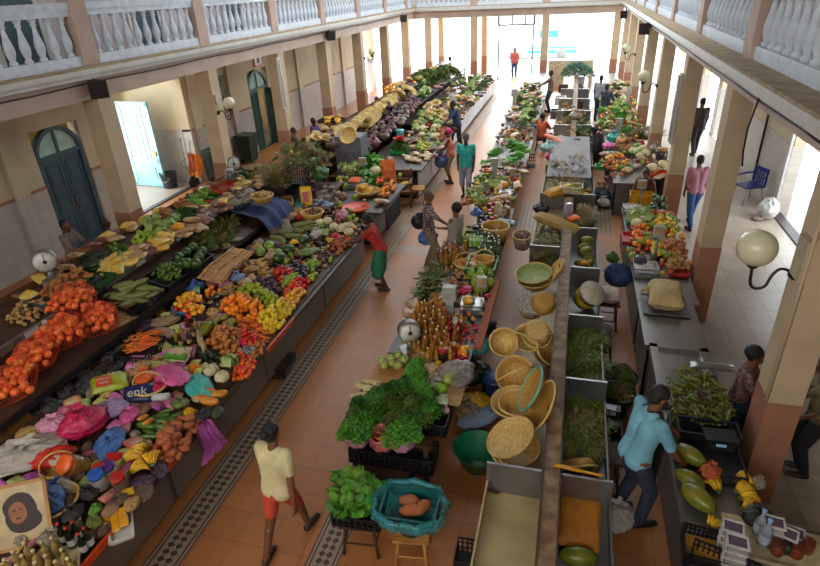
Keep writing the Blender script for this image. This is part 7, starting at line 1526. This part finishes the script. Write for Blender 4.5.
for i, (dx, dy) in enumerate([(.0, 0), (.35, 1.5)]): 
    x = WL+.45; y = 15.95+i*2.0; e = ob('rubbish_bin', MB().add([(sx*a, sy*b, z) for (z, a, b) in ((0.08, .2, .22), (.95, .27, .3)) for (sx, sy) in ((-1, -1), (1, -1), (1, 1), (-1, 1))], [(3, 2, 1, 0), (0, 1, 5, 4), (1, 2, 6, 5), (2, 3, 7, 6), (3, 0, 4, 7), (4, 5, 6, 7)]), None, (x, y, 0), mats=mat('bin_green', '1f3a28', .5)); tag(e, 'dark green wheeled bin by the wall, the %s one' % ('nearer' if i == 0 else 'farther'), 'bin'); ob('lid', MB().box(-.3, .3, -.33, .33, .95, 1.0), e, mats=MATS['bin_green'])
    for s in (-1, 1): ob('wheel', MB().lathe([(.02, -.03), (.09, -.03), (.09, .03), (.02, .03)], 14, (-.2, s*.2, .09), (PI/2, 0, 0)), e, mats=IRON)
# blue plastic chair, white sack on the right
p = at(758, 205, 0); e = empty('plastic_armchair', (4.55, 15.9, 0), -1.2, 'blue plastic armchair with metal legs in the right aisle', 'chair'); BLU = mat('blue_chair', '1c2f78', .35)
ob('seat', MB().box(-.24, .24, -.24, .24, .42, .45), e, mats=BLU)
mb = MB().box(-.25, .25, .22, .26, .8, .9, (-.15, 0, 0)).box(-.25, -.2, .22, .26, .45, .85).box(.2, .25, .22, .26, .45, .85)
for i in range(4): mb.box(-.13+i*.08, -.1+i*.08, .22, .25, .45, .82)
ob('backrest', mb, e, mats=BLU)
for s in (-1, 1): ob('armrest', MB().tube([(s*.25, -.22, .44), (s*.28, -.24, .64), (s*.28, 0, .68), (s*.26, .23, .7)], .025, 6), e, mats=BLU)
for sx in (-1, 1):
    for sy in (-1, 1): ob('leg', MB().tube([(sx*.2, sy*.2, .43), (sx*.26, sy*.27, 0)], .012, 6), e, mats=STEEL)
bag(788, 208, .0, .25, mat('white_woven_sack', 'c8c8c4', .8, .08, 20, bump=.4), 'lumpy white sack beside the bright right doorway', False, 1.5, loc=(4.75, 14.75), name='sack', cat='sack')
bag(775, 210, .0, .12, B_CLEAR, 'small grey bag at the foot of the white sack', False, .7, loc=(4.5, 14.55))

# more goods on the wide tops
scatter([(404, 164), (396, 140), (420, 112), (448, 100), (462, 108), (452, 140), (436, 160)], .86, 120, .15, 'on the left counter under the straw hats', .08, 21, [FONION, FTUBER, BP, GREENM, YMANGO, RP], fill=True)
scatter([(330, 200), (342, 168), (392, 160), (402, 176), (384, 212), (350, 214)], .86, 60, .14, 'on the short counter beside the grey scale', .06, 22, [FONION, FTUBER, BP, GREENM, RP], fill=True)
scatter([(494, 148), (492, 132), (512, 96), (524, 84), (542, 84), (540, 110), (530, 142)], .86, 130, .14, 'on the narrow centre counter', .08, 23, [FONION, FTUBER, BP, RP, GREENM], fill=True)
scatter([(462, 222), (470, 180), (492, 160), (528, 160), (520, 190), (496, 236)], .86, 110, .12, 'on the second centre counter', .05, 24, [FONION, FTUBER, BP, RP, GREENM, YMANGO], .9, fill=True)
scatter([(596, 196), (600, 150), (650, 140), (668, 160), (662, 180), (624, 176)], .88, 80, .13, 'on the third right counter', .06, 25, [FONION, FTUBER, BP, RP, YMANGO, GREENM], .9, fill=True)
scatter([(596, 136), (600, 100), (612, 82), (636, 82), (640, 120), (644, 136)], .88, 110, .15, 'on the far right counter by the lamps', .1, 26, [FONION, FTUBER, BP, RP, YMANGO, GREENM, PEPPER], fill=True)
scatter([(628, 266), (628, 214), (676, 214), (692, 270), (664, 276)], .88, 90, .1, 'between the trays of the fruit counter', .04, 27, [FONION, WPOTATO, GREENM, YMANGO, TOMATO], .8, fill=True)
scatter([(404, 340), (420, 270), (440, 256), (498, 256), (494, 300), (478, 330), (466, 388), (420, 396)], .845, 130, .1, 'among the bottles of the centre counter', .03, 28, [FONION, WPOTATO, GINGER, PEPPER, BP], .8, fill=True)
scatter([(446, 112), (470, 76), (492, 76), (494, 84), (462, 122)], .86, 100, .16, 'on the white fronted counter by the aisle', .1, 29, [AUBER, FONION, FTUBER, BP, DKB], fill=True)
pile(BAGP, [(300, 190), (330, 190), (340, 212), (312, 222)], .9, 12, .2, 'dark bag at the end of the stepped shelf', 'bags at the shelf end', h=.1, sc=(.13, .17), tilt=.1)
# ------------------------------------------------------------ people
def caps(mb, a, b, ra, rb, n=12):
    a, b = Vector(a), Vector(b)
    mb.ell(a, ra, n, 8); mb.ell(b, rb, n, 8)
    if (b-a).length > 1e-4: mb.tube([a, (a+b)/2, b], [ra, (ra+rb)/2, rb], n)
def fuse(name, mb, voxel, m, parent, smooth=2):
    me = mb.mesh('t', m); o = bpy.data.objects.new('t', me); COL.objects.link(o)
    md = o.modifiers.new('r', 'REMESH'); md.mode = 'VOXEL'; md.voxel_size = voxel; md.use_smooth_shade = True
    if smooth: s = o.modifiers.new('s', 'SMOOTH'); s.iterations = smooth; s.factor = .5
    dg = bpy.context.evaluated_depsgraph_get(); me2 = bpy.data.meshes.new_from_object(o.evaluated_get(dg)); me2.name = name
    bpy.data.objects.remove(o); bpy.data.meshes.remove(me)
    if not me2.materials: me2.materials.append(m)
    me2.polygons.foreach_set('use_smooth', [True]*len(me2.polygons))
    return ob(name, me2, parent)
def ik(a, c, l1, l2, hint):
    a, c = Vector(a), Vector(c); d = c-a; L_ = d.length; mx = (l1+l2)*.995
    if L_ > mx: c = a+d*(mx/L_); d = c-a; L_ = mx
    x = (l1*l1-l2*l2+L_*L_)/(2*L_); h = math.sqrt(max(0, l1*l1-x*x)); u = d/L_; n = Vector(hint); n = n-u*n.dot(u); n.normalize()
    return a+u*x+n*h, c
SKINS = [mat('skin_deep', '4a2c1e', .5, .05, 8), mat('skin_brown', '6d432a', .5, .05, 8), mat('skin_light_brown', '8a5a3c', .5, .05, 8)]
HAIRB = mat('black_hair', '14100f', .7, .1, 30, bump=.4); HAIRG = mat('grey_hair', '5a524c', .8, .1, 30, bump=.4)
EYE = mat('eye_white', 'b8b4ac', .3); 
def person(x, y, face, label, h=1.66, skin=1, top='b0b0b0', bottom='404050', low='trousers', sleeve=.5, hipz=None, lean=0, head=(0, 0), hands=None, feet=None, hair='short', hairm=None, shoe='2a2020', fem=False, fine=False, topm=None, botm=None, apron=None, root_z=0, side=0):
    """face: heading in degrees (0 = away from the camera along the hall, 90 = to the left)"""
    s = h/1.7; e = empty('person', (x, y, root_z), math.radians(face), label, 'person')
    V_ = Vector; hz = hipz if hipz is not None else .925*s
    le = math.radians(lean); up = V_((math.sin(side), math.sin(le), math.cos(le))).normalized(); rt = V_((1, 0, 0)); fw = V_((0, math.cos(le), -math.sin(le)))
    hip = V_((0, 0, hz)); chest = hip+up*.36*s; neck = hip+up*.53*s; hy, hp = math.radians(head[0]), math.radians(head[1])
    hf = V_((-math.sin(hy)*math.cos(hp), math.cos(hy)*math.cos(hp), -math.sin(hp))); hc = neck+up*.08*s+V_((0, 0, .085*s))+hf*.03*s
    sk = SKINS[skin]; mb = MB(); W_ = .165*s if fem else .185*s
    for q in (-1, 1):
        caps(mb, hip+rt*q*.08*s, hip+rt*q*.07*s+up*.1*s, .115*s, .1*s); caps(mb, hip+rt*q*.06*s+up*.15*s, chest+rt*q*.085*s, .1*s, .105*s); caps(mb, chest+rt*q*.08*s, neck+rt*q*(W_-.03)-up*.06*s, .1*s, .06*s)
        if fem: mb.ell(chest+rt*q*.07*s+fw*.09*s-up*.02*s, .065*s, 10, 8)
    caps(mb, neck-up*.05*s, hc-V_((0, 0, .06*s)), .06*s, .052*s)
    # head with jaw, brow, nose, ears
    hr = hf.cross(V_((0, 0, 1))).normalized(); hu = hr.cross(hf)
    Ehead = Matrix((hr, hf, hu)).transposed().to_euler()
    T = lambda a, b, c: hc+hr*a*s+hf*b*s+hu*c*s
    hm = MB(); hm.ell(T(0, -.008, .022), (.075*s, .094*s, .094*s), 18, 14, rot=Ehead); hm.ell(T(0, .03, -.045), (.053*s, .058*s, .066*s), 14, 10, rot=Ehead)
    caps(hm, T(0, .088, .012), T(0, .108, -.018), .009*s, .014*s, 8); hm.ell(T(0, .086, -.055), (.024*s, .012*s, .009*s), 10, 6, rot=Ehead)
    for q in (-1, 1): hm.ell(T(q*.076, -.005, -.004), (.012*s, .02*s, .031*s), 8, 6, rot=Ehead); hm.ell(T(q*.03, .078, .024), (.022*s, .012*s, .008*s), 8, 6, rot=Ehead)
    mb.add(hm.v, hm.f, True)
    # arms
    hands = hands or ((-.23, .08, .77), (.23, .08, .77)); sh = []
    shirt = MB(); slv = []
    for q, ht in zip((-1, 1), hands):
        S0 = neck+rt*q*W_-up*.045*s; elb, wr = ik(S0, V_(ht)*s if hipz is None else V_(ht), .29*s, .26*s, (q*.5, -.6, -.5))
        caps(mb, S0, elb, .052*s, .039*s); caps(mb, elb, wr, .04*s, .027*s)
        d = (wr-elb).normalized(); a = d.cross(V_((0, 0, 1)) if abs(d.z) < .9 else V_((0, 1, 0))).normalized()
        if abs(d.z) > .7: a = V_((0, 1, 0)); a = (a-d*a.dot(d)).normalized()
        b = d.cross(a)*(-q)
        pc = wr+d*.05*s; caps(mb, wr+a*.008, pc+a*.018*s+d*.03*s, .024*s, .02*s, 8); caps(mb, wr-a*.008, pc-a*.018*s+d*.03*s, .024*s, .02*s, 8)
        for k, fl in enumerate((.07, .08, .075, .058)):
            f0 = pc+d*.035*s+a*(.032-.021*k)*s; f1 = f0+(d*.9+b*.35).normalized()*fl*.55*s; f2 = f1+(d*.5+b*.85).normalized()*fl*.5*s
            caps(mb, f0, f1, .0098*s, .009*s, 6); caps(mb, f1, f2, .009*s, .0075*s, 6)
        t0 = wr+d*.03*s+a*.026*s; t1 = t0+(a*.8+d*.6+b*.2).normalized()*.038*s; t2 = t1+(d+a*.2+b*.3).normalized()*.03*s; caps(mb, t0, t1, .012*s, .0105*s, 6); caps(mb, t1, t2, .0105*s, .0085*s, 6)
        if sleeve > 0:
            if sleeve <= .5: caps(shirt, S0, S0.lerp(elb, sleeve*1.9), .064*s, .057*s)
            else: caps(shirt, S0, elb, .07*s, .055*s); caps(shirt, elb, elb.lerp(wr, sleeve*2-1), .055*s, .042*s)
        else: caps(shirt, S0-rt*q*.03*s, S0-rt*q*.02*s, .062*s, .06*s)
    # legs
    feet = feet or ((-.09, -.02), (.1, .04)); pants = MB(); shoes = MB()
    for q, ft in zip((-1, 1), feet):
        H0 = hip+rt*q*.09*s-V_((0, 0, .03*s)); an = V_((ft[0]*s, ft[1]*s, (.085 if len(ft) < 3 else .085+ft[2])*s)); kn, an = ik(H0, an, .43*s, .42*s, (q*.1, 1, .1))
        caps(mb, H0, kn, .085*s, .058*s); caps(mb, kn, an, .056*s, .036*s); caps(mb, kn+(an-kn)*.25-V_((0, .012, 0)), kn+(an-kn)*.5, .052*s, .04*s)
        tp = an+V_((q*.02, .14*s, -.05*s)); caps(mb, an+V_((0, -.03*s, -.045*s)), tp, .036*s, .03*s); mb.ell(tp+V_((0, .02, -.004)), (.038*s, .05*s, .022*s), 10, 6)
        caps(shoes, an+V_((0, -.035*s, -.05*s)), tp+V_((0, .02*s, -.0)), .042*s, .036*s)
        if low in ('trousers', 'shorts', 'knee'):
            caps(pants, H0+V_((0, 0, .0*s)), kn if low != 'shorts' else H0.lerp(kn, .75), .105*s, .078*s)
            if low == 'trousers': caps(pants, kn, an+V_((0, 0, .02)), .078*s, .058*s)
            if low == 'knee': caps(pants, kn, kn.lerp(an, .25), .078*s, .075*s)
        elif low == 'skirt': caps(pants, H0+V_((0, 0, .0*s)), kn-V_((0, 0, .06*s)), .125*s, .14*s)
    if low == 'skirt': caps(pants, hip-V_((0, 0, .04)), hip-V_((0, -.06, .42*s)), .125*s, .17*s)
    caps(pants, hip+rt*.06*s-V_((0, 0, .04*s)), hip-rt*.06*s-up*.02*s, .125*s, .12*s)
    for q in (-1, 1):
        caps(shirt, hip+rt*q*.062*s-up*.01*s, hip+rt*q*.055*s+up*.12*s, .134*s, .116*s); caps(shirt, hip+rt*q*.06*s+up*.15*s, chest+rt*q*.075*s, .112*s, .115*s); caps(shirt, chest+rt*q*.08*s, neck+rt*q*(W_-.03)-up*.06*s, .115*s, .072*s)
        if fem: shirt.ell(chest+rt*q*.07*s+fw*.1*s-up*.02*s, .072*s, 10, 8)
    caps(shirt, neck-up*.06*s-rt*.04*s, neck-up*.06*s+rt*.04*s, .07*s, .07*s)
    vx = .0075 if fine else .011
    body = fuse('body', mb, vx, sk, e)
    fuse('top', shirt, .013, topm or mat('cloth_'+top, top, .8, .08, 6, bump=.25, bscale=9), e, 3)
    if low != 'none': fuse({'trousers': 'trousers', 'shorts': 'shorts', 'knee': 'shorts', 'skirt': 'skirt'}[low], pants, .013, botm or mat('cloth_'+bottom, bottom, .8, .08, 6, bump=.25, bscale=9), e, 3)
    if hipz is None or fine: fuse('shoes', shoes, .01, mat('shoe_'+shoe, shoe, .5), e, 1)
    hb = MB(); hm_ = hairm or HAIRB
    fuz = lambda u: 1+.03*math.sin(23*u.x+11*u.z)*math.sin(19*u.y)
    if hair != 'bald':
        hb.ell(T(0, -.022, .042), (.083*s, .092*s, .088*s), 18, 12, rot=Ehead, fn=fuz); hb.ell(T(0, -.05, .0), (.078*s, .062*s, .085*s), 14, 10, rot=Ehead)
        if hair == 'bun': hb.ell(T(0, -.12, .06), (.05*s, .05*s, .05*s), 12, 8)
        if hair == 'full': hb.ell(T(0, -.04, .05), (.105*s, .11*s, .1*s), 18, 12, rot=Ehead, fn=fuz)
        if hair == 'scarf': hb.ell(T(0, -.03, .05), (.095*s, .1*s, .09*s), 16, 10, rot=Ehead); hb.ell(T(0, -.12, .02), (.05*s, .05*s, .045*s), 10, 8)
        ob('hair' if hair != 'scarf' else 'headscarf', hb, e, mats=hm_)
    for q in (-1, 1): ob('eye', MB().ell(T(q*.029, .083, .006), (.012*s, .007*s, .007*s), 8, 6, rot=Ehead), body, mats=EYE); ob('pupil', MB().ell(T(q*.029, .0885, .006), .0042*s, 6, 5), body, mats=HAIRB)
    ob('mouth', MB().ell(T(0, .093, -.055), (.02*s, .006*s, .005*s), 8, 5, rot=Ehead), body, mats=mat('lips', '5a2a24', .5))
    if apron:
        ap = MB(); pts = []
        for j in range(9):
            t = j/8; c = (hip+up*(.42-.40*t*1.0)*s) if t < .5 else hip+up*.22*s*(1-(t-.5)*2)-V_((0, 0, (t-.5)*.95*s)); w = (.09+.08*min(1, t*2))*s
            for i in range(9):
                u = i/8*2-1; pts.append(c+rt*u*w*1.15+fw*(.165-.06*u*u)*s)
        for dz in (0, .012): ap.add([p_+fw*dz for p_ in pts], [(j*9+i, j*9+i+1, j*9+i+10, j*9+i+9) for j in range(8) for i in range(8)], True)
        for q in (-1, 1): ap.tube([pts[0 if q < 0 else 8], neck+rt*q*.07*s+fw*.05*s+up*.03*s, neck+rt*q*.05*s-fw*.08*s+up*.02*s], .009, 6)
        ob('apron', ap, e, mats=mat('apron_dark', '14131a', .8, .1))
    return e
PLAID = tile_mat('plaid_cloth', 'a8938c', '4f3c44', .055, .011, .8, 'XZ', .12); FLOR = mat('floral_cloth', '8a6a60', .8, .3, 22, col2='3c2420'); CAMO = mat('camouflage_cloth', '8a7a52', .8, .3, 9, col2='3a2f20'); FLOD = mat('dark_floral_cloth', '6a3a30', .8, .3, 20, col2='2a1620')
q = at(290, 545); person(q.x, q.y, -8, 'person striding up the near aisle in a pale yellow top and orange red shorts', 1.62, 1, 'c0b488', 'b8402a', 'shorts', .35, feet=((-.1, -.3), (.08, .28)), hands=((-.28, .2, .85), (.3, -.15, .85)), hair='bun', fem=True, fine=True, lean=4)
q = at(381, 288); person(q.x+.05, q.y, 95, 'person in a red top and green skirt reaching over the left counter', 1.58, 0, 'a8241c', '1f6a48', 'skirt', .3, lean=22, hands=((-.1, .62, 1.1), (.12, .58, 1.05)), feet=((-.1, -.1), (.1, .02)), fem=True, head=(0, 20), fine=True)
q = at(430, 268); pm = person(q.x, q.y, -80, 'grey haired person in a checked shirt and tan trousers holding a blue bag', 1.68, 1, '', '7d6a4c', 'trousers', .5, topm=PLAID, hairm=HAIRG, hands=((-.25, -.08, .8), (.18, .42, 1.05)), feet=((-.09, -.06), (.1, .08)), fine=True)
b_ = bag(418, 252, .5, .2, B_BLUE, 'blue plastic bag hanging from the hand of the person in the checked shirt', True, 1.25, loc=(q.x-.12, q.y+.32)); b_.location = (q.x-.1, q.y+.3, .42)
b_ = bag(420, 222, 1.0, .17, mat('black_bag_leather', '16151a', .5), 'black shoulder bag on the back of the person in the checked shirt', False, 1.5, loc=(q.x-.2, q.y+.1), name='shoulder_bag'); b_.location.z = .85
q = at(451, 272); person(-2.02, 10.25, 62, 'person with crossed arms and black hair leaning back on the centre counter', 1.64, 1, '8f8278', '6f6660', 'skirt', 0, hands=((.12, .2, 1.12), (-.12, .22, 1.1)), hair='full', fem=True, lean=-6, fine=True, hipz=.86)
q = at(466, 198); person(q.x, q.y, 178, 'person in a turquoise polo shirt and grey shorts walking down the centre aisle', 1.76, 0, '2fa69a', '8c8f98', 'knee', .32, hairm=HAIRG, feet=((-.1, .16), (.1, -.16)), hands=((-.22, .1, .77), (.23, -.02, .77)), fine=True)
q = at(451, 183); person(q.x, q.y, 100, 'person with a pink headscarf, salmon top and khaki shorts at the left counter', 1.6, 0, 'c9705a', '7a6a50', 'knee', 0, hair='scarf', hairm=mat('pink_scarf', 'd02a6a', .7), hands=((-.15, .42, 1.05), (.25, .15, .85)), lean=6, fem=True)
b_ = bag(441, 170, .6, .22, film('slate_blue_film', '3a4a78'), 'slate blue bag held by the person with the pink headscarf', True, 1.3, loc=(q.x-.25, q.y-.15)); b_.location.z = .52
q = at(463, 151); person(q.x-.2, q.y, 120, 'person in a navy patterned shirt and dark shorts leaning on the left counter', 1.74, 0, '2c3f66', '1f2438', 'knee', .5, lean=14, hands=((-.12, .55, 1.0), (.2, .4, .95)), feet=((-.1, -.2), (.1, .15)))
def seated(px, py, zh, face, label, stoolz=.45, h=1.62, **k):
    p = at(px, py, zh); person(p.x, p.y, face, label, h, hipz=stoolz+.12, feet=((-.12, .42), (.12, .42)), **{**dict(hands=((-.15, .38, .72), (.15, .38, .72))), **k})
    f = math.radians(face); stool((p.x, p.y, 0), f, .36, stoolz, 'stool under the '+label.split(' in ')[0]+' '+label.split(' ')[-1] if 0 else 'plain stool carrying the '+label, WOODD)
seated(377, 108, .9, -60, 'person in bright blue sitting by the far left doorway', top='2a55a0', bottom='2a3040', skin=0)
seated(313, 122, 1.2, -90, 'person in a purple shirt sitting behind the shelf', top='4a2a6a', bottom='2a2a3a', skin=0)
seated(293, 132, 1.2, -60, 'person in dark brown sitting beside the third pillar', top='4a2c28', bottom='5a4a44', skin=1)
seated(335, 124, 1.2, -100, 'person in grey sitting behind the straw hats', top='5a5a58', bottom='2a2a3a', skin=0)
seated(108, 236, .95, -50, 'person in a royal blue top sitting behind the first pillar', top='1f4fa8', bottom='202a50', skin=0)
seated(68, 238, .95, -80, 'person in pale grey sitting before the teal arched door', top='7a7068', bottom='5a5048', skin=1)
q = at(644, 530); person(.92, 4.85, -65, 'person in a light blue shirt and black apron bending over the steel counter', 1.78, 1, '6fa6b8', '2e3444', 'trousers', .5, lean=11, hands=((-.14, .5, .98), (.2, .36, .92)), feet=((-.12, -.02), (.12, .1)), head=(0, 30), apron=True, fine=True, shoe='121014')
p = at(751, 352, 1.27); person(p.x, p.y, -110, 'person in a blue and red floral top sitting behind the nearest right pillar', 1.6, 1, '', '22304a', 'skirt', .35, topm=FLOR, hair='full', fem=True, lean=4, hipz=.58, feet=((-.12, .35), (.12, .35)), hands=((-.12, .38, .72), (.12, .38, .72)), fine=True)
stool((p.x, p.y, 0), .2, .36, .45, 'stool under the person in the floral top behind the pillar', WOODD)
person(2.98, 6.0, 84, 'person in a camouflage blouse and black trousers right of the pillar', 1.62, 1, '', '111016', 'trousers', .7, topm=CAMO, hair='full', fem=True, hands=((-.14, .2, .95), (.1, .24, 1.0)), feet=((-.08, 0), (.08, .02)), lean=9, fine=True)
p = at(645, 190, .75); person(p.x, p.y+.1, 170, 'person in a dark floral dress bending over the yellow crate', 1.6, 1, '', '6a3a30', 'skirt', 0, hipz=.62, feet=((-.15, .3), (.15, .3)), topm=FLOD, botm=FLOD, hair='bun', fem=True, lean=28, hands=((-.2, .4, .62), (.2, .4, .62)), head=(0, 30))
stool((p.x, p.y+.1, 0), 0, .4, .5, 'stool under the person in the dark floral dress', WOODD)
q = at(684, 228); person(q.x+.12, q.y+.1, 15, 'person in a pink checked shirt and blue jeans walking behind the right pillars', 1.66, 1, 'b07a8c', '2a568c', 'trousers', .6, feet=((-.1, -.26), (.1, .24)), lean=5)
person(4.0, 20.5, 10, 'dark clothed person far down the right aisle', 1.75, 0, '4a3c38', '3a3030', 'trousers', .6, feet=((-.1, -.2), (.1, .2)))
q = at(605, 132); person(q.x-.1, q.y, -30, 'person in a dark shirt and khaki shorts at the right counter, nearer of two', 1.74, 0, '2c3040', '8a7a68', 'knee', .5, hands=((-.1, .4, 1.0), (.2, .4, 1.0)))
person(q.x-.25, q.y+2.2, -20, 'person in a pale grey shirt at the right counter, farther of two', 1.74, 1, '8a8c90', '2a3a58', 'trousers', .5)
p = at(646, 92, 1.1); person(2.9, p.y, 60, 'person in an orange top near the far right pillars', 1.6, 0, 'c8622a', '5a3a30', 'skirt', .3, fem=True)
q = at(549, 112); person(q.x, q.y, 85, 'person in a brown shirt and blue trousers beside the far centre counter', 1.74, 1, '6a5a48', '26405f', 'trousers', .6, hands=((-.15, .5, 1.1), (.15, .5, 1.1)))
p = at(547, 130, .7); person(-.95, p.y, -30, 'dark haired person in orange sitting low beside the far left trough', 1.6, 0, 'c05a34', '2f5a78', 'trousers', .5, hipz=.5, feet=((-.12, .4), (.12, .4)), hands=((-.15, .4, .7), (.15, .4, .7)), hair='full'); stool((-.95, p.y, 0), 0, .36, .4, 'low stool under the dark haired person in orange', WOODD)
q = at(514, 78); person(q.x, q.y, 180, 'tiny distant person in red and blue in the bright entrance', 1.7, 0, 'b05a50', '30406a', 'trousers', .5)
p = at(436, 80, 1.3); person(-6.9, 34.0, -90, 'distant person in a pale pink shirt at the far left stalls', 1.66, 0, 'c8a8a0', '4a5a70', 'trousers', .5)
# ------------------------------------------------------------ pieces that lie wholly inside or behind a heap are left out
HIDDEN = {'sweet_potato': '2 10 16 53 61 62 64 66 67 68 71 77 86 90 98 103 110 117 131 132 133',
 'cucumber': '2 14 16 17 40',
 'orange_tomato': '0 2 13 19 20 24 31 36 37 39 61',
 'onion': '7 8 10 29 32 46 60 63 79 88 89 92 93 95 97 100 103 104 110 112 113 117 118 121 123 124 125 151 161 162 177 178 179 180 181 182 184 187 192 198 199 202',
 'carrot': '0 10 19 20 23 24 32 37 38 40 43 58 70 73 74 75 84 90 91 151 152',
 'orange': '0 5 67 69 70 71 72 76 92 101 108 129',
 'lime': '0 1 2 3 4 5 8 9 10 14 18 29 70 72 74 78 81 82 84 87 95 97 102 104 115 128 151 152 153 157 163 166 174 181 237',
 'lemon': '3 4 9 12 13 15 22 24 25 40 48 54 64 72 80',
 'yellow_mango': '0 1 2 15 27 56 57 61 64 66 69 71 77 92 110 111 112 113 114 122 126 129 130 134 139 151 154 155 157 160 164 165 170 171 173 174 176 190 194 196 201',
 'tomato': '1 3 7 8 14 15 19 20 44 47 48 51 54 61 65 74 76 78 80 81 82 83 87 88 89 102 116 120 123',
 'purple_onion': '2 3 5 6 7 9 12 13 14 16 18 30 37 71 76 87 93 94 96 103 115 119 120 122 123 124 129',
 'red_pepper': '27 30 44 49 60 64 66 67 70 71 74 75 76 82 83 86 88 90 91 92 99 109',
 'aubergine': '0 2 36 48 50 52 58 63 64 73',
 'ginger_root': '2 3 14 18 21 30 31 32 33 34 35 36 37 38 39 40 41 42 43 44 45 46 47 48 49 50 51 52 53 54 55 56 57 58 59 60 61 62 63 64 65 66 67 68 69 70 71 72 73 74 75 76 77 78 79 84 86 88 113 116 119 122 124 126 129 131 133 135 141 142 143 144 146 151 153',
 'dried_slice': '14 18 39 41',
 'potato': '2 4 13 25 28 43 46 47 48 64 69 75 106 113 122 127 140 143 163 164 171 190 196 197',
 'net_orange': '18 31 41 48 50 53 54 60 64 65 78 92 99 103 112 139 143 149 182 186 199 209',
 'cassava_root': '0 3 11',
 'striped_squash': '15 19 26 31',
 'tuber': '5 9 10 12 17 24 27 31 37 39 46 51 53 54 57 74 105 111 114 117 122 127 128 137 138 139 147 149 162 164 165 167 171 178 182 183',
 'dark_cucumber': '17 20 28 29 36 48 49',
 'chip_packet': '9 18 20 30 31 34 48 49 50 71 99 106 118 127 128 131 136',
 'bean_packet': '2 3 21 23 24 25 39 40 42 44 59 62 72 94',
 'lettuce': '7 10 11 12 13 47 48 49 50 51 55 56 58 59 63 64 72',
 'herb_bunch': '14 21 47 48 49 51 56 66 75 76 93 125 127 130 131 135 148 151 155 157',
 'snack_packet': '2 8 17 19 26 28 32 33 34 38 40 41 43 45 62 68 71 73 74',
 'goods_bag': '4 7 8 26 32',
 'filler_onion': '0 6 9 11 24 26 30 32 34 41 50 51 57 60 79 81 85 86 103',
 'filler_tuber': '6 10 41 48 85 86 90',
 'green_mango': '32 34 43 66 77 78 98 100 101 103 106 110 113 123 138 144 153',
 'parsley_bunch': '7 9 12 15 16 17 18 24 27 28 30 40 72 76 78 81 82 83 87 90 91 92 93 94 95 110 111 115',
 'white_root': '2',
 'chayote': '9 10',
 'herb_bundle': '22 41 44 45 49 55 67 70 72 74 80 82 85 86 88 92 93 96 97 100 102 104 106 107 110 111 113',
 'dry_herb_bundle': '27 31 42 51 59 60',
 'okra': '2 12 20 36 50 53 61 78 118 147 157 186 210 245 255',
 'cauliflower': '11 15 17 35 36 37 38 39 44 46 48 53',
 'greens_bunch': '9 10 11 12 18 19 20 23 26 28',
 'cabbage': '29 41',
 'pumpkin': '6',
 'straw_hat': '1 9 11',
 'plastic_bag': '128 133 154 155 161 162 163 166 168 169 170 171 173 182 185',
 }
for b_, l_ in HIDDEN.items():
    for i_ in l_.split():
        o = bpy.data.objects.get(b_ if i_ == '0' else '%s.%03d' % (b_, int(i_)))
        if o is None or o.parent: continue
        for c_ in list(o.children): bpy.data.objects.remove(c_)
        bpy.data.objects.remove(o)
